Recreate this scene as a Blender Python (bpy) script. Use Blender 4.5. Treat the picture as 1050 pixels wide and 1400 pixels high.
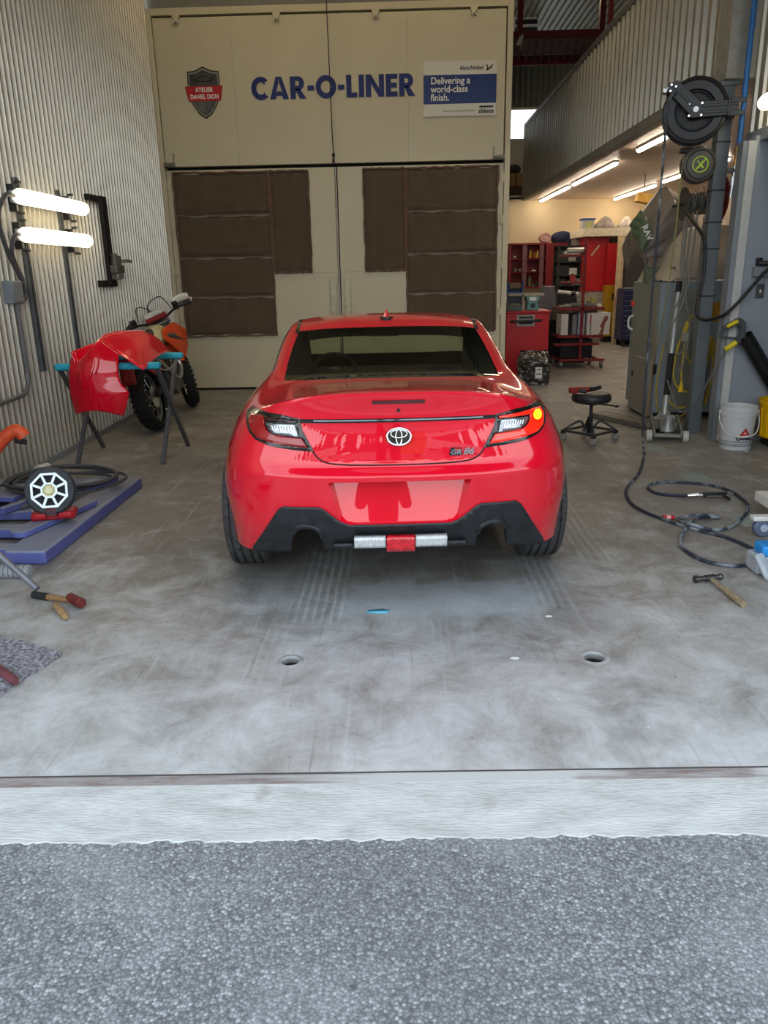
import bpy, bmesh, math, random
from math import sin, cos, pi, radians, sqrt, atan2, hypot
from mathutils import Vector, Matrix, Euler
from mathutils.bvhtree import BVHTree

for _o in list(bpy.data.objects):
    bpy.data.objects.remove(_o)
SC = bpy.context.scene
COL = SC.collection
random.seed(7)

# ------------------------------------------------------------------ camera
CAM_YAW, CAM_PITCH, CAM_ROLL, CAM_F, CAM_H = .0238, .3016, .0205, 1050.0, 1.5
_f = Vector((-sin(CAM_YAW)*cos(CAM_PITCH), cos(CAM_YAW)*cos(CAM_PITCH), -sin(CAM_PITCH)))
_r0 = Vector((cos(CAM_YAW), sin(CAM_YAW), 0)); _u0 = _r0.cross(_f)
_r = cos(CAM_ROLL)*_r0 - sin(CAM_ROLL)*_u0
_u = sin(CAM_ROLL)*_r0 + cos(CAM_ROLL)*_u0
_cd = bpy.data.cameras.new('camera')
_cd.sensor_fit = 'VERTICAL'; _cd.sensor_height = 36.0; _cd.lens = CAM_F/1400*36.0
_cd.clip_start = .05; _cd.clip_end = 400
cam = bpy.data.objects.new('camera', _cd); COL.objects.link(cam)
cam.matrix_world = Matrix(((_r.x, _u.x, -_f.x, 0), (_r.y, _u.y, -_f.y, 0), (_r.z, _u.z, -_f.z, CAM_H), (0, 0, 0, 1)))
SC.camera = cam

# ------------------------------------------------------------------ look, sky, big lights
SC.view_settings.view_transform = 'Standard'
SC.view_settings.look = 'None'
SC.view_settings.exposure = 0.0
SC.view_settings.gamma = 1.0
SC.view_settings.use_curve_mapping = False
SC.cycles.use_denoising = True
SC.cycles.max_bounces = 10
SC.cycles.diffuse_bounces = 5
SC.cycles.glossy_bounces = 5
SC.cycles.transmission_bounces = 8
SC.cycles.transparent_max_bounces = 16
SC.cycles.sample_clamp_indirect = 8.0
SC.cycles.caustics_reflective = False
SC.cycles.caustics_refractive = False

W = bpy.data.worlds.new('sky'); SC.world = W; W.use_nodes = True
_n = W.node_tree.nodes; _l = W.node_tree.links
for x in list(_n): _n.remove(x)
_out = _n.new('ShaderNodeOutputWorld'); _bg = _n.new('ShaderNodeBackground')
_tc = _n.new('ShaderNodeTexCoord'); _sx = _n.new('ShaderNodeSeparateXYZ')
_rp = _n.new('ShaderNodeValToRGB'); _nz = _n.new('ShaderNodeTexNoise'); _mx = _n.new('ShaderNodeMix'); _mx.data_type = 'RGBA'
_l.new(_tc.outputs['Generated'], _sx.inputs[0]); _l.new(_sx.outputs['Z'], _rp.inputs[0])
_rp.color_ramp.elements[0].position = 0.0; _rp.color_ramp.elements[0].color = (1.28, 1.38, 1.44, 1)
_e = _rp.color_ramp.elements.new(.32); _e.color = (1.0, 1.09, 1.15, 1)
_rp.color_ramp.elements[-1].position = .75; _rp.color_ramp.elements[-1].color = (.58, .74, .90, 1)
_nz.inputs['Scale'].default_value = 2.2; _nz.inputs['Detail'].default_value = 5
_l.new(_tc.outputs['Generated'], _nz.inputs['Vector'])
_cr = _n.new('ShaderNodeValToRGB'); _cr.color_ramp.elements[0].position = .45; _cr.color_ramp.elements[1].position = .65
_l.new(_nz.outputs['Fac'], _cr.inputs[0])
_cm = _n.new('ShaderNodeMath'); _cm.operation = 'MULTIPLY'; _cm.inputs[1].default_value = .5; _l.new(_cr.outputs[0], _cm.inputs[0]); _l.new(_cm.outputs[0], _mx.inputs[0]); _l.new(_rp.outputs[0], _mx.inputs[6]); _mx.inputs[7].default_value = (1.0, 1.0, 1.0, 1)
_l.new(_mx.outputs[2], _bg.inputs[0]); _bg.inputs[1].default_value = 2.5
_l.new(_bg.outputs[0], _out.inputs[0])

# ------------------------------------------------------------------ helpers
def lin(c):
    if isinstance(c, str):
        c = tuple(int(c[i:i+2], 16)/255 for i in (0, 2, 4))
    return tuple((x/12.92 if x <= .04045 else ((x+.055)/1.055)**2.4) for x in c[:3]) + (1,)

def mat(name, col, rough=.5, metal=0.0, var=.12, scale=14, bump=0.0, bscale=None, coat=0.0, coat_rough=.03, spec=.5, emit=None, estr=0, alpha=1.0, trans=0.0, ior=1.45, col2=None, stretch=None, detail=6, rvar=.0, sheen=0):
    m = bpy.data.materials.new(name); m.use_nodes = True
    nt = m.node_tree; N = nt.nodes; L = nt.links
    b = N['Principled BSDF']
    c = lin(col)
    b.inputs['Roughness'].default_value = rough; b.inputs['Metallic'].default_value = metal
    b.inputs['Coat Weight'].default_value = coat; b.inputs['Coat Roughness'].default_value = coat_rough
    b.inputs['Specular IOR Level'].default_value = spec; b.inputs['IOR'].default_value = ior
    b.inputs['Transmission Weight'].default_value = trans; b.inputs['Alpha'].default_value = alpha
    if sheen: b.inputs['Sheen Weight'].default_value = sheen
    tc = N.new('ShaderNodeTexCoord'); vec = tc.outputs['Object']
    if stretch:
        mp = N.new('ShaderNodeMapping'); mp.inputs['Scale'].default_value = stretch
        L.new(vec, mp.inputs[0]); vec = mp.outputs[0]
    nz = N.new('ShaderNodeTexNoise'); nz.inputs['Scale'].default_value = scale; nz.inputs['Detail'].default_value = detail
    L.new(vec, nz.inputs['Vector'])
    rp = N.new('ShaderNodeValToRGB')
    if col2: d = lin(col2)
    else: d = tuple(min(1, x*(1+var)+var*.01) for x in c[:3]) + (1,); c = tuple(x*(1-var) for x in c[:3]) + (1,)
    rp.color_ramp.elements[0].position = .35; rp.color_ramp.elements[1].position = .65
    rp.color_ramp.elements[0].color = c; rp.color_ramp.elements[1].color = d
    L.new(nz.outputs['Fac'], rp.inputs[0]); L.new(rp.outputs[0], b.inputs['Base Color'])
    if rvar:
        mr = N.new('ShaderNodeMapRange'); mr.inputs[3].default_value = max(0, rough-rvar); mr.inputs[4].default_value = min(1, rough+rvar)
        L.new(nz.outputs['Fac'], mr.inputs[0]); L.new(mr.outputs[0], b.inputs['Roughness'])
    if bump:
        n2 = N.new('ShaderNodeTexNoise'); n2.inputs['Scale'].default_value = bscale or scale*4; n2.inputs['Detail'].default_value = 4
        L.new(vec, n2.inputs['Vector'])
        bp = N.new('ShaderNodeBump'); bp.inputs['Strength'].default_value = bump; bp.inputs['Distance'].default_value = .02
        L.new(n2.outputs['Fac'], bp.inputs['Height']); L.new(bp.outputs[0], b.inputs['Normal'])
    if emit:
        b.inputs['Emission Color'].default_value = lin(emit); b.inputs['Emission Strength'].default_value = estr
    return m

class MB:
    def __init__(s): s.v = []; s.f = []; s.m = []; s.mi = 0
    def add(s, vs, fs):
        o = len(s.v); s.v += [tuple(x) for x in vs]
        for f in fs: s.f.append(tuple(i+o for i in f)); s.m.append(s.mi)
        return s
    def box(s, a, b, M=None):
        x0, y0, z0 = a; x1, y1, z1 = b
        vs = [(x0,y0,z0),(x1,y0,z0),(x1,y1,z0),(x0,y1,z0),(x0,y0,z1),(x1,y0,z1),(x1,y1,z1),(x0,y1,z1)]
        if M: vs = [M @ Vector(v) for v in vs]
        return s.add(vs, [(0,3,2,1),(4,5,6,7),(0,1,5,4),(1,2,6,5),(2,3,7,6),(3,0,4,7)])
    def beam(s, p0, p1, w, h=None, up=(0,0,1)):
        h = h or w; p0 = Vector(p0); p1 = Vector(p1); d = (p1-p0).normalized(); u = Vector(up)
        if abs(d.dot(u)) > .98: u = Vector((0,1,0))
        r = d.cross(u).normalized(); u = r.cross(d)
        vs = [p + r*(a*w/2) + u*(b*h/2) for p in (p0, p1) for a, b in ((-1,-1),(1,-1),(1,1),(-1,1))]
        return s.add(vs, [(0,3,2,1),(4,5,6,7),(0,1,5,4),(1,2,6,5),(2,3,7,6),(3,0,4,7)])
    def cyl(s, p0, p1, r0, r1=None, n=16, cap=True):
        r1 = r0 if r1 is None else r1
        p0 = Vector(p0); p1 = Vector(p1); d = (p1-p0).normalized()
        a = d.orthogonal().normalized(); b = d.cross(a)
        vs = []
        for p, r in ((p0, r0), (p1, r1)):
            for i in range(n):
                t = 2*pi*i/n; vs.append(p + a*(r*cos(t)) + b*(r*sin(t)))
        fs = [(i, (i+1) % n, n+(i+1) % n, n+i) for i in range(n)]
        if cap: fs += [tuple(range(n-1, -1, -1)), tuple(range(n, 2*n))]
        return s.add(vs, fs)
    def tube(s, pts, r, n=8, closed=False, cap=True):
        pts = [Vector(p) for p in pts]; k = len(pts); vs = []; rr = r if hasattr(r, '__len__') else [r]*k
        prev = None
        for i, p in enumerate(pts):
            if closed: d = pts[(i+1) % k]-pts[i-1]
            else: d = pts[min(i+1, k-1)]-pts[max(i-1, 0)]
            d = d.normalized() if d.length > 1e-9 else Vector((0,0,1))
            if prev is None: a = d.orthogonal().normalized()
            else:
                a = prev - d*prev.dot(d); a = a.normalized() if a.length > 1e-6 else d.orthogonal().normalized()
            prev = a; b = d.cross(a)
            for j in range(n):
                t = 2*pi*j/n; vs.append(p + (a*cos(t)+b*sin(t))*rr[i])
        fs = []
        for i in range(k if closed else k-1):
            i2 = (i+1) % k
            for j in range(n): fs.append((i*n+j, i*n+(j+1) % n, i2*n+(j+1) % n, i2*n+j))
        if cap and not closed: fs += [tuple(range(n-1, -1, -1)), tuple((k-1)*n+j for j in range(n))]
        return s.add(vs, fs)
    def lathe(s, prof, M=None, n=24, a0=0, a1=2*pi, close=True):
        # prof: (r, z) pairs round the local z axis
        full = abs(a1-a0-2*pi) < 1e-6; vs = []; k = len(prof); nn = n if full else n+1
        for i in range(nn):
            t = a0+(a1-a0)*i/n
            for r, z in prof: vs.append(Vector((r*cos(t), r*sin(t), z)))
        if M: vs = [M @ v for v in vs]
        fs = []
        for i in range(n):
            i2 = (i+1) % nn
            for j in range(k-1): fs.append((i*k+j, i2*k+j, i2*k+j+1, i*k+j+1))
        return s.add(vs, fs)
    def prism(s, poly, d0, d1, M=None, hole=None):
        # poly in (x, z); thickness along y from d0 to d1
        k = len(poly)
        if hole is None:
            vs = [Vector((x, d0, z)) for x, z in poly] + [Vector((x, d1, z)) for x, z in poly]
            if M: vs = [M @ v for v in vs]
            return s.add(vs, [tuple(range(k)), tuple(range(2*k-1, k-1, -1))] + [((i+1) % k, i, k+i, k+(i+1) % k) for i in range(k)])
        vs = [Vector((x, d, z)) for d in (d0, d1) for pl in (poly, hole) for x, z in pl]
        if M: vs = [M @ v for v in vs]
        fs = []
        for i in range(k):
            j = (i+1) % k
            fs += [(i, j, k+j, k+i), (2*k+j, 2*k+i, 3*k+i, 3*k+j), (j, i, 2*k+i, 2*k+j), (k+i, k+j, 3*k+j, 3*k+i)]
        return s.add(vs, fs)
    def sphere(s, c, r, n=12, m=8, sc=(1,1,1)):
        c = Vector(c); vs = []; fs = []
        for i in range(m+1):
            t = pi*i/m
            for j in range(n):
                p = 2*pi*j/n; vs.append(c + Vector((r*sc[0]*sin(t)*cos(p), r*sc[1]*sin(t)*sin(p), r*sc[2]*cos(t))))
        for i in range(m):
            for j in range(n): fs.append((i*n+j, (i+1)*n+j, (i+1)*n+(j+1) % n, i*n+(j+1) % n))
        return s.add(vs, fs)
    def grid(s, fn, nu, nv):
        vs = [fn(i/nu, j/nv) for i in range(nu+1) for j in range(nv+1)]
        fs = [(i*(nv+1)+j, (i+1)*(nv+1)+j, (i+1)*(nv+1)+j+1, i*(nv+1)+j+1) for i in range(nu) for j in range(nv)]
        return s.add(vs, fs)
    def build(s, name, m, parent=None, loc=(0,0,0), rot=(0,0,0), bevel=0, segs=2, angle=35, smooth=True, solid=0, sub=0, merge=True):
        me = bpy.data.meshes.new(name); me.from_pydata(s.v, [], s.f)
        for x in (m if isinstance(m, (list, tuple)) else [m]): me.materials.append(x)
        for p, k in zip(me.polygons, s.m): p.material_index = k
        bm = bmesh.new(); bm.from_mesh(me)
        if merge: bmesh.ops.remove_doubles(bm, verts=bm.verts, dist=1e-6)
        bmesh.ops.recalc_face_normals(bm, faces=bm.faces); bm.to_mesh(me); bm.free()
        if smooth:
            me.shade_smooth(); me.set_sharp_from_angle(angle=radians(angle))
        o = bpy.data.objects.new(name, me); COL.objects.link(o)
        o.location = loc; o.rotation_euler = rot
        if parent: o.parent = parent
        if solid:
            q = o.modifiers.new('solid', 'SOLIDIFY'); q.thickness = solid; q.offset = -1
        if sub:
            q = o.modifiers.new('sub', 'SUBSURF'); q.levels = sub; q.render_levels = sub
        if bevel:
            q = o.modifiers.new('bevel', 'BEVEL'); q.width = bevel; q.segments = segs; q.limit_method = 'ANGLE'; q.angle_limit = radians(40)
            q.harden_normals = False
        return o

def tag(o, label, cat, group=None, kind=None):
    o['label'] = label; o['category'] = cat
    if group: o['group'] = group
    if kind: o['kind'] = kind
    return o
def thing(name, label, cat, loc=(0,0,0), rz=0, group=None, rot=None):
    o = bpy.data.objects.new(name, None); o.empty_display_size = .1; COL.objects.link(o)
    o.location = loc; o.rotation_euler = rot or (0, 0, rz)
    return tag(o, label, cat, group)
def struct(o, label=None):
    o['kind'] = 'structure'
    if label: o['label'] = label
    return o
def sstruct(name, loc=(0,0,0)):
    o = bpy.data.objects.new(name, None); COL.objects.link(o); o.location = loc; o['kind'] = 'structure'; return o
def dup(root, loc, rot=None, label=None):
    r = root.copy(); COL.objects.link(r); r.location = loc
    if rot is not None: r.rotation_euler = rot
    if label: r['label'] = label
    for ch in list(root.children):
        c = ch.copy(); COL.objects.link(c); c.parent = r
        for g in list(ch.children):
            d = g.copy(); COL.objects.link(d); d.parent = c
    return r
def spline(pts, n=8, closed=False):
    P = [Vector(p) for p in pts]; k = len(P); out = []
    for i in range(k if closed else k-1):
        if closed: a, b, c, d = P[i-1], P[i], P[(i+1) % k], P[(i+2) % k]
        else: a, b, c, d = P[max(i-1, 0)], P[i], P[i+1], P[min(i+2, k-1)]
        for j in range(n):
            t = j/n; t2 = t*t; t3 = t2*t
            out.append(.5*((2*b) + (c-a)*t + (2*a-5*b+4*c-d)*t2 + (3*b-a-3*c+d)*t3))
    if not closed: out.append(P[-1])
    return out
def text_mesh(name, body, size, m, parent, loc, rot=(pi/2,0,0), align='CENTER', bold=0.0, extrude=.001, sx=1.0, shear=0, spacing=1.0):
    cu = bpy.data.curves.new(name, 'FONT'); cu.body = body; cu.size = size; cu.align_x = align; cu.align_y = 'CENTER'
    cu.offset = bold; cu.extrude = extrude; cu.shear = shear; cu.space_character = spacing; cu.resolution_u = 4
    t = bpy.data.objects.new('tmp_text', cu); COL.objects.link(t)
    dg = bpy.context.evaluated_depsgraph_get(); dg.update()
    me = bpy.data.meshes.new_from_object(t.evaluated_get(dg)); bpy.data.objects.remove(t); bpy.data.curves.remove(cu)
    me.materials.clear(); me.materials.append(m); me.name = name
    o = bpy.data.objects.new(name, me); COL.objects.link(o); o.parent = parent; o.location = loc; o.rotation_euler = rot; o.scale = (sx, 1, 1)
    return o

# ------------------------------------------------------------------ shared materials
MT = {}
MT['black_plastic'] = mat('black_plastic', '17181a', .45, var=.2)
MT['black_rubber'] = mat('black_rubber', '1c1c1d', .8, var=.2)
MT['dark_steel'] = mat('dark_steel', '35373a', .45, .6, var=.2)
MT['steel'] = mat('steel', 'a8aaac', .35, .9, var=.15)
MT['chrome'] = mat('chrome', 'e0e2e4', .08, 1.0, var=.02)
MT['brass'] = mat('brass', 'b08a48', .35, .9, var=.1)
MT['white'] = mat('white_paint', 'd8d8d4', .5, var=.05)
MT['grey_paint'] = mat('grey_paint', '7d848a', .5, var=.06)
MT['lightgrey'] = mat('light_grey_paint', 'aeb0ae', .5, var=.06)
MT['red_paint'] = mat('red_enamel', 'a80f14', .35, var=.08, coat=.3)
MT['dark_red'] = mat('dark_red_paint', '6d1016', .5, var=.12)
MT['blue_enamel'] = mat('blue_enamel', '1630a0', .4, var=.1)
MT['yellow'] = mat('yellow_plastic', 'e0b010', .4, var=.06)
MT['wood'] = mat('wood_handle', '8a6a45', .6, var=.25, scale=30, stretch=(1,1,6))
# ------------------------------------------------------------------ the setting
def node_mat(name, rough=.6):
    m = bpy.data.materials.new(name); m.use_nodes = True
    nt = m.node_tree; b = nt.nodes['Principled BSDF']; b.inputs['Roughness'].default_value = rough
    return m, nt.nodes, nt.links, b
def N_noise(N, L, vec, scale, detail=6, stretch=None, rot=0, dist=0, rgh=.5):
    if stretch or rot:
        mp = N.new('ShaderNodeMapping'); mp.inputs['Scale'].default_value = stretch or (1,1,1); mp.inputs['Rotation'].default_value = (0,0,rot)
        L.new(vec, mp.inputs[0]); vec = mp.outputs[0]
    n = N.new('ShaderNodeTexNoise'); n.inputs['Scale'].default_value = scale; n.inputs['Detail'].default_value = detail
    n.inputs['Distortion'].default_value = dist; n.inputs['Roughness'].default_value = rgh
    L.new(vec, n.inputs['Vector']); return n.outputs['Fac']
def N_ramp(N, L, fac, stops):
    r = N.new('ShaderNodeValToRGB'); e = r.color_ramp.elements
    while len(e) < len(stops): e.new(.5)
    for x, (p, c) in zip(e, stops):
        x.position = p; x.color = c if len(c) == 4 else tuple(c)+(1,)
    L.new(fac, r.inputs[0]); return r.outputs[0]
def N_mix(N, L, fac, a, b, mode='MIX'):
    m = N.new('ShaderNodeMix'); m.data_type = 'RGBA'; m.blend_type = mode
    for s, v in ((m.inputs[0], fac), (m.inputs[6], a), (m.inputs[7], b)):
        if hasattr(v, 'links'): L.new(v, s)
        else: s.default_value = v
    return m.outputs[2]
def N_math(N, L, op, a, b=None, clamp=False):
    m = N.new('ShaderNodeMath'); m.operation = op; m.use_clamp = clamp
    for s, v in zip(m.inputs, (a, b)):
        if v is None: continue
        if hasattr(v, 'links'): L.new(v, s)
        else: s.default_value = v
    return m.outputs[0]
BW = ((0,0,0), (1,1,1))

def N_box(N, L, vec, x0, x1, y0, y1, soft, wob=0.0, ws=6):
    """soft-edged rectangle mask on the floor plan"""
    sp = N.new('ShaderNodeSeparateXYZ'); L.new(vec, sp.inputs[0]); out = None
    n = N_math(N, L, 'MULTIPLY', N_math(N, L, 'SUBTRACT', N_noise(N, L, vec, ws, 6), .5), wob) if wob else None
    for ax, a, s_ in (('X', x0, 1), ('X', x1, -1), ('Y', y0, 1), ('Y', y1, -1)):
        v = sp.outputs[ax]
        if n is not None: v = N_math(N, L, 'ADD', v, n)
        q = N_math(N, L, 'MULTIPLY', N_math(N, L, 'SUBTRACT', v, a), s_/soft)
        q = N_math(N, L, 'ADD', q, .5, True); out = q if out is None else N_math(N, L, 'MULTIPLY', out, q)
    return out
def concrete_floor():
    m, N, L, b = node_mat('worn_concrete', .55)
    vec = N.new('ShaderNodeTexCoord').outputs['Object']
    sep = N.new('ShaderNodeSeparateXYZ'); L.new(vec, sep.inputs[0])
    big = N_noise(N, L, vec, 1.15, 12, dist=.25, rgh=.68)
    base = N_ramp(N, L, big, [(.30, lin('8d867d')), (.5, lin('a8a39c')), (.70, lin('bdbab5'))])
    mid = N_noise(N, L, vec, 6.5, 12, dist=.5, rgh=.72)
    base = N_mix(N, L, .55, base, N_ramp(N, L, mid, [(.30, lin('514f4c')), (.70, lin('adadac'))]), 'OVERLAY')
    grain = N_noise(N, L, vec, 60, 8, rgh=.7)
    base = N_mix(N, L, .5, base, N_ramp(N, L, grain, [(.3, lin('4e4c49')), (.7, lin('aeaead'))]), 'OVERLAY')
    # ground-in pale dust; the lightening toward the bay door is painted daylight
    doorway_light = N_math(N, L, 'MULTIPLY', N_math(N, L, 'SUBTRACT', 4.4, sep.outputs['Y']), .40, True)
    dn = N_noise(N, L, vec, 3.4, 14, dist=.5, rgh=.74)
    dm = N_math(N, L, 'ADD', N_math(N, L, 'MULTIPLY', dn, .9), N_math(N, L, 'MULTIPLY', doorway_light, .30))
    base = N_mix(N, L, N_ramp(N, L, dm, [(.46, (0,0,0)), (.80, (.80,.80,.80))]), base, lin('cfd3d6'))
    # brown wear
    w = N_noise(N, L, vec, 1.9, 12, dist=.6, rgh=.70)
    base = N_mix(N, L, N_ramp(N, L, w, [(.52, (0,0,0)), (.70, (.45,.45,.45))]), base, lin('756c62'))
    # trowel and tyre scuffs: broken thin pale lines in several directions
    for rot, st, lo, col, amt in ((.22, (34, 1.1, 1), .60, 'c4c8ca', .42), (1.25, (40, 1.0, 1), .61, 'c4c8ca', .38), (2.1, (30, 1.4, 1), .61, 'bfc3c6', .35), (2.75, (44, 1.2, 1), .62, '56514b', .40), (.75, (50, 1.6, 1), .62, '5c5750', .35)):
        a = N_noise(N, L, vec, 1.0, 8, stretch=st, rot=rot, dist=.15)
        g = N_noise(N, L, vec, 1.6, 5, rot=rot+1)
        am = N_ramp(N, L, a, [(lo, (0,0,0)), (lo+.10, (amt,)*3)]); gm = N_ramp(N, L, g, [(.47, (0,0,0)), (.62, (1,1,1))])
        base = N_mix(N, L, N_mix(N, L, 1.0, am, gm, 'MULTIPLY'), base, lin(col))
    # scrubbed area behind the car: dark wash, pale patch, squeegee lines, tyre tracks
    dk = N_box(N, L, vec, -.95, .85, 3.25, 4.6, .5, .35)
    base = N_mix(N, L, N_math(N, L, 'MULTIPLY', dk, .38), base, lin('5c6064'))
    pale = N_box(N, L, vec, -.28, .62, 3.22, 3.62, .10, .22, 9)
    base = N_mix(N, L, N_math(N, L, 'MULTIPLY', pale, .48), base, lin('b4bac0'))
    for x0, x1, y0, y1, px, amt in ((-.52, -.27, 3.15, 4.2, 155, .55), (.62, .80, 3.3, 4.2, 150, .4), (.10, .22, 2.75, 3.2, 190, .25), (-.62, -.50, 2.5, 3.1, 170, .22), (.95, 1.15, 3.6, 5.0, 140, .25)):
        st = N_math(N, L, 'SINE', N_math(N, L, 'ADD', N_math(N, L, 'MULTIPLY', sep.outputs['X'], px), N_math(N, L, 'MULTIPLY', N_noise(N, L, vec, 3, 3), 4)))
        mk = N_math(N, L, 'MULTIPLY', N_box(N, L, vec, x0, x1, y0, y1, .06, .12, 12), N_math(N, L, 'MULTIPLY', N_math(N, L, 'MULTIPLY', N_math(N, L, 'ADD', st, .1, True), N_ramp(N, L, mid, [(.38, (.15,)*3), (.6, (1,)*3)])), amt))
        base = N_mix(N, L, mk, base, lin('bfc5c9'))
    for x0, x1 in ((-.93, -.72), (.70, .92)):
        tr = N_math(N, L, 'MULTIPLY', N_box(N, L, vec, x0, x1, 2.2, 4.0, .08, .10, 8), N_ramp(N, L, mid, [(.40, (0,0,0)), (.65, (.40,.40,.40))]))
        base = N_mix(N, L, tr, base, lin('4f4c49'))
    spk = N_noise(N, L, vec, 38, 3); base = N_mix(N, L, N_ramp(N, L, spk, [(.73, (0,0,0)), (.76, (.7,.7,.7))]), base, lin('4e4a46'))
    sp2 = N_noise(N, L, vec, 30, 3, rot=1); base = N_mix(N, L, N_ramp(N, L, sp2, [(.745, (0,0,0)), (.77, (.8,.8,.8))]), base, lin('d4d8da'))
    L.new(base, b.inputs['Base Color'])
    mr = N.new('ShaderNodeMapRange'); mr.inputs[3].default_value = .36; mr.inputs[4].default_value = .72
    L.new(mid, mr.inputs[0]); L.new(mr.outputs[0], b.inputs['Roughness'])
    bp = N.new('ShaderNodeBump'); bp.inputs['Strength'].default_value = .10; bp.inputs['Distance'].default_value = .01
    L.new(grain, bp.inputs['Height']); L.new(bp.outputs[0], b.inputs['Normal'])
    return m
def sill_concrete():
    m, N, L, b = node_mat('pale_sill_concrete', .8)
    vec = N.new('ShaderNodeTexCoord').outputs['Object']
    a = N_noise(N, L, vec, 5, 9, stretch=(1, 3, 1), dist=.5)
    base = N_ramp(N, L, a, [(.3, lin('b3b4b3')), (.55, lin('c6c8c8')), (.75, lin('d3d5d5'))])
    f = N_noise(N, L, vec, 55, 6, stretch=(.5, 3, 1)); base = N_mix(N, L, .35, base, N_ramp(N, L, f, [(.3, lin('8f908e')), (.6, lin('d0d2d2'))]), 'OVERLAY')
    d = N_noise(N, L, vec, 3.0, 8, dist=1); base = N_mix(N, L, N_ramp(N, L, d, [(.62, (0,0,0)), (.72, (.5,.5,.5))]), base, lin('8c8a86'))
    L.new(base, b.inputs['Base Color'])
    bp = N.new('ShaderNodeBump'); bp.inputs['Strength'].default_value = .35; bp.inputs['Distance'].default_value = .01
    L.new(f, bp.inputs['Height']); L.new(bp.outputs[0], b.inputs['Normal'])
    return m
def asphalt():
    m, N, L, b = node_mat('grey_asphalt', .85)
    vec = N.new('ShaderNodeTexCoord').outputs['Object']
    v = N.new('ShaderNodeTexVoronoi'); v.inputs['Scale'].default_value = 125; L.new(vec, v.inputs['Vector'])
    sp = N.new('ShaderNodeSeparateColor'); L.new(v.outputs['Color'], sp.inputs[0])
    st = N_ramp(N, L, sp.outputs[0], [(.0, lin('77797c')), (.5, lin('8c8f92')), (.85, lin('9fa2a6')), (1, lin('bdc0c3'))])
    edge = N_ramp(N, L, v.outputs['Distance'], [(.30, (1,1,1)), (.68, (.55,.55,.56))])
    base = N_mix(N, L, 1.0, st, edge, 'MULTIPLY')
    big = N_noise(N, L, vec, 1.6, 8, dist=.5)
    base = N_mix(N, L, N_ramp(N, L, big, [(.52, (0,0,0)), (.74, (.5,.5,.5))]), base, lin('b3b7bb'))
    base = N_mix(N, L, N_ramp(N, L, N_noise(N, L, vec, 1.1, 6), [(.45, (0,0,0)), (.7, (.35,.35,.35))]), base, lin('5f6164'))
    # oil spot
    mp = N.new('ShaderNodeMapping'); mp.inputs['Location'].default_value = (.118*24, -1.31*24, 0); mp.inputs['Scale'].default_value = (24, 24, 24)
    L.new(vec, mp.inputs[0])
    ln = N.new('ShaderNodeVectorMath'); ln.operation = 'LENGTH'; L.new(mp.outputs[0], ln.inputs[0])
    wob = N_math(N, L, 'ADD', ln.outputs['Value'], N_math(N, L, 'MULTIPLY', N_noise(N, L, vec, 40, 4), 1.2))
    base = N_mix(N, L, N_ramp(N, L, wob, [(.0, (.85,.85,.85)), (.75, (.7,.7,.7)), (1.0, (0,0,0))]), base, lin('2c2a28'))
    L.new(base, b.inputs['Base Color'])
    h = N_math(N, L, 'SUBTRACT', 1.0, v.outputs['Distance'])
    h = N_math(N, L, 'ADD', h, N_math(N, L, 'MULTIPLY', sp.outputs[1], .9))
    bp = N.new('ShaderNodeBump'); bp.inputs['Strength'].default_value = .42; bp.inputs['Distance'].default_value = .005
    L.new(h, bp.inputs['Height']); L.new(bp.outputs[0], b.inputs['Normal'])
    return m
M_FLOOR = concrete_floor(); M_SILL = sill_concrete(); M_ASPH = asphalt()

# floor with two round drain holes
DRAINS = [(-.46, 2.795, .040), (.77, 2.803, .046)]
bm = bmesh.new()
fv = [bm.verts.new(p) for p in ((-3.6, 2.016, 0), (9, 2.1876, 0), (9, 18.8, 0), (-3.6, 18.8, 0))]
be = [bm.edges.new((fv[i], fv[(i+1) % 4])) for i in range(4)]
rims = []
for cx, cy, r in DRAINS:
    ring = [bm.verts.new((cx+r*cos(2*pi*i/24), cy+r*sin(2*pi*i/24), 0)) for i in range(24)]
    rims.append(ring)
    be += [bm.edges.new((ring[i], ring[(i+1) % 24])) for i in range(24)]
bmesh.ops.triangle_fill(bm, edges=be, use_beauty=True, use_dissolve=False)
for f in list(bm.faces):
    c = f.calc_center_median()
    if any(hypot(c.x-a, c.y-b_) < r*.98 for a, b_, r in DRAINS): bm.faces.remove(f)
bmesh.ops.recalc_face_normals(bm, faces=bm.faces)
if bm.faces[:][0].normal.z < 0: bmesh.ops.reverse_faces(bm, faces=bm.faces)
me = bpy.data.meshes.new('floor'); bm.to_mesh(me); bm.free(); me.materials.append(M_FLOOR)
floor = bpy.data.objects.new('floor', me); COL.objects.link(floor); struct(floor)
# sill and asphalt outside
rng = random.Random(3)
def edge_row(x0, x1, n, f): return [(x0+(x1-x0)*i/n, f(x0+(x1-x0)*i/n)) for i in range(n+1)]
ys = lambda x: 1.772+.0136*x + .003*sin(x*17)+.003*sin(x*73+1)+.003*sin(x*149)+.003*sin(x*411)
mb = MB(); top = edge_row(-3.6, 9, 700, lambda x: 2.065+.0136*x); bot = edge_row(-3.6, 9, 700, ys)
mb.add([(x, y, -.002) for x, y in bot]+[(x, y, -.002) for x, y in top]+[(x, y-.003, -.012) for x, y in bot], [(i, i+1, 702+i, 701+i) for i in range(700)]+[(i, 1402+i, 1403+i, i+1) for i in range(700)])
struct(mb.build('door_sill', M_SILL, smooth=False))
mb = MB(); mb.add([(-60, -70, -.006), (60, -70, -.006), (60, 1.98, -.006), (-60, 1.98, -.006)], [(0,1,2,3)])
struct(mb.build('ground_asphalt', M_ASPH, smooth=False))
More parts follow.
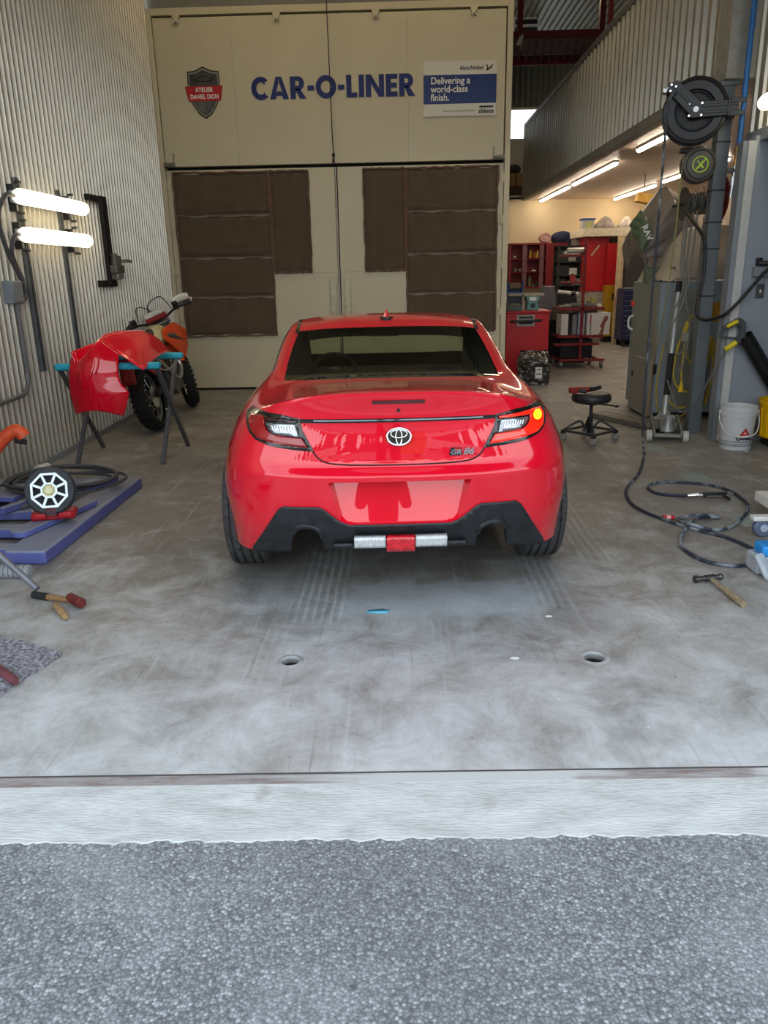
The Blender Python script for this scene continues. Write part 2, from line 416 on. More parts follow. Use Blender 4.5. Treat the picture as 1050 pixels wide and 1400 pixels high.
# rusty steel angle let into the slab edge
def rust_strip():
    m, N, L, b = node_mat('rust_stained_edge', .8); vec = N.new('ShaderNodeTexCoord').outputs['Object']
    n = N_noise(N, L, vec, 1.5, 12, stretch=(1.0, 16, 1), rgh=.7); n2 = N_noise(N, L, vec, 9, 8, stretch=(.6, 4, 1), rgh=.7)
    zone = N_math(N, L, 'MAXIMUM', N_box(N, L, vec, -4, -.10, 1.5, 2.5, .5, .6, 3), N_box(N, L, vec, .55, 1.15, 1.5, 2.5, .25, .4, 4))
    k = N_math(N, L, 'ADD', N_math(N, L, 'MULTIPLY', n, .65), N_math(N, L, 'MULTIPLY', zone, .30))
    base = N_mix(N, L, N_ramp(N, L, k, [(.46, (0,0,0)), (.60, (.9,.9,.9))]), lin('bfc1c1'), N_ramp(N, L, n2, [(.35, lin('6b4f45')), (.5, lin('8d8583')), (.7, lin('a3a1a0'))]))
    L.new(base, b.inputs['Base Color']); return m
M_RUST = rust_strip()
mb = MB(); mb.box((-3.0, 1.985, -.02), (3.0, 2.034, -.0013), Matrix.Rotation(.0136*.0+.0, 4, 'Z'))
mb.v = [(x, y+.0136*x+.0315, z) for x, y, z in mb.v]
struct(mb.build('trim_1', M_RUST))
M_JOINT = mat('dark_joint', '4b4845', .9)
mb = MB(); mb.box((-3.0, 2.063, -.004), (3.0, 2.069, .0006)); mb.v = [(x, y+.0136*x, z) for x, y, z in mb.v]
struct(mb.build('trim_2', M_JOINT))

# corrugated metal
def corrugated(name, length, z0, z1, pitch, m, rib=.25, depth=.018, place=None, slope=.12):
    """panel along local x, ribs stand out to local +y"""
    mb = MB(); xs = []
    n = int(length/pitch)
    for i in range(n+1):
        x = i*pitch
        xs += [(x, 0), (x+pitch*(1-rib-2*slope), 0), (x+pitch*(1-rib-slope), depth), (x+pitch*(1-slope), depth)]
    vs = [(x, y, z0) for x, y in xs]+[(x, y, z1) for x, y in xs]; k = len(xs)
    mb.add(vs, [(i, i+1, k+i+1, k+i) for i in range(k-1)])
    o = mb.build(name, m, smooth=False); o.matrix_world = place
    return o
M_CORR = mat('galvanised_corrugated', 'bdb7aa', .38, .72, var=.06, scale=3)
M_CORR2 = mat('painted_corrugated', 'a39e90', .40, .55, var=.05, scale=3)
PL = Matrix.Translation((-3.02, 10.62, 0)) @ Matrix.Rotation(-pi/2, 4, 'Z')
o = corrugated('wall_left', 8.7, 0, 7.1, .088, M_CORR, rib=.22, depth=.018, slope=.14)if False else None
mw = Matrix.Translation((-3.03, 10.62, 0)) @ Matrix.Rotation(-pi/2, 4, 'Z')
o = corrugated('wall_left', 8.6, 0, 7.1, .088, M_CORR, rib=.20, depth=.027, place=mw, slope=.10); struct(o)
mb = MB(); mb.box((-3.0, 2.1, 0), (-2.985, 10.6, .05)); struct(mb.build('baseboard_left', MT['grey_paint']))

# mezzanine fascia on the right, its soffit flashings, deck
mw = Matrix.Translation((2.8, 7.4, 0)) @ Matrix.Rotation(pi/2, 4, 'Z')
struct(corrugated('wall_right', 10.9, 3.06, 4.44, .2, M_CORR2, rib=.22, depth=.04, place=mw, slope=.08))
mb = MB(); mb.box((2.74, 7.4, 2.96), (2.86, 18.3, 3.07)); struct(mb.build('trim_3', mat('flashing', '7f7c72', .5, .2), bevel=.005))
mb = MB(); mb.box((2.75, 7.4, 4.42), (2.88, 18.3, 4.5)); struct(mb.build('trim_4', bpy.data.materials['flashing'], bevel=.005))
def tongue():
    m, N, L, b = node_mat('ceiling_panels', .45)
    vec = N.new('ShaderNodeTexCoord').outputs['Object']
    w = N.new('ShaderNodeTexWave'); w.wave_type = 'BANDS'; w.bands_direction = 'Y'; w.inputs['Scale'].default_value = 1.6
    L.new(vec, w.inputs['Vector'])
    L.new(N_ramp(N, L, w.outputs['Fac'], [(.0, lin('7b6c60')), (.06, lin('b9a698')), (1, lin('c2b0a2'))]), b.inputs['Base Color'])
    bp = N.new('ShaderNodeBump'); bp.inputs['Strength'].default_value = .4; L.new(w.outputs['Fac'], bp.inputs['Height']); L.new(bp.outputs[0], b.inputs['Normal'])
    return m
mb = MB(); mb.box((2.86, 7.4, 3.0), (9, 18.7, 3.06)); struct(mb.build('ceiling_lower', tongue()))
mb = MB(); mb.box((1.0, 18.6, 3.02), (9, 24.2, 3.1)); struct(mb.build('floor_upper', MT['lightgrey']))
# cream back wall of the lower room, its right side, the grey soffit
M_CREAM = mat('cream_wall', 'cdbb98', .7, var=.04, scale=2)
mb = MB(); mb.box((.5, 18.6, 0), (9, 18.75, 3.06)); struct(mb.build('wall_back', M_CREAM))
mb = MB(); mb.box((6.6, 6.9, 0), (6.75, 18.7, 3.06)); struct(mb.build('wall_room_right', mat('pale_pink_wall', 'bfb3a8', .6)))
# far upper wall with the bright window
M_FAR = mat('far_corrugated', '6f6f68', .5, .2, var=.05)
mw = Matrix.Translation((.5, 24.0, 0))
fw = MB()
o = corrugated('wall_far', 9, 5.86, 7.2, .16, M_FAR, rib=.3, depth=-.03, place=mw, slope=.1); struct(o)
mb = MB(); mb.box((.5, 23.95, 3.1), (9.5, 24.15, 5.0)); mb.box((5.2, 23.95, 5.0), (9.5, 24.15, 5.86)); mb.box((.5, 23.95, 5.0), (1.2, 24.15, 5.86)); struct(mb.build('wall_far_lower', M_CORR2))
wn = sstruct('window_1', (3.2, 24.02, 5.43))
mb = MB(); mb.prism([(-2, -.43), (2, -.43), (2, .43), (-2, .43)], -.06, .06, hole=[(-1.93, -.37), (1.93, -.37), (1.93, .37), (-1.93, .37)])
mb.build('window_frame', mat('window_frame_cream', 'c9c2ae', .5), wn)
M_PANE = mat('clear_pane', 'ffffff', .0, trans=1.0, var=0, ior=1.2)
mb = MB(); mb.box((-1.94, -.004, -.38), (1.94, .004, .38)); mb.build('pane', M_PANE, wn)
# roof
def ribbed_roof():
    m, N, L, b = node_mat('roof_deck', .5)
    b.inputs['Base Color'].default_value = lin('b4b4a8'); return m
mb = MB(); mb.box((-3.2, 1.9, 7.1), (9.6, 24.2, 7.25)); struct(mb.build('ceiling', ribbed_roof()))
mb = MB()
for i in range(56):
    x = 1.4+.145*i; mb.box((x, 10.7, 7.07), (x+.03, 24.0, 7.1))
struct(mb.build('trim_5', mat('roof_seam', '6a6a62', .6)))
# bay front: opening jambs and header, upper side wall to the right
mb = MB(); mb.box((-8, 1.9, -.01), (-3.0, 2.06, 7.25)); mb.box((3.3, 1.9, -.01), (12, 2.06, 7.25)); mb.box((-3.0, 1.9, 4.6), (3.3, 2.06, 7.25))
struct(mb.build('wall_front', mat('white_cladding', 'c8ccce', .5)))
mw = Matrix.Translation((2.97, 2.06, 0)) @ Matrix.Rotation(pi/2, 4, 'Z')
struct(corrugated('wall_upper_right', 5.05, 2.55, 7.1, .15, M_CORR, rib=.25, depth=.022, place=mw, slope=.1))
mb = MB(); mb.box((2.93, 2.06, 2.46), (3.06, 7.14, 2.555)); struct(mb.build('trim_6', MT['grey_paint'], bevel=.004))
mb = MB(); mb.box((3.06, 2.06, 2.5), (5.4, 7.14, 2.56)); struct(mb.build('ceiling_recess', mat('dark_soffit', '4c4c4a', .7)))
mb = MB(); mb.box((5.3, 2.06, 0), (5.4, 7.0, 2.56)); struct(mb.build('wall_recess', MT['lightgrey']))
# grey partition facing the bay door, with its pale corner trim
M_BLUEGREY = mat('blue_grey_wall', '8b929a', .5, var=.04, scale=2)
mb = MB(); mb.box((2.9, 6.86, 0), (5.3, 6.98, 2.5)); struct(mb.build('wall_partition', M_BLUEGREY))
mb = MB(); mb.box((2.842, 6.84, 0), (2.912, 6.99, 2.46)); struct(mb.build('trim_7', mat('pale_trim', 'b9bab6', .45, var=.05), bevel=.004))
mb = MB(); mb.box((2.803, 6.86, 0), (2.842, 6.98, 2.46)); struct(mb.build('trim_8', MT['grey_paint'], bevel=.003))
# flashing column over the post
mb = MB(); mb.box((2.72, 7.15, 2.975), (2.97, 7.42, 7.1)); struct(mb.build('trim_9', mat('column_flashing', '8f8d86', .5, .1)))
# wall over the spray booth and the cladding of its side
mb = MB(); mb.box((-3.1, 10.66, 4.62), (1.5, 10.76, 7.1)); struct(mb.build('wall_above_booth', mat('grey_bulkhead', '77776f', .6, var=.05)))
# drain pipes in the slab
M_DRAIN = mat('drain_plastic', '9a9c9c', .5, var=.2); M_PIPE = mat('dark_pipe', '2c2c2a', .8)
for i, (cx, cy, r) in enumerate(DRAINS):
    t = thing('floor_drain', ('pale round open drain ring in the concrete straight behind the car' if i == 0 else 'pale round drain ring in the concrete near the ball-peen hammer'), 'drain', (cx, cy, 0))
    mb = MB(); mb.lathe([(r+.016, .0005), (r+.010, .003), (r, .003), (r-.006, -.004), (r-.006, -.02), (r, -.03)], n=28); mb.build('ring', M_DRAIN, t)
    mb = MB(); mb.lathe([(r, -.0), (r, -.12), (0, -.12)], n=24); mb.build('pipe', M_PIPE, t)
# ------------------------------------------------------------------ closing walls the camera does not look at
mb = MB(); mb.box((1.36, 10.7, 0), (1.42, 18.6, 7.1)); struct(mb.build('wall_booth_side', MT['lightgrey']))
mb = MB(); mb.box((.9, 18.6, 3.1), (1.0, 24.2, 7.1)); struct(mb.build('wall_mezzanine_left', MT['lightgrey']))
mb = MB(); mb.box((9.4, 2.06, 3.0), (9.5, 24.2, 7.1)); struct(mb.build('wall_mezzanine_right', MT['lightgrey']))

# ------------------------------------------------------------------ spray booth front
M_BOOTH = mat('booth_cream_enamel', 'c9c0a4', .42, var=.03, scale=1.5)
M_GAP = mat('dark_gap', '14130f', .9)
M_LEVER = mat('zinc', '8e8b80', .4, .7)
mb = MB()
mb.box((-3.02, 10.6, 0), (-2.955, 10.72, 4.6)); mb.box((1.36, 10.6, 0), (1.43, 10.72, 4.6)); mb.box((-2.955, 10.6, 4.525), (1.36, 10.72, 4.6))
struct(mb.build('wall_booth_front', M_BOOTH, bevel=.004))
mb = MB(); mb.box((-2.955, 10.72, 0), (1.36, 10.735, 4.53)); struct(mb.build('trim_10', M_GAP))
# upper drop panel
d3 = sstruct('door_3', (-.8, 10.6, 2.83))
mb = MB(); mb.box((-2.145, .012, .012), (2.145, .1, 1.672)); mb.build('panel', M_BOOTH, d3, bevel=.004)
mb = MB()
for x in (-1.2, .95): mb.box((x, .0105, .02), (x+.004, .0125, 1.66))
mb.build('panel_seam', mat('seam_shadow', 'a59d85', .6), d3)
for x in (-1.85, -.63, .57, 1.75):
    mb = MB(); mb.box((x-.03, -.02, 1.625), (x+.03, .02, 1.66)); mb.box((x-.045, -.012, 1.655), (x+.045, .02, 1.70)); mb.box((x-.03, -.03, 1.60), (x-.012, .015, 1.64)); mb.box((x+.012, -.03, 1.60), (x+.03, .015, 1.64))
    mb.build('hook_clamp', M_LEVER if False else M_BOOTH, d3, bevel=.003)
# two door leaves with brown dust filters
def wob(a, b, amp, n=14, seed=0):
    r = random.Random(seed); out = []
    a = Vector(a); b = Vector(b)
    for i in range(n+1):
        t = i/n; p = a.lerp(b, t); p.x += r.uniform(-amp, amp); p.z += r.uniform(-amp, amp); out.append(p)
    return spline(out, 3)
M_FILT = mat('brown_filter_felt', '5b4c3c', .95, var=.1, scale=9, bump=.35, bscale=180, stretch=(1, 1, .6), sheen=.2)
M_FEDGE = mat('brown_filter_seam', '70564a', .95, var=.15, scale=18, bump=.4, bscale=90)
M_FRAIL = mat('filter_clip_rail', '8f8470', .6, var=.1)
def filt(parent, x0, z0, x1, z1, seed, label=None):
    r = random.Random(seed); ph = [r.uniform(0, 6) for _ in range(6)]
    mb = MB()
    def fn(u, v):
        e = min(u, 1-u)*(x1-x0); e2 = min(v, 1-v)*(z1-z0)
        puff = .018*min(1, e/.05)**.5*min(1, e2/.05)**.5
        y = -puff - .004*sin(u*9+ph[0])*sin(v*5+ph[1]) - .0035*sin(v*31+ph[2]+2*sin(u*4+ph[3]))*max(0, 1-v*1.6) - .002*sin(u*47+ph[4])*(1-min(1, e2/.2))
        jx = .006*sin(v*17+ph[5])*(1 if u in (0, 1) else 0); jz = .006*sin(u*19+ph[0])*(1 if v in (0, 1) else 0)
        return (x0+(x1-x0)*u+jx, y, z0+(z1-z0)*v+jz)
    mb.grid(fn, 36, 24)
    o = mb.build('filter_panel', M_FILT, parent)
    if label: o['label'] = label
    return o
def leaf(name, ox, x0, x1, big, small, hinge_x, sgn, handle_x):
    d = sstruct(name, (ox, 10.6, .03))
    mb = MB(); mb.box((x0, .012, 0), (x1, .09, 2.77)); mb.build('door_leaf', M_BOOTH, d, bevel=.004)
    mb = MB()
    for z in (.66,): mb.box((x0+.01, .0105, z), (x1-.01, .0125, z+.005))
    mb.box((small[0] if sgn < 0 else x0+.01, .0105, 1.49), (x1-.01 if sgn < 0 else small[1], .0125, 1.495))
    mb.build('panel_seam', bpy.data.materials['seam_shadow'], d)
    zs = [.70, 1.20, 1.70, 2.22, 2.735]
    for k in range(4): filt(d, big[0], zs[k]+.012, big[1], zs[k+1]-.012, k*7+int(ox*100)).location = (0, .006, 0)
    filt(d, small[0], 1.50, small[1], 2.735, 99+int(ox)).location = (0, .006, 0)
    mb = MB()
    for z in zs[1:4]: mb.box((big[0], -.012, z-.008), (big[1], .012, z+.008))
    mb.build('clip_rail', M_FRAIL, d, bevel=.003)
    mb = MB()
    for a, b in (((big[0], -.008, zs[0]), (big[0], -.008, zs[4])), ((big[1], -.008, zs[0]), (big[1], -.008, zs[4])), ((big[0], -.008, zs[0]), (big[1], -.008, zs[0])), ((big[0], -.008, zs[4]), (big[1], -.008, zs[4])),
                 ((small[0], -.008, 1.5), (small[0], -.008, zs[4])), ((small[1], -.008, 1.5), (small[1], -.008, zs[4])), ((small[0], -.008, 1.5), (small[1], -.008, 1.5)), ((small[0], -.008, zs[4]), (small[1], -.008, zs[4]))):
        mb.tube(wob(a, b, .007, 16, int(abs(a[0])*100+abs(b[2])*10)), .013, 6)
    for z in zs[1:4]: mb.tube(wob((big[0], -.012, z+.012), (big[1], -.012, z+.012), .006, 12, int(z*100)), .008, 6)
    mb.build('felt_seam', M_FEDGE, d)
    mb = MB(); mb.box((handle_x-.05, -.004, .93), (handle_x+.05, .014, 1.43)); mb.box((handle_x-.035, -.008, .95), (handle_x+.035, .0, 1.41))
    mb.build('pull_plate', mat('pull_plate_'+('a' if sgn < 0 else 'b'), 'a8a084', .35, .3), d, bevel=.004)
    for z in (.35, .95, 1.55, 2.1, 2.6):
        mb = MB(); mb.cyl((hinge_x, -.005, z-.06), (hinge_x, -.005, z+.06), .012, n=8); mb.box((hinge_x-.025, -.002, z-.05), (hinge_x+.025, .014, z+.05)); mb.build('hinge', M_BOOTH, d)
    return d
leaf('door_1', -2.95, 0, 2.155, (.08, 1.305), (1.325, 1.815), .015, -1, 2.085)
leaf('door_2', -.76, 0, 2.115, (.875, 2.04), (.335, .86), 2.10, 1, .085)
# pale strip of brush seal in the gap, cremone latches, pull cord
mb = MB(); mb.box((-.785, 10.598, .03), (-.775, 10.66, 2.8)); struct(mb.build('trim_11', MT['white']))
for x, s, lb in ((-2.90, 1, 'zinc toggle latch at the booth panel corner beside the corrugated wall'), (1.30, -1, 'zinc toggle latch at the booth panel corner by the brown filters and open bay')):
    t = thing('toggle_latch', lb, 'latch', (x, 10.59, 2.83), 0, 'booth panel latches')
    mb = MB(); mb.box((-.06, -.03, .005), (.09*s+.0, .01, .06)) if s > 0 else mb.box((-.09, -.03, .005), (.06, .01, .06)); mb.cyl((-.05*s, -.04, .03), (.08*s, -.04, .03), .018, n=10); mb.build('base_plate', M_LEVER, t, bevel=.004)
    mb = MB(); mb.tube([(.0, -.05, .03), (.08*s, -.055, .035), (.085*s, -.05, .16)], .010, 8); mb.build('lever', M_LEVER, t)
cord = MB(); cord.tube([(-.83, 10.45, 7.08), (-.80, 10.54, 3.1), (-.795, 10.55, 2.95)], .006, 6)
cord.sphere((-.795, 10.55, 2.93), .02, 8, 6, (1,1,1.6)); cord.cyl((-.795, 10.55, 2.90), (-.80, 10.56, 2.84), .012, .016, 8)
tag(cord.build('pull_cord', MT['dark_steel']), 'thin dark cable hanging down the middle of the cream booth panel', 'cable')

# ------------------------------------------------------------------ CAR-O-LINER lettering, cut from heavy geometric shapes
M_NAVY = mat('navy_vinyl', '0a1f66', .45, var=.02)
def arc(cx, cz, rx, rz, a0, a1, n=24): return [(cx+rx*cos(radians(a0+(a1-a0)*i/n)), cz+rz*sin(radians(a0+(a1-a0)*i/n))) for i in range(n+1)]
def letter(ch):
    """outline parts of one glyph on a unit cap height: list of (polygon, hole or None), advance"""
    w = .27
    if ch == 'C':
        o = arc(.5, .5, .5, .52, 42, 318); i = arc(.5, .5, .235, .275, 318+10, 42-10)
        return [(o+[(.72, .22), ]+i+[(.72, .78)], None)], .86
    if ch == 'O': return [(arc(.53, .5, .53, .52, 0, 360, 40)[:-1], arc(.53, .5, .26, .275, 0, 360, 40)[:-1])], 1.06
    if ch == 'A':
        return [([(0, 0), (.29, 0), (.35, .16), (.35+.0, .16), (.345, .36), (.47, .72), (.49, 1), (.345, 1)], None), ([(.98, 0), (.69, 0), (.63, .16), (.635, .36), (.51, .72), (.49, 1), (.635, 1)], None), ([(.33, .16), (.65, .16), (.60, .36), (.38, .36)], None)], .98
    if ch == 'L': return [([(0, 0), (.56, 0), (.56, .22), (w, .22), (w, 1), (0, 1)], None)], .56
    if ch == 'I': return [([(0, 0), (w, 0), (w, 1), (0, 1)], None)], .27
    if ch == 'N': return [([(0, 0), (w, 0), (w, .6), (.67, 0), (.94, 0), (.94, 1), (.67, 1), (.67, .4), (w, 1), (0, 1)], None)], .94
    if ch == 'E': return [([(0, 0), (.6, 0), (.6, .22), (w, .22), (w, .39), (.57, .39), (.57, .61), (w, .61), (w, .78), (.6, .78), (.6, 1), (0, 1)], None)], .60
    if ch == 'R':
        return [([(0, 0), (w, 0), (w, 1), (0, 1)], None), ([(w, .8), (w, 1)]+arc(.42, .69, .30, .31, 90, -90, 16)+[(w, .38), (w, .58)]+arc(.36, .69, .11, .11, -90, 90, 10), None),
                ([(w, .38), (.48, 0), (.82, 0), (.52, .42), (w, .46)], None)], .80
    if ch == '-': return [([(0, .36), (.34, .36), (.34, .58), (0, .58)], None)], .34
sg = thing('wall_lettering', 'dark navy bold company lettering across the cream booth panel', 'lettering', (-1.79, 10.609, 3.585))
H = .25; x = 0
seq = 'CAR-O-LINER'; gaps = .085
tot = sum(letter(c)[1] for c in seq)+gaps*(len(seq)-1)
sc = 2.025/tot
for c in seq:
    parts, adv = letter(c); mb = MB()
    for pl, ho in parts:
        f = lambda q: [((x+a)*sc, b*H) for a, b in q]
        mb.prism(f(pl), -.003, 0, hole=f(ho) if ho else None)
    mb.build('hyphen' if c == '-' else 'letter', M_NAVY, sg, smooth=False, merge=False)
    x += adv+gaps

# shield decal
sh = thing('shield_sign', 'dark grey shield emblem with a red ribbon on the booth panel', 'sign', (-2.375, 10.608, 3.68))
def shield(s, tx=0):
    right = [(0, .29), (.10, .245), (.195, .235), (.20, .10), (.19, -.02), (.15, -.14), (.08, -.24), (0, -.295)]
    pts = right+[(-a, b) for a, b in right[-2:0:-1]]
    return [(a*s, b*s) for a, b in pts]
def shield_mat():
    m, N, L, b = node_mat('brushed_shield', .35); b.inputs['Metallic'].default_value = .3
    vec = N.new('ShaderNodeTexCoord').outputs['Object']
    L.new(N_ramp(N, L, N_noise(N, L, vec, 3.5, 3, stretch=(1, 1, .5)), [(.3, lin('2a2929')), (.55, lin('54524e')), (.75, lin('7d7b75'))]), b.inputs['Base Color']); return m
mb = MB(); mb.prism(shield(1.0), -.003, 0); mb.build('shield_outline', mat('shield_black', '26251f', .5), sh, smooth=False)
mb = MB(); mb.prism(shield(.94), -.005, -.003, hole=shield(.86)); mb.build('shield_border', mat('shield_silver', '85827a', .35, .4), sh, smooth=False)
mb = MB(); mb.prism(shield(.82), -.006, -.003); mb.build('shield_field', shield_mat(), sh, smooth=False)
mb = MB(); cl = spline([(-.13, 0, .145), (-.09, 0, .155), (-.03, 0, .18), (.03, 0, .182), (.08, 0, .155), (.13, 0, .15)], 6); mb.tube([(p.x, -.007, p.z) for p in cl], .004, 6)
cl = spline([(-.13, 0, .14), (-.05, 0, .125), (.06, 0, .125), (.13, 0, .14)], 6); mb.tube([(p.x, -.007, p.z) for p in cl], .004, 6)
mb.build('car_outline', mat('shield_line', '14140f', .5), sh)
mb = MB(); mb.prism([(-.235, .07), (.235, .075), (.215, -.025), (.20, -.095), (-.19, -.095), (-.215, -.02)], -.010, -.006); mb.build('ribbon', mat('ribbon_red', 'b01822', .5, var=.05), sh, smooth=False)
M_WHT = mat('white_print', 'e8e6e0', .5, var=.01)
text_mesh('lettering', 'ATELIER', .070, M_WHT, sh, (0, -.0115, .028), bold=.0016, sx=.86)
text_mesh('lettering', 'DANIEL DION', .070, M_WHT, sh, (0, -.0115, -.048), bold=.0016, sx=.80)

# paint maker's board
bd = thing('advert_board', 'white board with a navy band and white slogan on the booth panel', 'sign', (.79, 10.605, 3.65))
mb = MB(); mb.box((-.45, -.006, -.305), (.45, 0, .305)); mb.build('board', mat('board_white', 'd9d6cb', .35, var=.02), bd, bevel=.002)
mb = MB(); mb.box((-.448, -.0075, -.165), (.448, -.005, .155)); mb.build('blue_band', mat('board_blue', '16306c', .35, var=.03), bd, smooth=False)
M_INK = mat('dark_ink', '15161c', .5, var=.02)
for i, t in enumerate(('Delivering a', 'world-class', 'finish.')): text_mesh('slogan', t, .108, M_WHT, bd, (-.36, -.009, .088-i*.092), align='LEFT', bold=.0018, sx=.93)
text_mesh('brand_name', 'AkzoNobel', .066, M_INK, bd, (.14, -.0075, .225), bold=.0014, sx=.95)
text_mesh('small_print', 'Proud to be partner with Sikkens', .030, M_INK, bd, (-.01, -.0075, -.245), sx=.95)
text_mesh('brand_name', 'sikkens', .068, M_INK, bd, (.325, -.0075, -.255), bold=.002, sx=.95)
mb = MB(); mb.box((.24, -.0075, -.215), (.41, -.0055, -.195)); mb.build('brand_bar', M_INK, bd, smooth=False)
mb = MB()
mb.prism([(.32, .185), (.345, .20), (.34, .245), (.325, .262), (.318, .25), (.33, .235)], -.0078, -.006)
mb.prism([(.325, .187), (.36, .205), (.405, .255), (.42, .272), (.395, .258), (.355, .225)], -.0078, -.006)
mb.prism([(.35, .225), (.372, .218), (.40, .215), (.372, .236)], -.0078, -.006)
mb.build('brand_emblem', M_INK, bd, smooth=False)
# ------------------------------------------------------------------ lamps
M_TUBE = mat('lit_tube', 'fff4e0', .4, var=0, emit='ffeed6', estr=32.0)
M_WALLLAMP = mat('lit_wall_lamp', 'fff2d0', .4, var=0, emit='fff0cc', estr=7.0)
M_HIGH = mat('lit_high_bay', 'fff4d8', .4, var=0, emit='ffe8bc', estr=23.0)
def ceiling_tube(x, y0, y1, label):
    t = thing('ceiling_light', label, 'light', (x, (y0+y1)/2, 2.97), 0, 'tube lights under the mezzanine')
    h = (y1-y0)/2
    mb = MB(); mb.box((-.04, -h, .0), (.04, h, .03)); mb.build('housing', MT['white'], t, bevel=.004)
    mb = MB(); n = 10
    mb.lathe([(.0, -h), (.028, -h+.004), (.034, -h+.03), (.034, h-.03), (.028, h-.004), (0, h)], Matrix.Rotation(-pi/2, 4, 'X'), n=12); mb.build('tube', M_TUBE, t)
ceiling_tube(3.2, 15.5, 18.45, 'lit tube light deepest in the row nearest the fascia')
ceiling_tube(3.2, 12.25, 15.15, 'middle lit tube light of the row nearest the fascia')
ceiling_tube(3.16, 8.2, 11.05, 'lit tube light of the fascia row passing behind the black hose reel')
ceiling_tube(4.82, 15.6, 18.4, 'deepest lit tube light of the far row, over the storage shelf')
ceiling_tube(4.76, 12.1, 15.0, 'lit tube light of the far row passing behind the cord reel')
# high bay strips on the roof, above the frame
for x, y, lb in ((-1.2, 5.4, 'lit high bay strip on the roof above the car'), (1.2, 8.6, 'lit high bay strip on the roof before the booth panel'), (-1.8, 8.6, 'lit high bay strip on the roof near the corrugated wall'), (3.06, 17.25, 'lit high bay strip over the red catwalk, at the top of the frame'), (6.8, 21.5, 'unseen high bay strip added to brighten the room by the far corrugated wall')):  # last strip is an addition, hidden from view, to brighten the upper room
    t = thing('high_bay_light', lb, 'light', (x, y, 6.62 if y > 15 else 6.5), 0, 'high bay lights on the roof')
    mb = MB(); mb.box((-.7, -.16, .0), (.7, .16, .09)); mb.build('housing', MT['white'], t, bevel=.01)
    mb = MB(); mb.box((-.67, -.13, -.03), (.67, .13, .0)); mb.build('diffuser', M_HIGH, t, bevel=.01)
    for s in (-.5, .5): mb = MB(); mb.cyl((s, 0, .09), (s, 0, .6), .006, n=6); mb.build('hanger', MT['dark_steel'], t)
# two vapour-tight lamps on the corrugated wall
def wall_lamp(y, z, tilt, label):
    t = thing('wall_lamp', label, 'lamp', (-2.86, y, z), 0, 'tube lamps on the corrugated wall', rot=(tilt, 0, 0))
    L = .66; prof = [(0, -L), (.04, -L+.004), (.056, -L+.05), (.058, -L+.12), (.058, L-.12), (.056, L-.05), (.04, L-.004), (0, L)]
    mb = MB(); mb.lathe(prof, Matrix.Rotation(-pi/2, 4, 'X'), n=20); mb.build('diffuser', M_WALLLAMP, t)
    mb = MB(); mb.box((-.075, -L+.03, -.045), (-.035, L-.03, .045)); mb.build('housing', MT['grey_paint'], t, bevel=.01)
    for s in (-1, 1):
        mb = MB(); mb.box((-.14, s*.5-.02, -.10), (-.08, s*.5+.02, .10)); mb.cyl((-.08, s*.5, .11), (-.03, s*.5, .11), .012, n=8); mb.cyl((-.08, s*.5, -.11), (-.03, s*.5, -.11), .012, n=8); mb.build('clamp', MT['dark_steel'], t, bevel=.004)
wall_lamp(6.83, 2.11, .0, 'upper of the two lit tube lamps on the corrugated wall')
wall_lamp(6.83, 1.835, .0, 'lower of the two lit tube lamps on the corrugated wall')
t = thing('wall_lamp', 'lit white lamp on the upper wall beside the blue pipe', 'lamp', (2.90, 6.45, 2.72))
mb = MB(); mb.lathe([(0, -.35), (.05, -.345), (.06, -.3), (.06, .3), (.05, .345), (0, .35)], Matrix.Rotation(-pi/2, 4, 'X'), n=16); mb.build('diffuser', M_WALLLAMP, t)
mb = MB(); mb.box((.03, -.3, -.04), (.08, .3, .04)); mb.build('housing', MT['grey_paint'], t, bevel=.005)
# ------------------------------------------------------------------ the red coupe
CARX, CARY, CARYAW = -.004, 3.15, .043
car = thing('car', 'glossy red two-door sports coupe seen from behind in the bay', 'car', (CARX, CARY, 0), CARYAW)
def paint():
    m, N, L, b = node_mat('red_car_paint', .28)
    vec = N.new('ShaderNodeTexCoord').outputs['Object']
    L.new(N_ramp(N, L, N_noise(N, L, vec, 3, 3), [(.3, (.68, .002, .018)), (.7, (.72, .0025, .021))]), b.inputs['Base Color'])
    b.inputs['Coat Weight'].default_value = 1.0; b.inputs['Coat Roughness'].default_value = .012; b.inputs['Coat IOR'].default_value = 1.62
    b.inputs['Specular IOR Level'].default_value = .1
    g = N.new('ShaderNodeNewGeometry'); d = N.new('ShaderNodeBsdfDiffuse'); d.inputs['Color'].default_value = (.012, .012, .013, 1)
    mx = N.new('ShaderNodeMixShader'); L.new(g.outputs['Backfacing'], mx.inputs[0]); L.new(b.outputs[0], mx.inputs[1]); L.new(d.outputs[0], mx.inputs[2])
    L.new(mx.outputs[0], N['Material Output'].inputs[0])   # bare dark metal on the inner side of the sheet
    return m
M_CAR = paint()
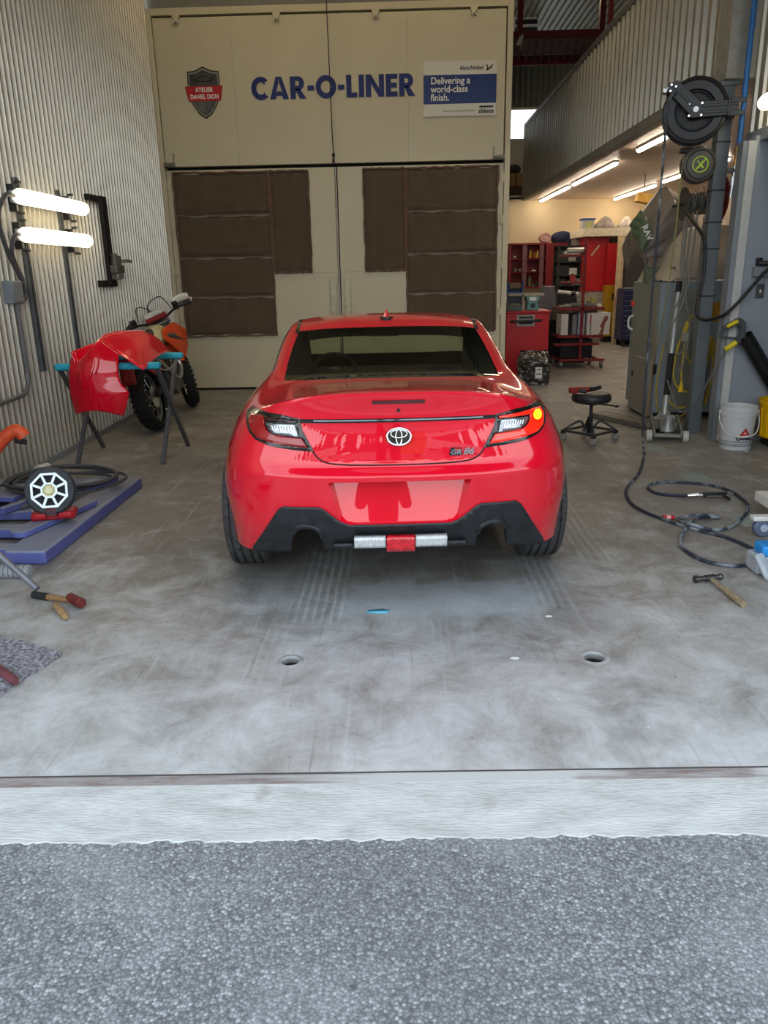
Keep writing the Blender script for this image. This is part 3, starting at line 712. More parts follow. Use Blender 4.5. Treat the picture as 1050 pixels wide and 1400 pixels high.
CAGE = [
 [(0,.16,.31),(.25,.16,.31),(.45,.17,.31),(.62,.22,.28),(.735,.31,.26),(.815,.50,.25),(.845,.86,.25),(.835,1.35,.22),(.835,2.1,.20),(.84,3.4,.22),(.70,4.1,.22),(0,4.24,.22)],
 [(0,.055,.40),(.25,.06,.40),(.45,.08,.40),(.63,.15,.40),(.75,.27,.40),(.830,.50,.40),(.865,.86,.40),(.85,1.35,.38),(.85,2.1,.36),(.87,3.4,.38),(.74,4.1,.38),(0,4.26,.38)],
 [(0,.03,.52),(.25,.035,.52),(.45,.055,.52),(.635,.12,.52),(.765,.255,.52),(.845,.50,.50),(.888,.86,.52),(.865,1.35,.48),(.86,2.1,.46),(.885,3.4,.50),(.76,4.1,.48),(0,4.27,.45)],
 [(0,.012,.615),(.25,.017,.615),(.45,.04,.615),(.635,.105,.615),(.765,.245,.61),(.84,.50,.60),(.888,.86,.60),(.865,1.35,.58),(.86,2.1,.55),(.89,3.4,.60),(.76,4.08,.55),(0,4.25,.52)],
 [(0,.0,.675),(.25,.005,.675),(.45,.028,.677),(.635,.095,.68),(.755,.238,.685),(.82,.50,.69),(.865,.86,.69),(.85,1.35,.66),(.86,2.1,.62),(.89,3.4,.66),(.75,4.05,.60),(0,4.23,.57)],
 [(0,.05,.712),(.25,.055,.712),(.45,.07,.716),(.63,.115,.728),(.74,.25,.745),(.797,.50,.755),(.832,.86,.765),(.83,1.35,.74),(.85,2.1,.70),(.885,3.4,.73),(.74,4.02,.66),(0,4.2,.62)],
 [(0,.060,.815),(.25,.065,.815),(.45,.083,.818),(.615,.135,.825),(.715,.275,.835),(.758,.52,.845),(.783,.86,.855),(.79,1.35,.83),(.83,2.1,.80),(.86,3.4,.80),(.7,3.95,.72),(0,4.12,.70)],
 [(0,.074,.915),(.25,.079,.915),(.45,.105,.913),(.595,.18,.900),(.675,.33,.902),(.708,.56,.910),(.728,.86,.920),(.745,1.35,.905),(.81,2.1,.88),(.80,3.4,.86),(.62,3.85,.77),(0,4.0,.75)],
 [(0,.022,1.032),(.25,.036,1.028),(.45,.09,1.005),(.575,.205,.950),(.635,.37,.934),(.662,.62,.942),(.682,.88,.960),(.705,1.35,.945),(.785,2.1,.90),(.74,3.35,.88),(.5,3.7,.80),(0,3.85,.79)],
 [(0,.20,1.030),(.25,.21,1.025),(.43,.27,.998),(.54,.39,.957),(.598,.56,.955),(.630,.75,.966),(.652,.95,.984),(.68,1.35,.968),(.765,2.1,.915),(.66,3.2,.87),(.4,3.45,.83),(0,3.55,.82)],
 [(0,.78,.975),(.25,.785,.975),(.46,.80,.972),(.57,.83,.973),(.607,.90,.980),(.628,1.02,.997),(.643,1.15,1.012),(.665,1.42,1.0),(.735,2.1,.945),(.64,2.95,.90),(.38,3.1,.87),(0,3.2,.865)],
 [(0,1.17,1.085),(.25,1.175,1.085),(.46,1.19,1.08),(.570,1.22,1.072),(.607,1.28,1.075),(.627,1.36,1.085),(.638,1.46,1.090),(.652,1.65,1.09),(.672,2.1,1.075),(.57,2.65,1.07),(.33,2.75,1.06),(0,2.82,1.06)],
 [(0,1.55,1.204),(.25,1.555,1.202),(.44,1.565,1.194),(.535,1.58,1.180),(.575,1.62,1.180),(.595,1.68,1.188),(.602,1.75,1.194),(.605,1.9,1.196),(.60,2.15,1.190),(.51,2.4,1.182),(.28,2.46,1.182),(0,2.5,1.184)],
 [(0,1.70,1.242),(.22,1.705,1.248),(.39,1.72,1.243),(.485,1.75,1.234),(.525,1.80,1.234),(.538,1.86,1.238),(.542,1.92,1.240),(.540,2.0,1.240),(.525,2.12,1.236),(.45,2.28,1.216),(.24,2.33,1.218),(0,2.36,1.220)],
]
def car_cage():
    bm = bmesh.new(); NR = len(CAGE); NC = 12
    last = [(0, 1.85+.30*j/11, 1.259) for j in range(NC)]
    rows = CAGE+[last]
    V = {}
    for sgn in (1, -1):
        for i, r in enumerate(rows):
            for j, p in enumerate(r):
                x = p[0]*sgn
                key = (i, j, sgn if p[0] > 1e-9 else 0)
                if key not in V: V[key] = bm.verts.new((x, p[1], p[2]))
    cl = bm.edges.layers.float.new('crease_edge')
    for sgn in (1, -1):
        g = lambda i, j: V.get((i, j, sgn)) or V[(i, j, 0)]
        for i in range(len(rows)-1):
            for j in range(NC-1):
                q = [g(i, j), g(i, j+1), g(i+1, j+1), g(i+1, j)]
                q2 = []
                for v in q:
                    if v not in q2: q2.append(v)
                if sgn < 0: q2.reverse()
                if len(q2) < 3: continue
                f = bm.faces.new(q2)
                f.material_index = 0
                if i in (10, 11):
                    if j <= 2: f.material_index = 1
                    elif j >= 9: f.material_index = 3
                    elif 5 <= j <= 8: f.material_index = 2
        def cr(i, j0, j1, w):
            for j in range(j0, j1):
                e = bm.edges.get((g(i, j), g(i, j+1)))
                if e: e[cl] = w
        cr(8, 0, 4, .72); cr(8, 4, 6, .35); cr(4, 0, 3, .5); cr(5, 0, 3, .45); cr(0, 0, 11, 1.0); cr(10, 0, 11, .25); cr(12, 0, 4, .3)
        cr(9, 0, 3, .1)
    bm.normal_update()
    me = bpy.data.meshes.new('cage'); bm.to_mesh(me); bm.free()
    o = bpy.data.objects.new('cage', me); COL.objects.link(o)
    s = o.modifiers.new('s', 'SUBSURF'); s.levels = 3; s.render_levels = 3
    dg = bpy.context.evaluated_depsgraph_get(); dg.update()
    out = bpy.data.meshes.new_from_object(o.evaluated_get(dg))
    bpy.data.objects.remove(o)
    return out
CAR_MESH = car_cage()
#CUTS
def inpoly(x, z, P):
    c = False; n = len(P)
    for i in range(n):
        (x1, z1), (x2, z2) = P[i], P[i-1]
        if (z1 > z) != (z2 > z) and x < (x2-x1)*(z-z1)/(z2-z1)+x1: c = not c
    return c
def cut(bm, poly, ax, ok):
    """cut poly's outline into the faces that ok() accepts; ax: the two coordinate axes of poly"""
    a, b = ax; no_ax = 3-a-b
    for i in range(len(poly)):
        p, q = poly[i-1], poly[i]
        if hypot(q[0]-p[0], q[1]-p[1]) < 1e-6: continue
        lo = (min(p[0], q[0])-.004, min(p[1], q[1])-.004); hi = (max(p[0], q[0])+.004, max(p[1], q[1])+.004)
        fs = []
        for f in bm.faces:
            if not ok(f): continue
            va = [v.co[a] for v in f.verts]; vb = [v.co[b] for v in f.verts]
            if max(va) < lo[0] or min(va) > hi[0] or max(vb) < lo[1] or min(vb) > hi[1]: continue
            fs.append(f)
        if not fs: continue
        co = [0, 0, 0]; co[a], co[b] = p
        no = [0, 0, 0]; no[a], no[b] = q[1]-p[1], -(q[0]-p[0])
        geom = list(set(fs) | {e for f in fs for e in f.edges} | {v for f in fs for v in f.verts})
        bmesh.ops.bisect_plane(bm, geom=geom, dist=1e-5, plane_co=co, plane_no=Vector(no).normalized())
def assign(bm, poly, ax, ok, idx, only=None):
    for f in bm.faces:
        if not ok(f) or (only is not None and f.material_index not in only): continue
        c = f.calc_center_median()
        if inpoly(c[ax[0]], c[ax[1]], poly): f.material_index = idx
mirror = lambda P: [(-x, z) for x, z in reversed(P)]
TL_OUT = [(.363,.776),(.455,.784),(.55,.796),(.62,.816),(.655,.841),(.678,.872),(.690,.900),(.660,.922),(.60,.931),(.51,.930),(.42,.915),(.41,.865)]
TL_RED = [(.390,.793),(.455,.799),(.535,.808),(.61,.824),(.642,.846),(.660,.880),(.650,.905),(.592,.914),(.580,.905),(.578,.878),(.566,.858),(.54,.843),(.414,.831)]
TL_TOP = [(.435,.897),(.572,.897),(.586,.914),(.43,.906)]
TL_CLR = [(.428,.839),(.532,.850),(.557,.864),(.563,.889),(.442,.889)]
DIFF_R = [(0,.447),(.222,.448),(.262,.466),(.334,.528),(.355,.537),(.511,.535),(.532,.520),(.675,.300),(.70,.20),(0,.20)]
DIFF = DIFF_R[1:9]+[(-x, z) for x, z in reversed(DIFF_R[1:9])]
CUT_R = [(.343,.20),(.345,.385),(.358,.42),(.385,.438),(.42,.442),(.45,.432),(.475,.402),(.497,.30),(.50,.20)]
PLATE = [(.306,.652),(.264,.484),(.245,.463),(.21,.455),(-.21,.455),(-.245,.463),(-.264,.484),(-.306,.652)]
GARN = [(-.416,.8975),(.416,.8975),(.416,.9135),(-.416,.9135)]
rear = lambda f: (lambda c: c.y < .75 and f.normal.y < .35)(f.calc_center_median())
bm = bmesh.new(); bm.from_mesh(CAR_MESH); bm.normal_update()
XZ = (0, 2); YZ = (1, 2)
for P in (TL_OUT, TL_RED, TL_TOP, TL_CLR, CUT_R):
    cut(bm, P, XZ, rear); cut(bm, mirror(P), XZ, rear)
for P in (DIFF, PLATE, GARN): cut(bm, P, XZ, rear)
bm.normal_update()
assign(bm, DIFF, XZ, rear, 6); assign(bm, PLATE, XZ, rear, 5); assign(bm, GARN, XZ, rear, 7)
for P, Q in ((TL_OUT, 8), (TL_RED, 9), (TL_TOP, 10), (TL_CLR, 11), (CUT_R, 12)):
    assign(bm, P, XZ, rear, Q); assign(bm, mirror(P), XZ, rear, Q+10)
ARCH = []
for cy in (.86, 3.43):
    A = [(cy+.352*cos(pi*k/18), .32+.352*sin(pi*k/18)) for k in range(19)]+[(cy-.352, .1), (cy+.352, .1)]
    sd = lambda f: abs(f.calc_center_median().x) > .6
    cut(bm, A, YZ, sd); assign(bm, A, YZ, sd, 12)
T0 = BVHTree.FromBMesh(bm)
bmesh.ops.delete(bm, geom=[f for f in bm.faces if f.material_index in (12, 22)], context='FACES')
bm.normal_update()
# split into the car's parts, along the cuts
def take(ids, name, m, off=0.0, thick=0.0, parent=car, fn=None, smooth_angle=50):
    n = bm.copy(); n.normal_update()
    nor = {v.index: v.normal.copy() for v in n.verts}
    bmesh.ops.delete(n, geom=[f for f in n.faces if f.material_index not in ids], context='FACES')
    for v in n.verts: v.co += v.normal*0 if not off else Vector((0, 0, 0))
    if off:
        n.normal_update()
        for v in n.verts: v.co += v.normal*off
    if fn: fn(n)
    for f in n.faces: f.material_index = 0; f.smooth = True
    me = bpy.data.meshes.new(name); n.to_mesh(me); n.free(); me.materials.append(m)
    me.shade_smooth(); me.set_sharp_from_angle(angle=radians(smooth_angle))
    o = bpy.data.objects.new(name, me); COL.objects.link(o); o.parent = parent
    if thick:
        q = o.modifiers.new('solid', 'SOLIDIFY'); q.thickness = thick; q.offset = -1
    return o
def recess(n):
    # number plate panel: the hole's rim is drawn in to a plane that leans back at the top
    hole = [e for e in n.edges if e.is_boundary and all(rim(v.co) for v in e.verts)]
    r = bmesh.ops.extrude_edge_only(n, edges=hole)
    nv = [g for g in r['geom'] if isinstance(g, bmesh.types.BMVert)]; ne = [g for g in r['geom'] if isinstance(g, bmesh.types.BMEdge)]
    for v in nv:
        z = v.co.z; v.co.y = .062+(z-.455)/.195*.046; v.co.x *= .955; v.co.z = .457+(z-.455)*.985
    f = bmesh.ops.contextual_create(n, geom=[e for e in ne if e.is_boundary])
    for q in f.get('faces', []): q.smooth = False
def rim(c):
    if c.y > .2 or abs(c.x) > .31 or c.z < .45 or c.z > .656: return False
    for i in range(len(PLATE)):
        p, q = Vector(PLATE[i-1]), Vector(PLATE[i]); d = q-p; t = max(0, min(1, (Vector((c.x, c.z))-p).dot(d)/d.length_squared))
        if (p+d*t-Vector((c.x, c.z))).length < 1e-4: return True
    return False
body = take({0}, 'body_shell', M_CAR, fn=recess, smooth_angle=38); body['label'] = 'glossy red painted body shell'
M_TINT = bpy.data.materials.new('tinted_glass'); M_TINT.use_nodes = True
def glass_nodes(m, tint, f0=1.45):
    N, L = m.node_tree.nodes, m.node_tree.links
    for x in list(N): N.remove(x)
    o = N.new('ShaderNodeOutputMaterial'); t = N.new('ShaderNodeBsdfTransparent'); g = N.new('ShaderNodeBsdfGlossy'); mx = N.new('ShaderNodeMixShader'); ge = N.new('ShaderNodeNewGeometry')
    nz = N.new('ShaderNodeTexNoise'); nz.inputs['Scale'].default_value = 2; rp = N.new('ShaderNodeValToRGB')
    rp.color_ramp.elements[0].color = tuple(x*.96 for x in tint)+(1,); rp.color_ramp.elements[1].color = tint+(1,)
    L.new(nz.outputs['Fac'], rp.inputs[0]); L.new(rp.outputs[0], t.inputs[0])
    g.inputs['Roughness'].default_value = .01
    dt = N.new('ShaderNodeVectorMath'); dt.operation = 'DOT_PRODUCT'; L.new(ge.outputs['Incoming'], dt.inputs[0]); L.new(ge.outputs['Normal'], dt.inputs[1])
    ab = N_math(N, L, 'SUBTRACT', 1.0, N_math(N, L, 'ABSOLUTE', dt.outputs['Value']))
    L.new(N_math(N, L, 'ADD', N_math(N, L, 'MULTIPLY', N_math(N, L, 'POWER', ab, 5.0), .9), .04), mx.inputs[0]); L.new(t.outputs[0], mx.inputs[1]); L.new(g.outputs[0], mx.inputs[2]); L.new(mx.outputs[0], o.inputs[0])
glass_nodes(M_TINT, (.62, .66, .54))
M_SHIELD = bpy.data.materials.new('windscreen_glass'); M_SHIELD.use_nodes = True; glass_nodes(M_SHIELD, (.74, .80, .70))
take({1}, 'rear_window', M_TINT)
for sgn in (-1, 1):
    take({2}, 'side_window', M_TINT, fn=lambda n, s=sgn: bmesh.ops.delete(n, geom=[f for f in n.faces if f.calc_center_median().x*s < 0], context='FACES'))
take({3}, 'windscreen', M_SHIELD)
# black ceramic band round the rear window
M_TRIMB = mat('gloss_black', '0b0b0c', .12, var=.1, coat=.6)
M_BUMPB = mat('textured_black_bumper', '1d2024', .42, var=.3, scale=22, bump=.08, bscale=300)
def onbody(x, z, off=0.0):
    h = T0.ray_cast(Vector((x, -1, z)), Vector((0, 1, 0)))
    return h[0]+h[1]*off if h[0] else Vector((x, .05, z))
def onroof(x, y, off=0.0):
    h = T0.ray_cast(Vector((x, y, 3)), Vector((0, 0, -1)))
    return h[0]+h[1]*off if h[0] else Vector((x, y, 1.2))
dif = take({6}, 'rear_diffuser', M_BUMPB, off=.012, thick=.05); dif['label'] = 'matt black lower bumper with two empty exhaust openings'
def cutlip(s):
    mb = MB(); pts = [onbody(s*x, z, .010) for x, z in CUT_R[1:7]]
    ref = T0
    k = spline(pts, 4); rows = []
    c = Vector((s*.42, 0, .34)); n = len(k)
    vs = []
    for p in k:
        d = (p-c); d.y = 0; d.normalize()
        vs += [p+d*.020+Vector((0, -.002, 0)), p+d*.006+Vector((0, -.014, 0)), p-d*.006+Vector((0, -.006, 0)), p-d*.004+Vector((0, .10, 0))]
    mb.add(vs, [(4*i+j, 4*i+j+1, 4*i+j+5, 4*i+j+4) for i in range(n-1) for j in range(3)])
    mb.build('exhaust_surround', M_BUMPB, dif)
cutlip(1); cutlip(-1)
take({7}, 'garnish_strip', M_TRIMB, off=.003)
mb = MB(); P_ = [onbody(-.36+.72*i/30, .9075, .0045) for i in range(31)]
mb.add([p+Vector((0, 0, d)) for p in P_ for d in (-.003, .003)], [(2*i, 2*i+2, 2*i+3, 2*i+1) for i in range(30)])
mb.build('garnish_highlight', MT['chrome'], car)
# tail lights
M_LRED = mat('red_lens', '8c060c', .12, var=.1, coat=1.0, emit='c01010', estr=.06)
M_LDARK = mat('smoked_red_lens', '2a0608', .12, var=.1, coat=1.0)
M_LCLR = mat('clear_ribbed_lens', '9aa0a6', .18, .75, var=.25, scale=60, coat=1.0)
M_LLIT = mat('lit_red_lens', 'd01810', .15, var=.1, coat=1.0, emit='ff2a10', estr=.9)
M_AMB = mat('lit_amber_bulb', 'ffa010', .3, var=0, emit='ff9a10', estr=6.0)
for s, add, red in ((-1, 10, M_LRED), (1, 0, M_LLIT)):
    bz = take({8+add}, 'tail_light', M_TRIMB, off=.004, thick=.02)
    bz['label'] = 'unlit tail light with red lens and clear reversing lens' if s < 0 else 'tail light glowing amber and red at its outer corner'
    take({9+add}, 'red_lens', red, off=.008, thick=.01, parent=bz)
    take({10+add}, 'upper_lens', M_LDARK if s < 0 else red, off=.007, thick=.01, parent=bz)
    take({11+add}, 'reversing_lens', M_LCLR, off=.006, thick=.01, parent=bz)
    mb = MB()
    for i in range(9):
        x = .445+.012*i; p = onbody(s*x, .868, .0075); q = onbody(s*(x-.006), .850+.0015*i, .0075); mb.tube([p+Vector((0,0,.012)), q], .0022, 5)
    mb.build('lens_rib', MT['chrome'], bz)
    # a light line along the lower edge of the lens, bulb glow on the lit side
    mb = MB(); pl = [onbody(s*x, z, .0105) for x, z in ((.405,.800),(.46,.806),(.535,.816),(.605,.832),(.634,.852),(.648,.88),(.640,.898),(.60,.906))]
    mb.tube(spline(pl, 5), .0022, 6); mb.build('light_guide', red, bz)
    if s > 0:
        mb = MB(); c = onbody(.616, .885, .010)
        mb.grid(lambda u, v: onbody(.617+.024*u*cos(2*pi*v), .886+.019*u*sin(2*pi*v), .0095), 4, 24); mb.build('amber_bulb', M_AMB, bz)
# trunk and bumper seams
M_SEAM = mat('panel_gap', '160305', .8, var=.1)
mb = MB(); SE = [(.366,.776),(.356,.758),(.338,.742),(.312,.729),(.27,.722),(.2,.718),(.1,.7155),(0,.715)]
SE = [onbody(x, z, -.0005) for x, z in SE]; full = SE+[Vector((-p.x, p.y, p.z)) for p in SE[-2::-1]]
mb.tube(spline(full, 4), .0035, 6); mb.build('boot_seam', M_SEAM, car)
for s in (-1, 1):
    mb = MB(); L_ = [onbody(s*x, z, -.001) for x, z in ((.692,.895),(.715,.865),(.745,.80),(.775,.74))]
    mb.tube(spline(L_, 4), .0025, 6); mb.build('bumper_seam', M_SEAM, car)
# third brake light, lock, reversing lamps and fog lamp
mb = MB(); mb.grid(lambda u, v: onbody(-.11+.22*u, .979+.016*v, .003), 16, 2); mb.build('brake_light_bar', mat('dark_red_bar', '4a070b', .15, coat=1.0), car)
mb = MB(); p = onbody(0, .949); mb.cyl(p+Vector((0,.01,0)), p+Vector((0,-.004,0)), .0075, n=16); mb.build('boot_lock', MT['black_plastic'], car)
def lampblock(name, x0, x1, z0, z1, m, label=None):
    mb = MB(); n = 10
    f = lambda x, z, o: onbody(x, max(z, .345), 0)*1 + Vector((0, o, z-max(z, .345)))
    def fn(u, v): p = onbody(x0+(x1-x0)*u, .40); return (p.x, .038+(.405-(z0+(z1-z0)*v))*.25+.3*(p.y-onbody(0,.4).y), z0+(z1-z0)*v)
    mb.grid(fn, n, 4); o = mb.build(name, m, car, solid=.03); return o
M_LWH = mat('white_ribbed_lens', 'c3c8c9', .2, .1, var=.2, scale=70, stretch=(3,1,.3), coat=1.0)
for s in (-1, 1): lampblock('reversing_lamp', .066 if s > 0 else -.203, .203 if s > 0 else -.066, .358, .404, M_LWH)
lampblock('fog_lamp', -.062, .062, .336, .404, mat('fog_red_lens', 'c01020', .2, var=.35, scale=60, coat=1.0, emit='c01020', estr=.12))
mb = MB(); mb.box((-.30, .085, .325), (.30, .16, .352)); mb.box((-.215, .05, .330), (.215, .12, .357)); mb.build('lower_lip', M_BUMPB, dif, bevel=.01)
# maker's oval emblem and model badge
eb = onbody(0, .835); ez = (eb-onbody(0, .80)); tilt = atan2(ez.y, ez.z)
ER = Matrix.Translation(eb) @ Matrix.Rotation(-tilt, 4, 'X')
def ell(cx, cz, a, b, r, k=40): return [ER @ Vector((cx+a*cos(2*pi*i/k), -.010, cz+b*sin(2*pi*i/k))) for i in range(k)]
mb = MB(); mb.tube(ell(0, 0, .050, .0355, 0), .0048, 8, closed=True); mb.tube(ell(0, .012, .034, .0165, 0), .0030, 8, closed=True); mb.tube(ell(0, -.002, .0125, .0315, 0), .0030, 8, closed=True)
em = mb.build('oval_emblem', MT['chrome'], car)
mb = MB(); mb.prism([(.050*cos(2*pi*i/40), .0355*sin(2*pi*i/40)) for i in range(40)], -.008, -.001, ER); mb.build('emblem_backing', mat('emblem_backing', '3a3d3c', .1, .8, var=.3, scale=30), em)
bg = Matrix.Translation(onbody(.266, .766)+Vector((0, -.004, 0)))
mb = MB(); mb.prism([(-.052, -.017), (.002, -.017), (.002, .017), (-.045, .017)], -.004, 0, bg); b0 = mb.build('model_badge', MT['black_plastic'], car, bevel=.001)
mb = MB(); mb.prism([(-.028, -.002), (.0, -.002), (.0, .015), (-.028, .015)], -.0052, -.0038, bg); mb.build('badge_red_field', MT['red_paint'], b0, smooth=False)
bl = bg.translation
text_mesh('badge_letters', 'GR', .030, MT['chrome'], b0, bl+Vector((-.024, -.0058, -.003)), bold=.0008, sx=1.15, shear=.2)
text_mesh('badge_letters', '86', .040, MT['chrome'], b0, bl+Vector((.030, -.0045, 0)), bold=.0012, sx=1.1, shear=.3)
# roof mouldings, fin aerial
for s in (-1, 1):
    mb = MB(); P_ = [onroof(s*(.535-.035*max(0, (1.62-y)/.15)*0+.0*y), y, .002) for y in (1.53, 1.6, 1.7, 1.82, 1.95, 2.1, 2.25)]
    vs = [p+Vector((d, 0, .002)) for p in P_ for d in (-.011, .011)]
    mb.add(vs, [(2*i, 2*i+1, 2*i+3, 2*i+2) for i in range(6)]); mb.build('roof_moulding', M_TRIMB, car)
fy = 1.70; fb = onroof(0, fy)
mb = MB(); secs = [(0, .026, .075, 0), (.018, .020, .062, .006), (.038, .010, .042, .020), (.055, .004, .020, .036)]
vs = []
for z, w, l, sh_ in secs:
    for i in range(16):
        t = 2*pi*i/16; vs.append((fb.x+w*cos(t), fb.y+.035+l*sin(t)*.9-sh_, fb.z+z-.004))
mb.add(vs, [(16*i+j, 16*i+(j+1) % 16, 16*(i+1)+(j+1) % 16, 16*(i+1)+j) for i in range(3) for j in range(16)]+[tuple(48+j for j in range(16))])
mb.build('fin_aerial', M_CAR, car, sub=1)
mb = MB(); mb.lathe([(0, .006), (.04, .006), (.047, .0), (.047, -.02)], Matrix.Translation(fb+Vector((0, .03, 0))) @ Matrix.Diagonal((.95, 2.1, 1, 1)), n=24); mb.build('aerial_base', MT['black_plastic'], car)
# cabin: floor pan, trim, folded seats, dash, wheel, mirror, headliner
M_CAB = mat('dark_cabin_trim', '121315', .7, var=.2)
mb = MB(); mb.box((-.60, 1.3, .22), (.60, 4.0, .30)); mb.box((-.60, .9, .36), (.60, 1.35, .42)); mb.cyl((-.62, .86, .32), (.62, .86, .32), .035, n=10); mb.build('underbody', mat('underbody', '1a1a1b', .8, var=.2), car)
mb = MB(); mb.box((-.56, .84, .86), (.56, 1.45, .89)); mb.box((-.58, 1.4, .40), (.58, 1.5, .89)); mb.build('parcel_shelf', M_CAB, car)
for s in (-1, 1):
    mb = MB(); mb.box((s*.36-.24, 1.72, .35), (s*.36+.24, 1.95, .80)); mb.box((s*.36-.13, 1.78, .78), (s*.36+.13, 1.88, .92)); mb.box((s*.36-.24, 1.9, .32), (s*.36+.24, 2.45, .48)); mb.build('seat', M_CAB, car, bevel=.05, segs=3)
mb = MB(); mb.box((-.66, 2.6, .5), (.66, 3.1, .80)); mb.build('dashboard', M_CAB, car, bevel=.05)
sw = MB(); SWM = Matrix.Translation((-.36, 2.42, .80)) @ Matrix.Rotation(radians(65), 4, 'X')
sw.tube([SWM @ Vector((.165*cos(2*pi*i/32), .165*sin(2*pi*i/32), 0)) for i in range(32)], .016, 8, closed=True)
so = sw.build('steering_wheel', M_CAB, car)
sw = MB(); sw.cyl(SWM @ Vector((0,0,-.01)), SWM @ Vector((0,0,.03)), .06, n=16)
for a in (0, pi, -pi/2): sw.beam(SWM @ Vector((.05*cos(a), .05*sin(a), 0)), SWM @ Vector((.17*cos(a), .17*sin(a), 0)), .03, .012)
sw.build('wheel_spokes', MT['steel'], so)
mb = MB(); mb.box((-.10, 2.38, 1.075), (.10, 2.41, 1.13)); mb.cyl((0, 2.40, 1.12), (0, 2.45, 1.17), .01, n=8); mb.build('rear_view_mirror', M_CAB, car, bevel=.01)
for s in (-1, 1):
    mb = MB(); mb.add([(s*.60, 1.15, .93), (s*.585, 1.66, 1.15), (s*.50, 1.85, 1.17), (s*.45, 1.50, .93)], [(0, 1, 2, 3)]); mb.build('pillar_trim', M_CAB, car, solid=.01)
mb = MB(); mb.grid(lambda u, v: (lambda p: (p.x*.97, p.y, p.z-.045-.03*(1-v)))(onroof(-.50+1.0*u, 1.60+.82*v)), 12, 10); mb.build('headliner', M_CAB, car)
# wheels
M_TREAD = mat('dusty_tyre', '3d3d3e', .85, var=.3, scale=40, bump=.1)
M_RIM = mat('dark_alloy', '3b3d40', .35, .7, var=.1)
def wheel(x, y, s):
    t = bpy.data.objects.new('wheel', None); COL.objects.link(t); t.parent = car; t.location = (x, y, .32)
    MY = Matrix.Rotation(pi/2, 4, 'Y'); h = .108; R_ = .32
    prof = [(.225, -h+.012), (.27, -h), (.305, -h+.012)]
    gx = (-.062, -.022, .022, .062); z = -h+.02
    prof.append((R_-.004, z))
    for g in gx: prof += [(R_, g-.007), (R_-.009, g-.006), (R_-.009, g+.006), (R_, g+.007)]
    prof += [(R_-.004, h-.02), (.305, h-.012), (.27, h), (.225, h-.012)]
    mb = MB(); mb.lathe(prof, MY, n=64); mb.build('tyre', M_TREAD, t, angle=40)
    mb = MB()
    for k in range(64):
        a = 2*pi*k/64
        for x0, x1, tw in ((-h+.018, -.071, .02), (.071, h-.018, -.02)):
            pts = [(x0, R_+.0004, a), (x1, R_+.0006, a+tw)]
            vs = []
            for px, r, an in pts:
                for da in (-.004, .004): vs.append((px, r*cos(an+da), r*sin(an+da)))
            mb.add(vs, [(0, 1, 3, 2)])
    mb.build('tread_sipe', MT['black_rubber'], t)
    mb = MB(); mb.lathe([(.0, s*.06), (.06, s*.062), (.09, s*.05)], MY, n=24); mb.lathe([(.225, -.09), (.215, -.07), (.21, .07), (.225, .09)], MY, n=40)
    for k in range(10):
        a = 2*pi*k/10; mb.beam((s*.055, .05*cos(a), .05*sin(a)), (s*.085, .215*cos(a), .215*sin(a)), .025, .02, up=(1, 0, 0))
    mb.build('rim', M_RIM, t)
    mb = MB(); mb.cyl((-s*.0, 0, 0), (-s*.02, 0, 0), .15, n=32); mb.build('brake_disc', MT['steel'], t)
for y in (.86, 3.43):
    for s in (-1, 1): wheel(s*.772, y, s)
for s in (-1, 1):
    mb = MB(); n = 18
    for cy in (.86, 3.43):
        vs = []
        for k in range(n+1):
            a = pi*k/n; vs += [(s*.80, cy+.350*cos(a), .33+.350*sin(a)), (s*.62, cy+.362*cos(a), .32+.362*sin(a))]
        mb.add(vs, [(2*k, 2*k+1, 2*k+3, 2*k+2) for k in range(n)])
    mb.build('wheel_arch_liner', MT['black_plastic'], car)
    # small side marker and door mirror
    mb = MB(); h = T0.ray_cast(Vector((s*2, .42, .69)), Vector((-s, 0, 0)))
    def mk(u, v, s=s):
        q = T0.ray_cast(Vector((s*2, .34+.05*u, .66+.06*v)), Vector((-s, 0, 0))); return q[0]+q[1]*.003
    mb.grid(mk, 4, 4); mb.build('side_marker', mat('amber_reflector_'+('a' if s < 0 else 'b'), 'c24414', .25, coat=.5) , car)
bm.free()
# ------------------------------------------------------------------ along the corrugated wall
M_STRUT = mat('grey_strut', '6d7073', .45, .5, var=.1)
def strut(y, z0, z1, label):
    mb = MB(); X = -3.012
    mb.box((X, y-.021, z0), (X+.004, y+.021, z1)); mb.box((X, y-.021, z0), (X+.042, y-.017, z1)); mb.box((X, y+.017, z0), (X+.042, y+.021, z1))
    mb.box((X+.038, y-.021, z0), (X+.042, y-.011, z1)); mb.box((X+.038, y+.011, z0), (X+.042, y+.021, z1))
    tag(mb.build('strut_rail', M_STRUT), label, 'rail', 'rails behind the wall lamps')
strut(6.46, .77, 2.27, 'upright grey steel rail behind the cabled ends of the wall lamps')
strut(7.22, .69, 2.25, 'upright grey steel rail behind the wall lamp ends nearer the black bracket')
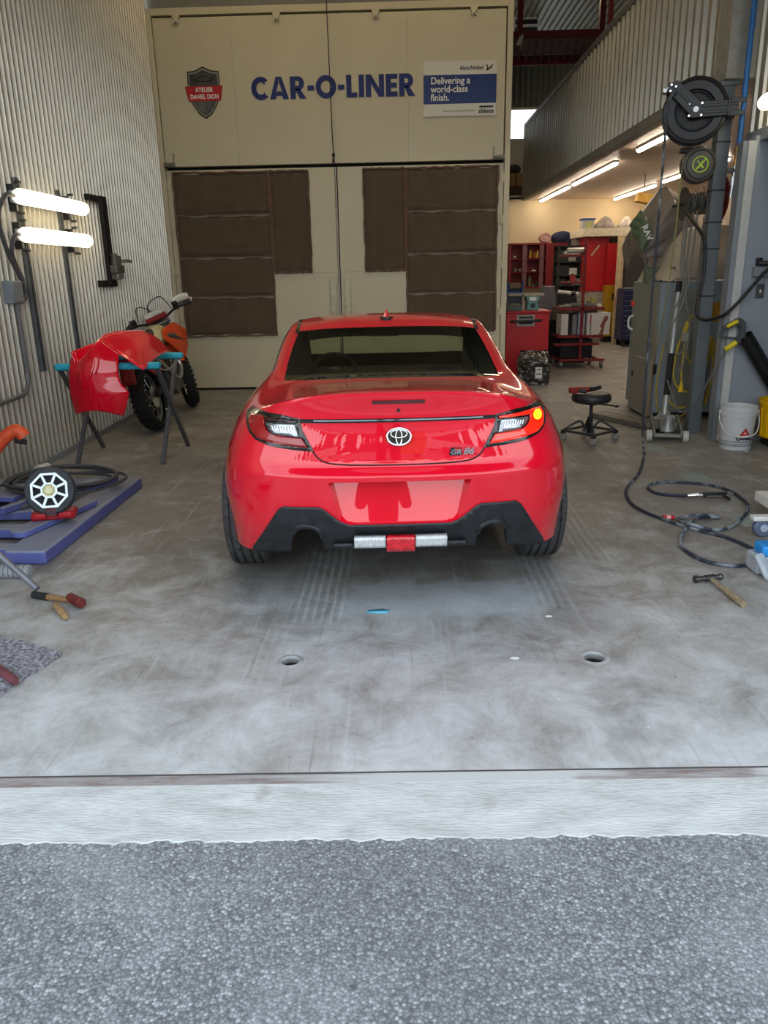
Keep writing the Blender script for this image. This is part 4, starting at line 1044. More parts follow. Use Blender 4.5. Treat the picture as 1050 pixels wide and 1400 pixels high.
# junction box, flexible cables, conduit
t = thing('junction_box', 'grey electrical box on the corrugated wall under the tube lamps', 'electrical box', (-2.985, 6.12, 1.415))
mb = MB(); mb.box((-.03, -.085, -.085), (.045, .085, .085)); mb.build('box', MT['grey_paint'], t, bevel=.006)
mb = MB(); mb.box((.045, -.075, -.075), (.052, .075, .075)); mb.build('cover', MT['grey_paint'], t, bevel=.003)
for z, pts, lb in ((2.11, [(-2.88, 6.19, 2.11), (-2.89, 6.05, 2.10), (-2.93, 5.98, 1.95), (-2.94, 6.05, 1.72), (-2.95, 6.20, 1.55), (-2.95, 6.27, 1.42), (-2.95, 6.24, 1.36), (-2.96, 6.19, 1.355)], 'grey flexible cable from the upper wall lamp down to the electrical box'),
                   (1.84, [(-2.88, 6.19, 1.835), (-2.90, 6.12, 1.82), (-2.93, 6.10, 1.70), (-2.95, 6.20, 1.58), (-2.95, 6.25, 1.50), (-2.96, 6.20, 1.47)], 'grey flexible cable from the lower wall lamp down to the electrical box')):
    mb = MB(); mb.tube(spline(pts, 8), .017, 8); tag(mb.build('lamp_cable', mat('flex_grey_%d' % int(z*100), '4c4d4d', .55)), lb, 'cable')
mb = MB(); mb.tube(spline([(-2.97, 6.13, 1.33), (-2.97, 6.13, 1.0), (-2.97, 6.13, .80), (-2.97, 6.11, .70), (-2.97, 6.04, .645), (-2.97, 5.9, .635), (-2.97, 5.3, .62)], 8), .017, 10)
for z in (1.02, 1.3): mb.cyl((-2.97, 6.13, z-.03), (-2.97, 6.13, z+.03), .023, n=10)
mb.cyl((-2.97, 6.12, .74), (-2.97, 6.13, .79), .023, n=10)
tag(mb.build('conduit', M_STRUT), 'grey steel conduit dropping from the electrical box and bending along the wall', 'pipe')
# black clamp bracket
t = thing('wall_bracket', 'black steel wall bracket with a vertical bar and a clamp at its foot', 'bracket', (-2.99, 8.08, 1.44))
M_BST = mat('black_steel', '1e1d1c', .45, .4, var=.2)
mb = MB(); mb.box((0, -.24, .78), (.05, .22, .84)); mb.build('top_bar', M_BST, t, bevel=.004)
mb = MB(); mb.box((.0, -.16, -.02), (.05, .26, .045)); mb.build('bottom_bar', M_BST, t, bevel=.004)
for y in (-.015, .075): mb = MB(); mb.box((.045, y, .0), (.085, y+.05, .84)); mb.build('upright', M_BST, t, bevel=.004)
mb = MB(); mb.box((.07, .0, .11), (.16, .20, .19)); mb.box((.08, .02, .05), (.14, .16, .12)); mb.cyl((.12, .05, .19), (.12, .05, .30), .035, n=12); mb.cyl((.12, .13, .19), (.12, .13, .28), .04, n=12); k = mb.build('clamp', mat('cast_grey', '63625c', .5, .4, var=.2), t, bevel=.006)
mb = MB(); mb.cyl((.12, .12, .225), (.19, .32, .235), .018, n=10); mb.sphere((.19, .32, .235), .024, 8, 6); mb.build('clamp_screw', MT['steel'], k)
mb = MB(); mb.box((.145, .0, .06), (.163, .16, .105)); mb.build('jaw', MT['steel'], k, bevel=.003)

# ------------------------------------------------------------------ folding X-stand with padded bars and the red bumper cover on it
M_STEELG = mat('stand_grey_steel', '55575e', .45, .4, var=.12)
M_PAD = mat('turquoise_foam', '2aa6bf', .55, var=.06, scale=8)
t = thing('panel_stand', 'grey folding stand with turquoise padded bars carrying the red bumper cover', 'stand', (-2.36, 6.6, 0))
for nm, y, z, x0, x1 in (('front', -.33, .82, -.44, .42), ('rear', .36, .83, -.40, .42)):
    mb = MB(); mb.cyl((x0+.01, y, z-.015), (x1-.01, y, z-.015), .016, n=10); b = mb.build('cross_bar', M_STEELG, t)
    mb = MB(); mb.beam((x0, y, z), (x1, y, z), .07, .055); mb.build('foam_pad', M_PAD, b, bevel=.018, segs=3)
for x, sx in ((.355, 1), (-.37, -1)):
    d = .02*sx
    mb = MB(); mb.beam((x, -.335, 0), (x, .36, .81), .032, .032, up=(1, 0, 0)); mb.build('leg', M_STEELG, t, bevel=.003)
    mb = MB(); mb.beam((x+d*1.7, .37, 0), (x+d*1.7, -.33, .80), .032, .032, up=(1, 0, 0)); mb.build('leg', M_STEELG, t, bevel=.003)
    mb = MB(); mb.cyl((x-.03, .01, .405), (x+.05, .01, .405), .008, n=8); mb.build('pivot_bolt', MT['steel'], t)
mb = MB()
ch = [(-.02+.0*i, -.30+.62*i/40, .80-.05*sin(pi*i/40)) for i in range(41)]
mb.tube([(x+.40, y, z+.0) for x, y, z in ch], .006, 5); mb.build('safety_chain', MT['steel'], t)
bc = thing('bumper_cover', 'glossy red car bumper cover draped over the turquoise padded stand', 'bumper', (-2.40, 6.12, .45))
def P3(x, y, z): return (x+2.40, y-6.12, z-.45)
def lerp_tab(tab, t):
    for (a, b), (c, d) in zip(tab, tab[1:]):
        if t <= c: return b+(d-b)*(t-a)/(c-a) if c > a else d
    return tab[-1][1]
zt = [(0, .955), (.10, .935), (.20, .868), (.40, .935), (.62, 1.05), (.80, .995), (1, .93)]
zb = [(0, .445), (.25, .478), (.5, .492), (.72, .475), (1, .432)]
xl = [(.43, -2.655), (.6, -2.672), (.8, -2.655), (1.06, -2.60)]
xr = [(.43, -2.248), (.52, -2.205), (.628, -2.168), (.70, -2.225), (.76, -2.238), (.93, -2.235), (1.06, -2.235)]
def fa(u, v):
    z = lerp_tab(zb, u)*(1-v)+lerp_tab(zt, u)*v
    x = lerp_tab(xl, z)*(1-u)+lerp_tab(xr, z)*u
    y = 6.075+.10*(2*u-1.1)**2+.20*max(0, z-.80)+1.6*max(0, z-.86)**2+.03*sin(v*pi)*-1 + .012*sin(u*3*pi)*v
    return P3(x, y, z)
mb = MB(); mb.grid(fa, 36, 30); p = mb.build('front_corner', M_CAR, bc, solid=.006)
_q = [fa(u, .985) for u in (.60, .72, .84, 1.0)]
fe = spline([(x-2.40, y+6.12+.004, z+.45) for x, y, z in _q]+[(-2.12, 6.10, .875), (-2.02, 6.09, .806)], 8)
be_ = spline([(-2.42, 6.66, 1.03), (-2.35, 6.70, 1.06), (-2.26, 6.76, 1.075), (-2.18, 6.80, 1.045), (-2.10, 6.85, .98), (-2.03, 6.90, .875)], 8)
def fb_(u, v):
    i = u*(len(fe)-1); k = min(int(i), len(fe)-2); f = i-k
    a = fe[k].lerp(fe[k+1], f); b = be_[k].lerp(be_[k+1], f); q = a.lerp(b, v)
    return P3(q.x, q.y, q.z+.045*sin(pi*v)*(1-.4*u))
mb = MB(); mb.grid(fb_, 24, 14); mb.build('top_wing', M_CAR, bc, solid=.006)
fl = spline([(-2.61, 6.17, .95), (-2.55, 6.40, .985), (-2.47, 6.60, 1.01), (-2.40, 6.66, 1.03)], 8)
fm = spline([(-2.545, 6.13, .885), (-2.46, 6.22, .935), (-2.40, 6.30, 1.0), (-2.375, 6.34, 1.045)], 8)
def fc(u, v):
    i = u*(len(fl)-1); k = min(int(i), len(fl)-2); f = i-k
    a = fl[k].lerp(fl[k+1], f); b = fm[k].lerp(fm[k+1], f); q = a.lerp(b, v); return P3(q.x, q.y, q.z-.075*sin(pi*v)*(1-u)**.5)
mb = MB(); mb.grid(fc, 20, 10); mb.build('inner_lip', M_CAR, bc, solid=.006)
for pts in ([(-2.515, .80), (-2.50, .74), (-2.505, .66)], [(-2.445, .86), (-2.40, .79), (-2.415, .72), (-2.44, .70)], [(-2.37, .84), (-2.365, .77), (-2.385, .71)]):
    mb = MB(); sp = []
    for x, z in pts:
        u = (x+2.66)/(.43); v = (z-.46)/(.46); q = fa(u, v); sp.append((q[0], q[1]-.010, q[2]))
    mb.tube(spline(sp, 6), .007, 6); mb.build('vent_rib', M_CAR, bc)
mb = MB(); mb.tube([fb_(.28+.10*cos(2*pi*i/24), .50+.14*sin(2*pi*i/24)) for i in range(24)], .005, 6, closed=True); mb.build('lamp_opening_rim', M_CAR, bc)

# ------------------------------------------------------------------ dirt bike behind the stand, leaning to the wall
bike = thing('dirt_bike', 'orange and white off-road motorbike leaning by the corrugated wall', 'motorbike', (-2.46, 7.72, 0.012), rot=(0, radians(-13), 0))
M_ORANGE = mat('orange_plastic', 'd8480f', .35, var=.06); M_CREAMP = mat('milky_tank', 'b9b08a', .4, var=.05); M_BPL = MT['black_plastic']; M_DR = mat('dark_red_plastic', '7c0f16', .4, var=.08)
M_GREYP = mat('grey_plastic', '4a4740', .5); M_WHP = mat('white_plastic', 'd9d5cb', .4)
def moto_wheel(name, par, c, R_, w, rot=None):
    t = bpy.data.objects.new(name, None); COL.objects.link(t); t.parent = par; t.location = c
    if rot: t.rotation_euler = rot
    MY = Matrix.Rotation(pi/2, 4, 'Y')
    mb = MB(); prof = [(R_-.085, -w*.42), (R_-.05, -w*.5), (R_-.022, -w*.42), (R_-.012, 0), (R_-.022, w*.42), (R_-.05, w*.5), (R_-.085, w*.42)]
    mb.lathe(prof, MY, n=40)
    n = 34
    for k in range(n):
        a = 2*pi*k/n
        for off, da, tl in ((0, 0, 0), (-.33, .5, .35), (.33, .5, -.35), (-.5, 0, .9), (.5, 0, -.9)):
            an = a+da*2*pi/n; r = R_-.012-.022*(abs(off)/.33)**1.5*.9 if abs(off) < .5 else R_-.045
            M_ = Matrix.Rotation(-an, 4, 'X') @ Matrix.Translation((off*w, 0, r)) @ Matrix.Rotation(-tl if off else 0, 4, 'Y')
            mb.box((-w*.13, -.013, -.012), (w*.13, .013, .014), M_)
    mb.build('tyre', MT['black_rubber'], t)
    mb = MB(); mb.lathe([(R_-.085, -.028), (R_-.098, -.022), (R_-.098, .022), (R_-.085, .028)], MY, n=40); mb.cyl((-.06, 0, 0), (.06, 0, 0), .045, n=16)
    for k in range(18):
        a = 2*pi*k/18; s = -.04 if k % 2 else .04; mb.cyl((s, .045*cos(a), .045*sin(a)), (0, (R_-.095)*cos(a+.15), (R_-.095)*sin(a+.15)), .0035, n=5)
    mb.build('rim', MT['steel'], t)
    mb = MB(); mb.cyl((.055, 0, 0), (.059, 0, 0), .11, n=24); mb.build('brake_disc', MT['steel'], t)
    return t
moto_wheel('rear_wheel', bike, (0, 0, .335), .335, .14)
STE = radians(24)
fk = Matrix.Translation((0, 1.36, .35)) @ Matrix.Rotation(STE, 4, 'Z')
moto_wheel('front_wheel', bike, (-.02, 1.47, .345), .345, .10, (0, 0, STE))
HD = Matrix.Translation((0, 1.10, .98)) @ Matrix.Rotation(radians(26), 4, 'X') @ Matrix.Rotation(STE, 4, 'Z')   # steering head, fork axis = local z
for s in (-1, 1):
    mb = MB(); mb.cyl(HD @ Vector((s*.10, .03, .06)), HD @ Vector((s*.10, .03, -.36)), .026, n=12); mb.cyl(HD @ Vector((s*.10, .03, -.34)), HD @ Vector((s*.10, .03, -.70)), .03, n=12); mb.build('fork_leg', MT['steel'], bike)
mb = MB()
for z in (.04, -.14): mb.box((-.13, -.03, z-.018), (.13, .07, z+.018), HD)
mb.build('fork_clamp', mat('clamp_alloy', '8b8a86', .35, .8), bike, bevel=.006)
bar = [HD @ Vector(p) for p in ((-.41, -.10, .17), (-.25, -.05, .155), (-.10, .02, .08), (.10, .02, .08), (.25, -.05, .155), (.41, -.10, .17))]
mb = MB(); mb.tube(spline(bar, 6), .013, 8); mb.build('handlebar', M_BPL, bike)
mb = MB(); mb.cyl(HD @ Vector((-.12, .0, .115)), HD @ Vector((.12, .0, .115)), .03, n=12); mb.build('bar_pad', mat('bar_pad_red', '7a1418', .7), bike)
for s in (-1, 1):
    mb = MB(); mb.cyl(HD @ Vector((s*.29, -.06, .158)), HD @ Vector((s*.42, -.103, .172)), .019, n=10); mb.build('grip', M_BPL, bike)
    mb = MB(); mb.grid(lambda u, v, s=s: HD @ Vector((s*(.24+.20*u), .07+.03*sin(pi*u)+.015*(2*v-1)**2, .11+.09*v+.01*sin(pi*u))), 8, 4); mb.tube([HD @ Vector((s*.42, -.10, .17)), HD @ Vector((s*.45, .0, .16)), HD @ Vector((s*.42, .07, .155))], .01, 6); mb.build('hand_guard', M_WHP, bike, solid=.006)
    mb = MB(); mb.tube([HD @ Vector((s*.24, .0, .15)), HD @ Vector((s*.30, .03, .15)), HD @ Vector((s*.41, .0, .16))], .006, 6); mb.box((s*.25-.03, -.05, .13), (s*.25+.03, .02, .20), HD); mb.build('lever', M_BPL, bike)
mb = MB(); mb.tube(spline([HD @ Vector((.20, .0, .15)), HD @ Vector((.15, .15, .26)), HD @ Vector((-.02, .16, .20)), HD @ Vector((-.05, .12, -.1))], 8), .006, 6); mb.tube(spline([HD @ Vector((-.20, .0, .15)), HD @ Vector((-.13, .17, .24)), HD @ Vector((.0, .18, .12)), HD @ Vector((.04, .14, -.2))], 8), .006, 6); mb.build('control_cable', M_BPL, bike)
mb = MB(); mb.grid(lambda u, v: HD @ Vector(((-.13+.26*u)*(1-.25*v), .12+.03*sin(pi*u), -.16+.30*v)), 8, 6); mb.build('front_plate', M_WHP, bike, solid=.006)
mb = MB(); mb.grid(lambda u, v: HD @ Vector(((-.07+.14*u)*(1-.3*abs(2*v-1)), -.42+.80*v, -.20-.05*(2*v-1)**2-.03*(2*u-1)**2)), 6, 12); mb.build('front_mudguard', M_ORANGE, bike, solid=.005)
mb = MB()
for pts, r in (([(0, 1.06, 1.0), (0, .95, .62), (0, .80, .36), (0, .45, .34)], .03), ([(0, 1.04, .95), (0, .70, .88), (0, .42, .62), (0, .40, .38)], .026), ([(.08, .42, .62), (.09, -.05, .78)], .014), ([(-.08, .42, .62), (-.09, -.05, .78)], .014), ([(.06, .42, .45), (.09, 0, .345)], .03), ([(-.06, .42, .45), (-.09, 0, .345)], .03)):
    mb.tube(spline(pts, 5), r, 8)
mb.build('frame', mat('frame_black', '222324', .4, .4), bike)
mb = MB(); mb.box((-.13, .42, .30), (.13, .82, .52)); mb.cyl((-.16, .52, .38), (.16, .52, .38), .11, n=16); mb.beam((0, .66, .5), (0, .74, .76), .14, .14)
for k in range(5): mb.beam((0, .665+.015*k, .52+.045*k), (0, .668+.015*k, .53+.045*k), .19, .19)
mb.build('engine', mat('engine_alloy', '55534e', .5, .7, var=.2), bike, bevel=.01)
mb = MB(); mb.tube(spline([(.10, .80, .70), (.16, .86, .55), (.16, .65, .42), (.15, .35, .58), (.14, .10, .72)], 6), .022, 8); mb.cyl((.14, .10, .72), (.13, -.26, .80), .05, n=14); mb.build('exhaust', MT['steel'], bike)
def loft(secs, name, m, n=14, sub=1):
    mb = MB(); vs = []
    for (cx, cy, cz), rx, rz in secs:
        for i in range(n): a = 2*pi*i/n; vs.append((cx+rx*cos(a), cy, cz+rz*sin(a)))
    k = len(secs); mb.add(vs, [(n*i+j, n*i+(j+1) % n, n*(i+1)+(j+1) % n, n*(i+1)+j) for i in range(k-1) for j in range(n)]+[tuple(range(n)), tuple(n*(k-1)+j for j in range(n))])
    return mb.build(name, m, bike, sub=sub)
loft([((0, -.30, .90), .05, .02), ((0, -.15, .90), .10, .035), ((0, .15, .88), .11, .045), ((0, .45, .90), .10, .05), ((0, .62, .95), .07, .04), ((0, .68, .98), .03, .02)], 'seat', mat('seat_grey', '46433d', .85, bump=.1))
loft([((0, .48, .82), .09, .06), ((0, .60, .88), .14, .11), ((0, .80, .90), .17, .13), ((0, .96, .92), .12, .10), ((0, 1.04, .94), .05, .05)], 'fuel_tank', M_CREAMP)
for s in (-1, 1):
    mb = MB(); mb.add([(s*.15, .60, .95), (s*.20, .90, 1.0), (s*.23, 1.17, .90), (s*.22, 1.12, .72), (s*.19, .98, .60), (s*.16, .80, .74), (s*.14, .62, .84)], [(0, 1, 2, 3, 4, 5, 6)]); mb.build('radiator_shroud', M_ORANGE, bike, solid=.02, bevel=.004)
    mb = MB(); mb.add([(s*.225, 1.10, .86), (s*.205, .95, .88), (s*.17, .68, .90), (s*.165, .70, .86), (s*.20, .95, .80), (s*.228, 1.10, .78)], [(0, 1, 2, 3, 4, 5)]); mb.build('shroud_graphic', M_GREYP, bike, solid=.012)
    mb = MB(); mb.add([(s*.09, -.22, .86), (s*.12, .12, .84), (s*.14, .42, .84), (s*.14, .40, .60), (s*.13, .12, .52), (s*.11, -.12, .62)], [(0, 1, 2, 3, 4, 5)]); mb.build('side_panel', M_DR, bike, solid=.012, bevel=.003)
mb = MB(); mb.grid(lambda u, v: ((-.085+.17*u)*(1-.25*v), .10-.62*v, .845+.05*v-.10*max(0, v-.5)**2*4*.6-.03*(2*u-1)**2), 6, 12); mb.build('rear_mudguard', M_DR, bike, solid=.005)
mb = MB(); mb.grid(lambda u, v: ((-.07+.14*u), -.30-.10*v, .80-.28*v), 4, 6); mb.build('plate_holder', M_DR, bike, solid=.008)
mb = MB(); mb.tube([(-.10, .05*cos(a)+.0, .335+.09*sin(a)) for a in [2*pi*i/24 for i in range(24)]], .012, 6, closed=True); mb.tube([(-.10, .02, .42), (-.10, .5, .45)], .009, 5); mb.tube([(-.10, .02, .25), (-.10, .5, .33)], .009, 5); mb.build('chain', MT['dark_steel'], bike)
mb = MB(); mb.tube([(-.12, .55, .34), (-.20, .50, .16), (-.235, .48, .065)], .012, 6); mb.build('side_stand', MT['dark_steel'], bike)

# ------------------------------------------------------------------ blue low frame lift and what lies on it
M_BLUE = mat('blue_lift_enamel', '1c35b4', .4, var=.08)
def dusty(name, base, dust):
    m, N, L, b = node_mat(name, .6); vec = N.new('ShaderNodeTexCoord').outputs['Object']
    g = N.new('ShaderNodeNewGeometry'); sp = N.new('ShaderNodeSeparateXYZ'); L.new(g.outputs['Normal'], sp.inputs[0])
    n = N_noise(N, L, vec, 6, 8); up = N_math(N, L, 'ADD', N_math(N, L, 'MULTIPLY', sp.outputs['Z'], 1.0), N_math(N, L, 'MULTIPLY', N_math(N, L, 'SUBTRACT', n, .5), .9))
    L.new(N_mix(N, L, N_ramp(N, L, up, [(.05, (.38,.38,.38)), (.62, (.92,.92,.92))]), lin(base), lin(dust)), b.inputs['Base Color']); return m
M_DLIFT = dusty('dusty_blue_lift', '2136a8', '868b95')
t = thing('vehicle_lift', 'low blue vehicle lift frame thick with grey dust beside the corrugated wall', 'lift', (-2.07, 4.73, 0))
mb = MB(); mb.box((-.115, -.81, .005), (.112, .80, .085)); mb.v = [(x+.018*(y+.8)/1.6, y, z-(.004 if x > 0 else 0)) for x, y, z in mb.v]; mb.build('runner', M_DLIFT, t, bevel=.012, segs=3)
mb = MB(); mb.box((-.92, -.80, .005), (-.70, .80, .085)); mb.build('runner', M_DLIFT, t, bevel=.012, segs=3)
for y, w in ((-.35, .05), (.02, .06), (.72, .07), (-.70, .05)):
    mb = MB(); mb.box((-.72, y-w, .02), (-.10, y+w, .075)); mb.build('cross_member', M_DLIFT, t, bevel=.004)
def padarm(p0, p1, w, z, rnd):
    mb = MB(); d = Vector((p1[0]-p0[0], p1[1]-p0[1], 0)); n = Vector((-d.y, d.x, 0)).normalized()*w
    a = Vector((p0[0], p0[1], 0)); b = Vector((p1[0], p1[1], 0)); out = []
    if rnd:
        dn = d.normalized()*w
        out = [a+n*cos(q)-dn*sin(q) for q in [pi*i/10 for i in range(11)]]
    else: out = [a+n, a-n]
    out += [b-n, b+n]; k = len(out)
    mb.add([(p.x, p.y, z) for p in out]+[(p.x, p.y, z+.035) for p in out], [tuple(range(k-1, -1, -1)), tuple(range(k, 2*k))]+[(i, (i+1) % k, k+(i+1) % k, k+i) for i in range(k)])
    mb.build('swing_arm', M_DLIFT, t, bevel=.004)
padarm((-.135, -.55), (.03, .06), .058, .088, True); padarm((-.20, .33), (-.06, .70), .07, .088, False); padarm((-.60, .15), (-.50, .74), .09, .088, False)
mb = MB(); mb.beam((-.48, -.1, .10), (-.30, .35, .10), .05, .04); mb.build('lift_strut', M_DLIFT, t, bevel=.003)
mb = MB(); mb.beam((-.40, .0, .095), (-.25, .25, .095), .02, .02); mb.build('push_rod', MT['steel'], t)
# cable coil
r = random.Random(5); pts = []
for k in range(5*24):
    a = 2*pi*k/24+2.2; lp = k/24; rx = .36+.03*sin(lp*2.1)+.015*sin(a*3+lp); ry = .29+.03*cos(lp*1.7)
    pts.append((rx*cos(a)+.02*sin(lp*3), ry*sin(a)+.03*cos(lp*2), .010+.010*lp+.012*sin(a*2+lp)))
pts = [(-.36-.25, .05, .012), (-.45, -.12, .02)]+pts
mb = MB(); mb.tube(spline(pts, 2), .0105, 7)
tag(mb.build('coiled_cable', mat('grey_black_cable', '3c3d3e', .6, var=.15), loc=(-2.36, 5.17, .128)), 'dark cable coiled in loose loops lying on the blue lift', 'cable')
# round work lamp
t = thing('work_light', 'round black work lamp with silver spokes and red base on the blue lift', 'work light', (-2.10, 4.40, .125), rot=(0, 0, radians(14)))
TL = Matrix.Translation((0, 0, .165)) @ Matrix.Rotation(radians(-20), 4, 'X') @ Matrix.Rotation(pi/2, 4, 'X')
M_WLB = mat('work_lamp_rubber', '33383d', .7, var=.15); M_SILV = mat('silver_spokes', 'b9c0c4', .3, .7, var=.06)
mb = MB(); n8 = 24
mb.lathe([(.0, -.03), (.12, -.03), (.145, -.012), (.148, .02), (.138, .045), (.108, .05), (.100, .035), (.098, .0), (0, .0)], TL, n=16); mb.build('housing', M_WLB, t, angle=25)
mb = MB()
oc = lambda r: [(r*cos(pi/8+2*pi*i/8), r*sin(pi/8+2*pi*i/8)) for i in range(8)]
MZ = TL @ Matrix.Rotation(-pi/2, 4, 'X')
mb.prism(oc(.112), -.054, -.036, MZ, hole=oc(.098)); mb.prism(oc(.05), -.058, -.036, MZ, hole=oc(.038))
for i in range(8): a = 2*pi*i/8+pi/8; mb.beam(TL @ Vector((.042*cos(a), .042*sin(a), .046)), TL @ Vector((.102*cos(a), .102*sin(a), .044)), .014, .012, up=TL.to_3x3() @ Vector((0, 0, 1)))
mb.build('spoke_ring', M_SILV, t, smooth=False)
mb = MB(); mb.lathe([(.0, .064), (.022, .062), (.027, .05), (.04, .046), (.04, .03)], TL, n=20); mb.build('hub_lens', mat('pale_hub_lens', 'e6e2b0', .25, var=.05), t)
mb = MB(); mb.beam(TL @ Vector((-.03, -.128, .03)), TL @ Vector((.03, -.128, .03)), .03, .05); mb.build('switch', mat('switch_dark_red', '5b2a2c', .5), t, bevel=.004)
mb = MB(); mb.box((-.125, -.06, 0), (.125, .07, .045)); mb.box((-.115, -.075, .01), (-.03, -.05, .05)); mb.box((.03, -.075, .01), (.115, -.05, .05)); mb.build('base', mat('work_lamp_red', 'a81622', .45, var=.06), t, bevel=.012, segs=2)

# small things on the floor at the left
def rodlike(name, m, pts, r, label, cat, n=10, **k):
    mb = MB(); mb.tube(pts, r, n); return tag(mb.build(name, m, **k), label, cat)
t = thing('orange_tool', 'scuffed orange tubular tool arm poking in at the frame edge above the lift', 'tool', (-2.56, 5.0, .54))
mb = MB(); mb.tube(spline([(-.62, -.12, -.52), (-.25, -.05, -.22), (-.10, -.02, -.06), (-.02, .0, .0), (.02, .005, -.005), (.045, .01, -.04)], 6), .045, 12); mb.build('arm', mat('scuffed_orange', 'd5512a', .5, var=.15, scale=25), t)
mb = MB(); mb.cyl((.0, -.03, -.055), (.055, .01, -.075), .018, n=10); mb.build('arm_end', MT['black_rubber'], t)
mb = MB(); mb.cyl((-3.02+.12, 5.9, .045), (-2.86, 6.0, .045), .045, n=16); tag(mb.build('tape_roll', mat('pale_roll', 'c9c7bc', .6)), 'pale roll on the floor at the foot of the corrugated wall', 'roll')
t = thing('ribbed_hose', 'end of a pale ribbed hose sticking out before the blue lift', 'hose', (-2.07, 3.74, .036))
mb = MB(); prof = []
for k in range(9): prof += [(.036, -.12+.026*k), (.036, -.12+.026*k+.019), (.029, -.12+.026*k+.021), (.029, -.12+.026*k+.024)]
mb.lathe([(0, -.12)]+prof+[(0, .114)], Matrix.Rotation(pi/2, 4, 'Y'), n=18); mb.build('hose', mat('pale_rubber', '8d9297', .7, var=.1), t)
rodlike('pry_bar', mat('grey_pipe', '7b7d86', .45, .5, var=.1), [(-2.36, 3.70, .445), (-2.05, 3.585, .215), (-1.815, 3.50, .035)], .0165, 'grey steel bar slanting down to the sledgehammer grip from the frame edge', 'bar')
t = thing('sledgehammer', 'short sledgehammer with worn red head and black grip on the floor', 'hammer', (-1.69, 3.41, .02))
mb = MB(); mb.cyl((-.05, .025, 0), (.115, -.045, .008), .015, .013, n=12); mb.build('handle', MT['wood'], t)
mb = MB(); mb.cyl((-.13, .055, 0), (-.045, .022, 0), .019, .018, n=12); mb.build('grip', MT['black_rubber'], t)
mb = MB(); HM = Matrix.Translation((.125, -.05, .012)) @ Matrix.Rotation(radians(50), 4, 'Z'); oc2 = lambda r: [(r*cos(pi/8+2*pi*i/8), r*sin(pi/8+2*pi*i/8)) for i in range(8)]
mb.prism(oc2(.026), -.055, .055, HM); mb.build('head', mat('worn_red_steel', '6e2a28', .45, .3, var=.3, scale=30), t, bevel=.004)
t = thing('tool_handle_stub', 'loose stub of a worn wooden tool handle touching the sledgehammer', 'handle', (-1.606, 3.274, .017))
mb = MB(); mb.tube([(-.052, .068, 0), (-.045, .06, 0), (.0, .0, 0), (.05, -.065, 0), (.056, -.074, 0)], [.011, .016, .017, .0165, .012], 12); mb.build('handle', mat('pale_wood', '9a7d58', .6, var=.25, scale=25, stretch=(3, 3, 1)), t)
# scrubby mat with a bar across it
def mat_mat():
    m, N, L, b = node_mat('scrubby_mat', .9); vec = N.new('ShaderNodeTexCoord').outputs['Object']
    n = N_noise(N, L, vec, 60, 5); L.new(N_ramp(N, L, n, [(.35, lin('5b575b')), (.55, lin('90909a')), (.7, lin('b4b5bc'))]), b.inputs['Base Color'])
    bp = N.new('ShaderNodeBump'); bp.inputs['Strength'].default_value = 1.0; bp.inputs['Distance'].default_value = .01; L.new(n, bp.inputs['Height']); L.new(bp.outputs[0], b.inputs['Normal']); return m
r = random.Random(9); A = Vector((-.905, .425)); B = Vector((-.30, -.954)); c0 = Vector((-1.425, 2.866)); out = []
for k in range(25): out.append(c0+A*(.60*k/24)+B*r.uniform(-.008, .008))
for k in range(1, 17): out.append(c0+A*.60+B*(.42*k/16)+A*r.uniform(-.008, .008))
for k in range(1, 25): out.append(c0+B*.42+A*(.60-.60*k/24)+B*r.uniform(-.008, .008))
for k in range(1, 16): out.append(c0+B*(.42-.42*k/16)+A*r.uniform(-.008, .008))
k = len(out); mb = MB(); mb.add([(p.x+1.7, p.y-2.8, .001) for p in out]+[(p.x+1.7, p.y-2.8, .014) for p in out], [tuple(range(k, 2*k))]+[(i, (i+1) % k, k+(i+1) % k, k+i) for i in range(k)])
tag(mb.build('floor_mat', mat_mat(), smooth=False, loc=(-1.7, 2.8, 0)), 'rough grey scrubby mat with frayed edges lying on the concrete', 'mat')
mb = MB(); mb.tube([(-1.80, 2.83, .032), (-1.60, 2.69, .032), (-1.50, 2.605, .030), (-1.49, 2.597, .030)], [.018, .018, .018, .014], 12); tag(mb.build('maroon_bar', mat('maroon_bar', '5f3138', .5, var=.2)), 'dull maroon round bar laid across the scrubby mat', 'bar')
# ------------------------------------------------------------------ post at the right with its reels
M_POST = mat('post_grey_blue', '62696d', .45, .1, var=.05, scale=3)
t = thing('steel_post', 'grey square steel post carrying the black hose reel, black ties round it', 'post', (2.772, 7.255, 0))
mb = MB(); mb.box((-.056, -.055, 0), (.056, .055, 2.94)); mb.build('shaft', M_POST, t, bevel=.004)
mb = MB(); mb.box((-.075, -.075, 2.93), (.075, .075, 2.965)); mb.build('top_plate', M_POST, t, bevel=.003)
mb = MB(); mb.box((-.06, -.075, 0), (.06, .075, .012)); mb.build('base_plate', M_POST, t)
for z in (2.50, 2.12, 1.86, 1.64, 1.24):
    mb = MB(); mb.box((-.059, -.058, z), (.059, .058, z+.012)); mb.build('cable_tie', MT['black_plastic'], t)
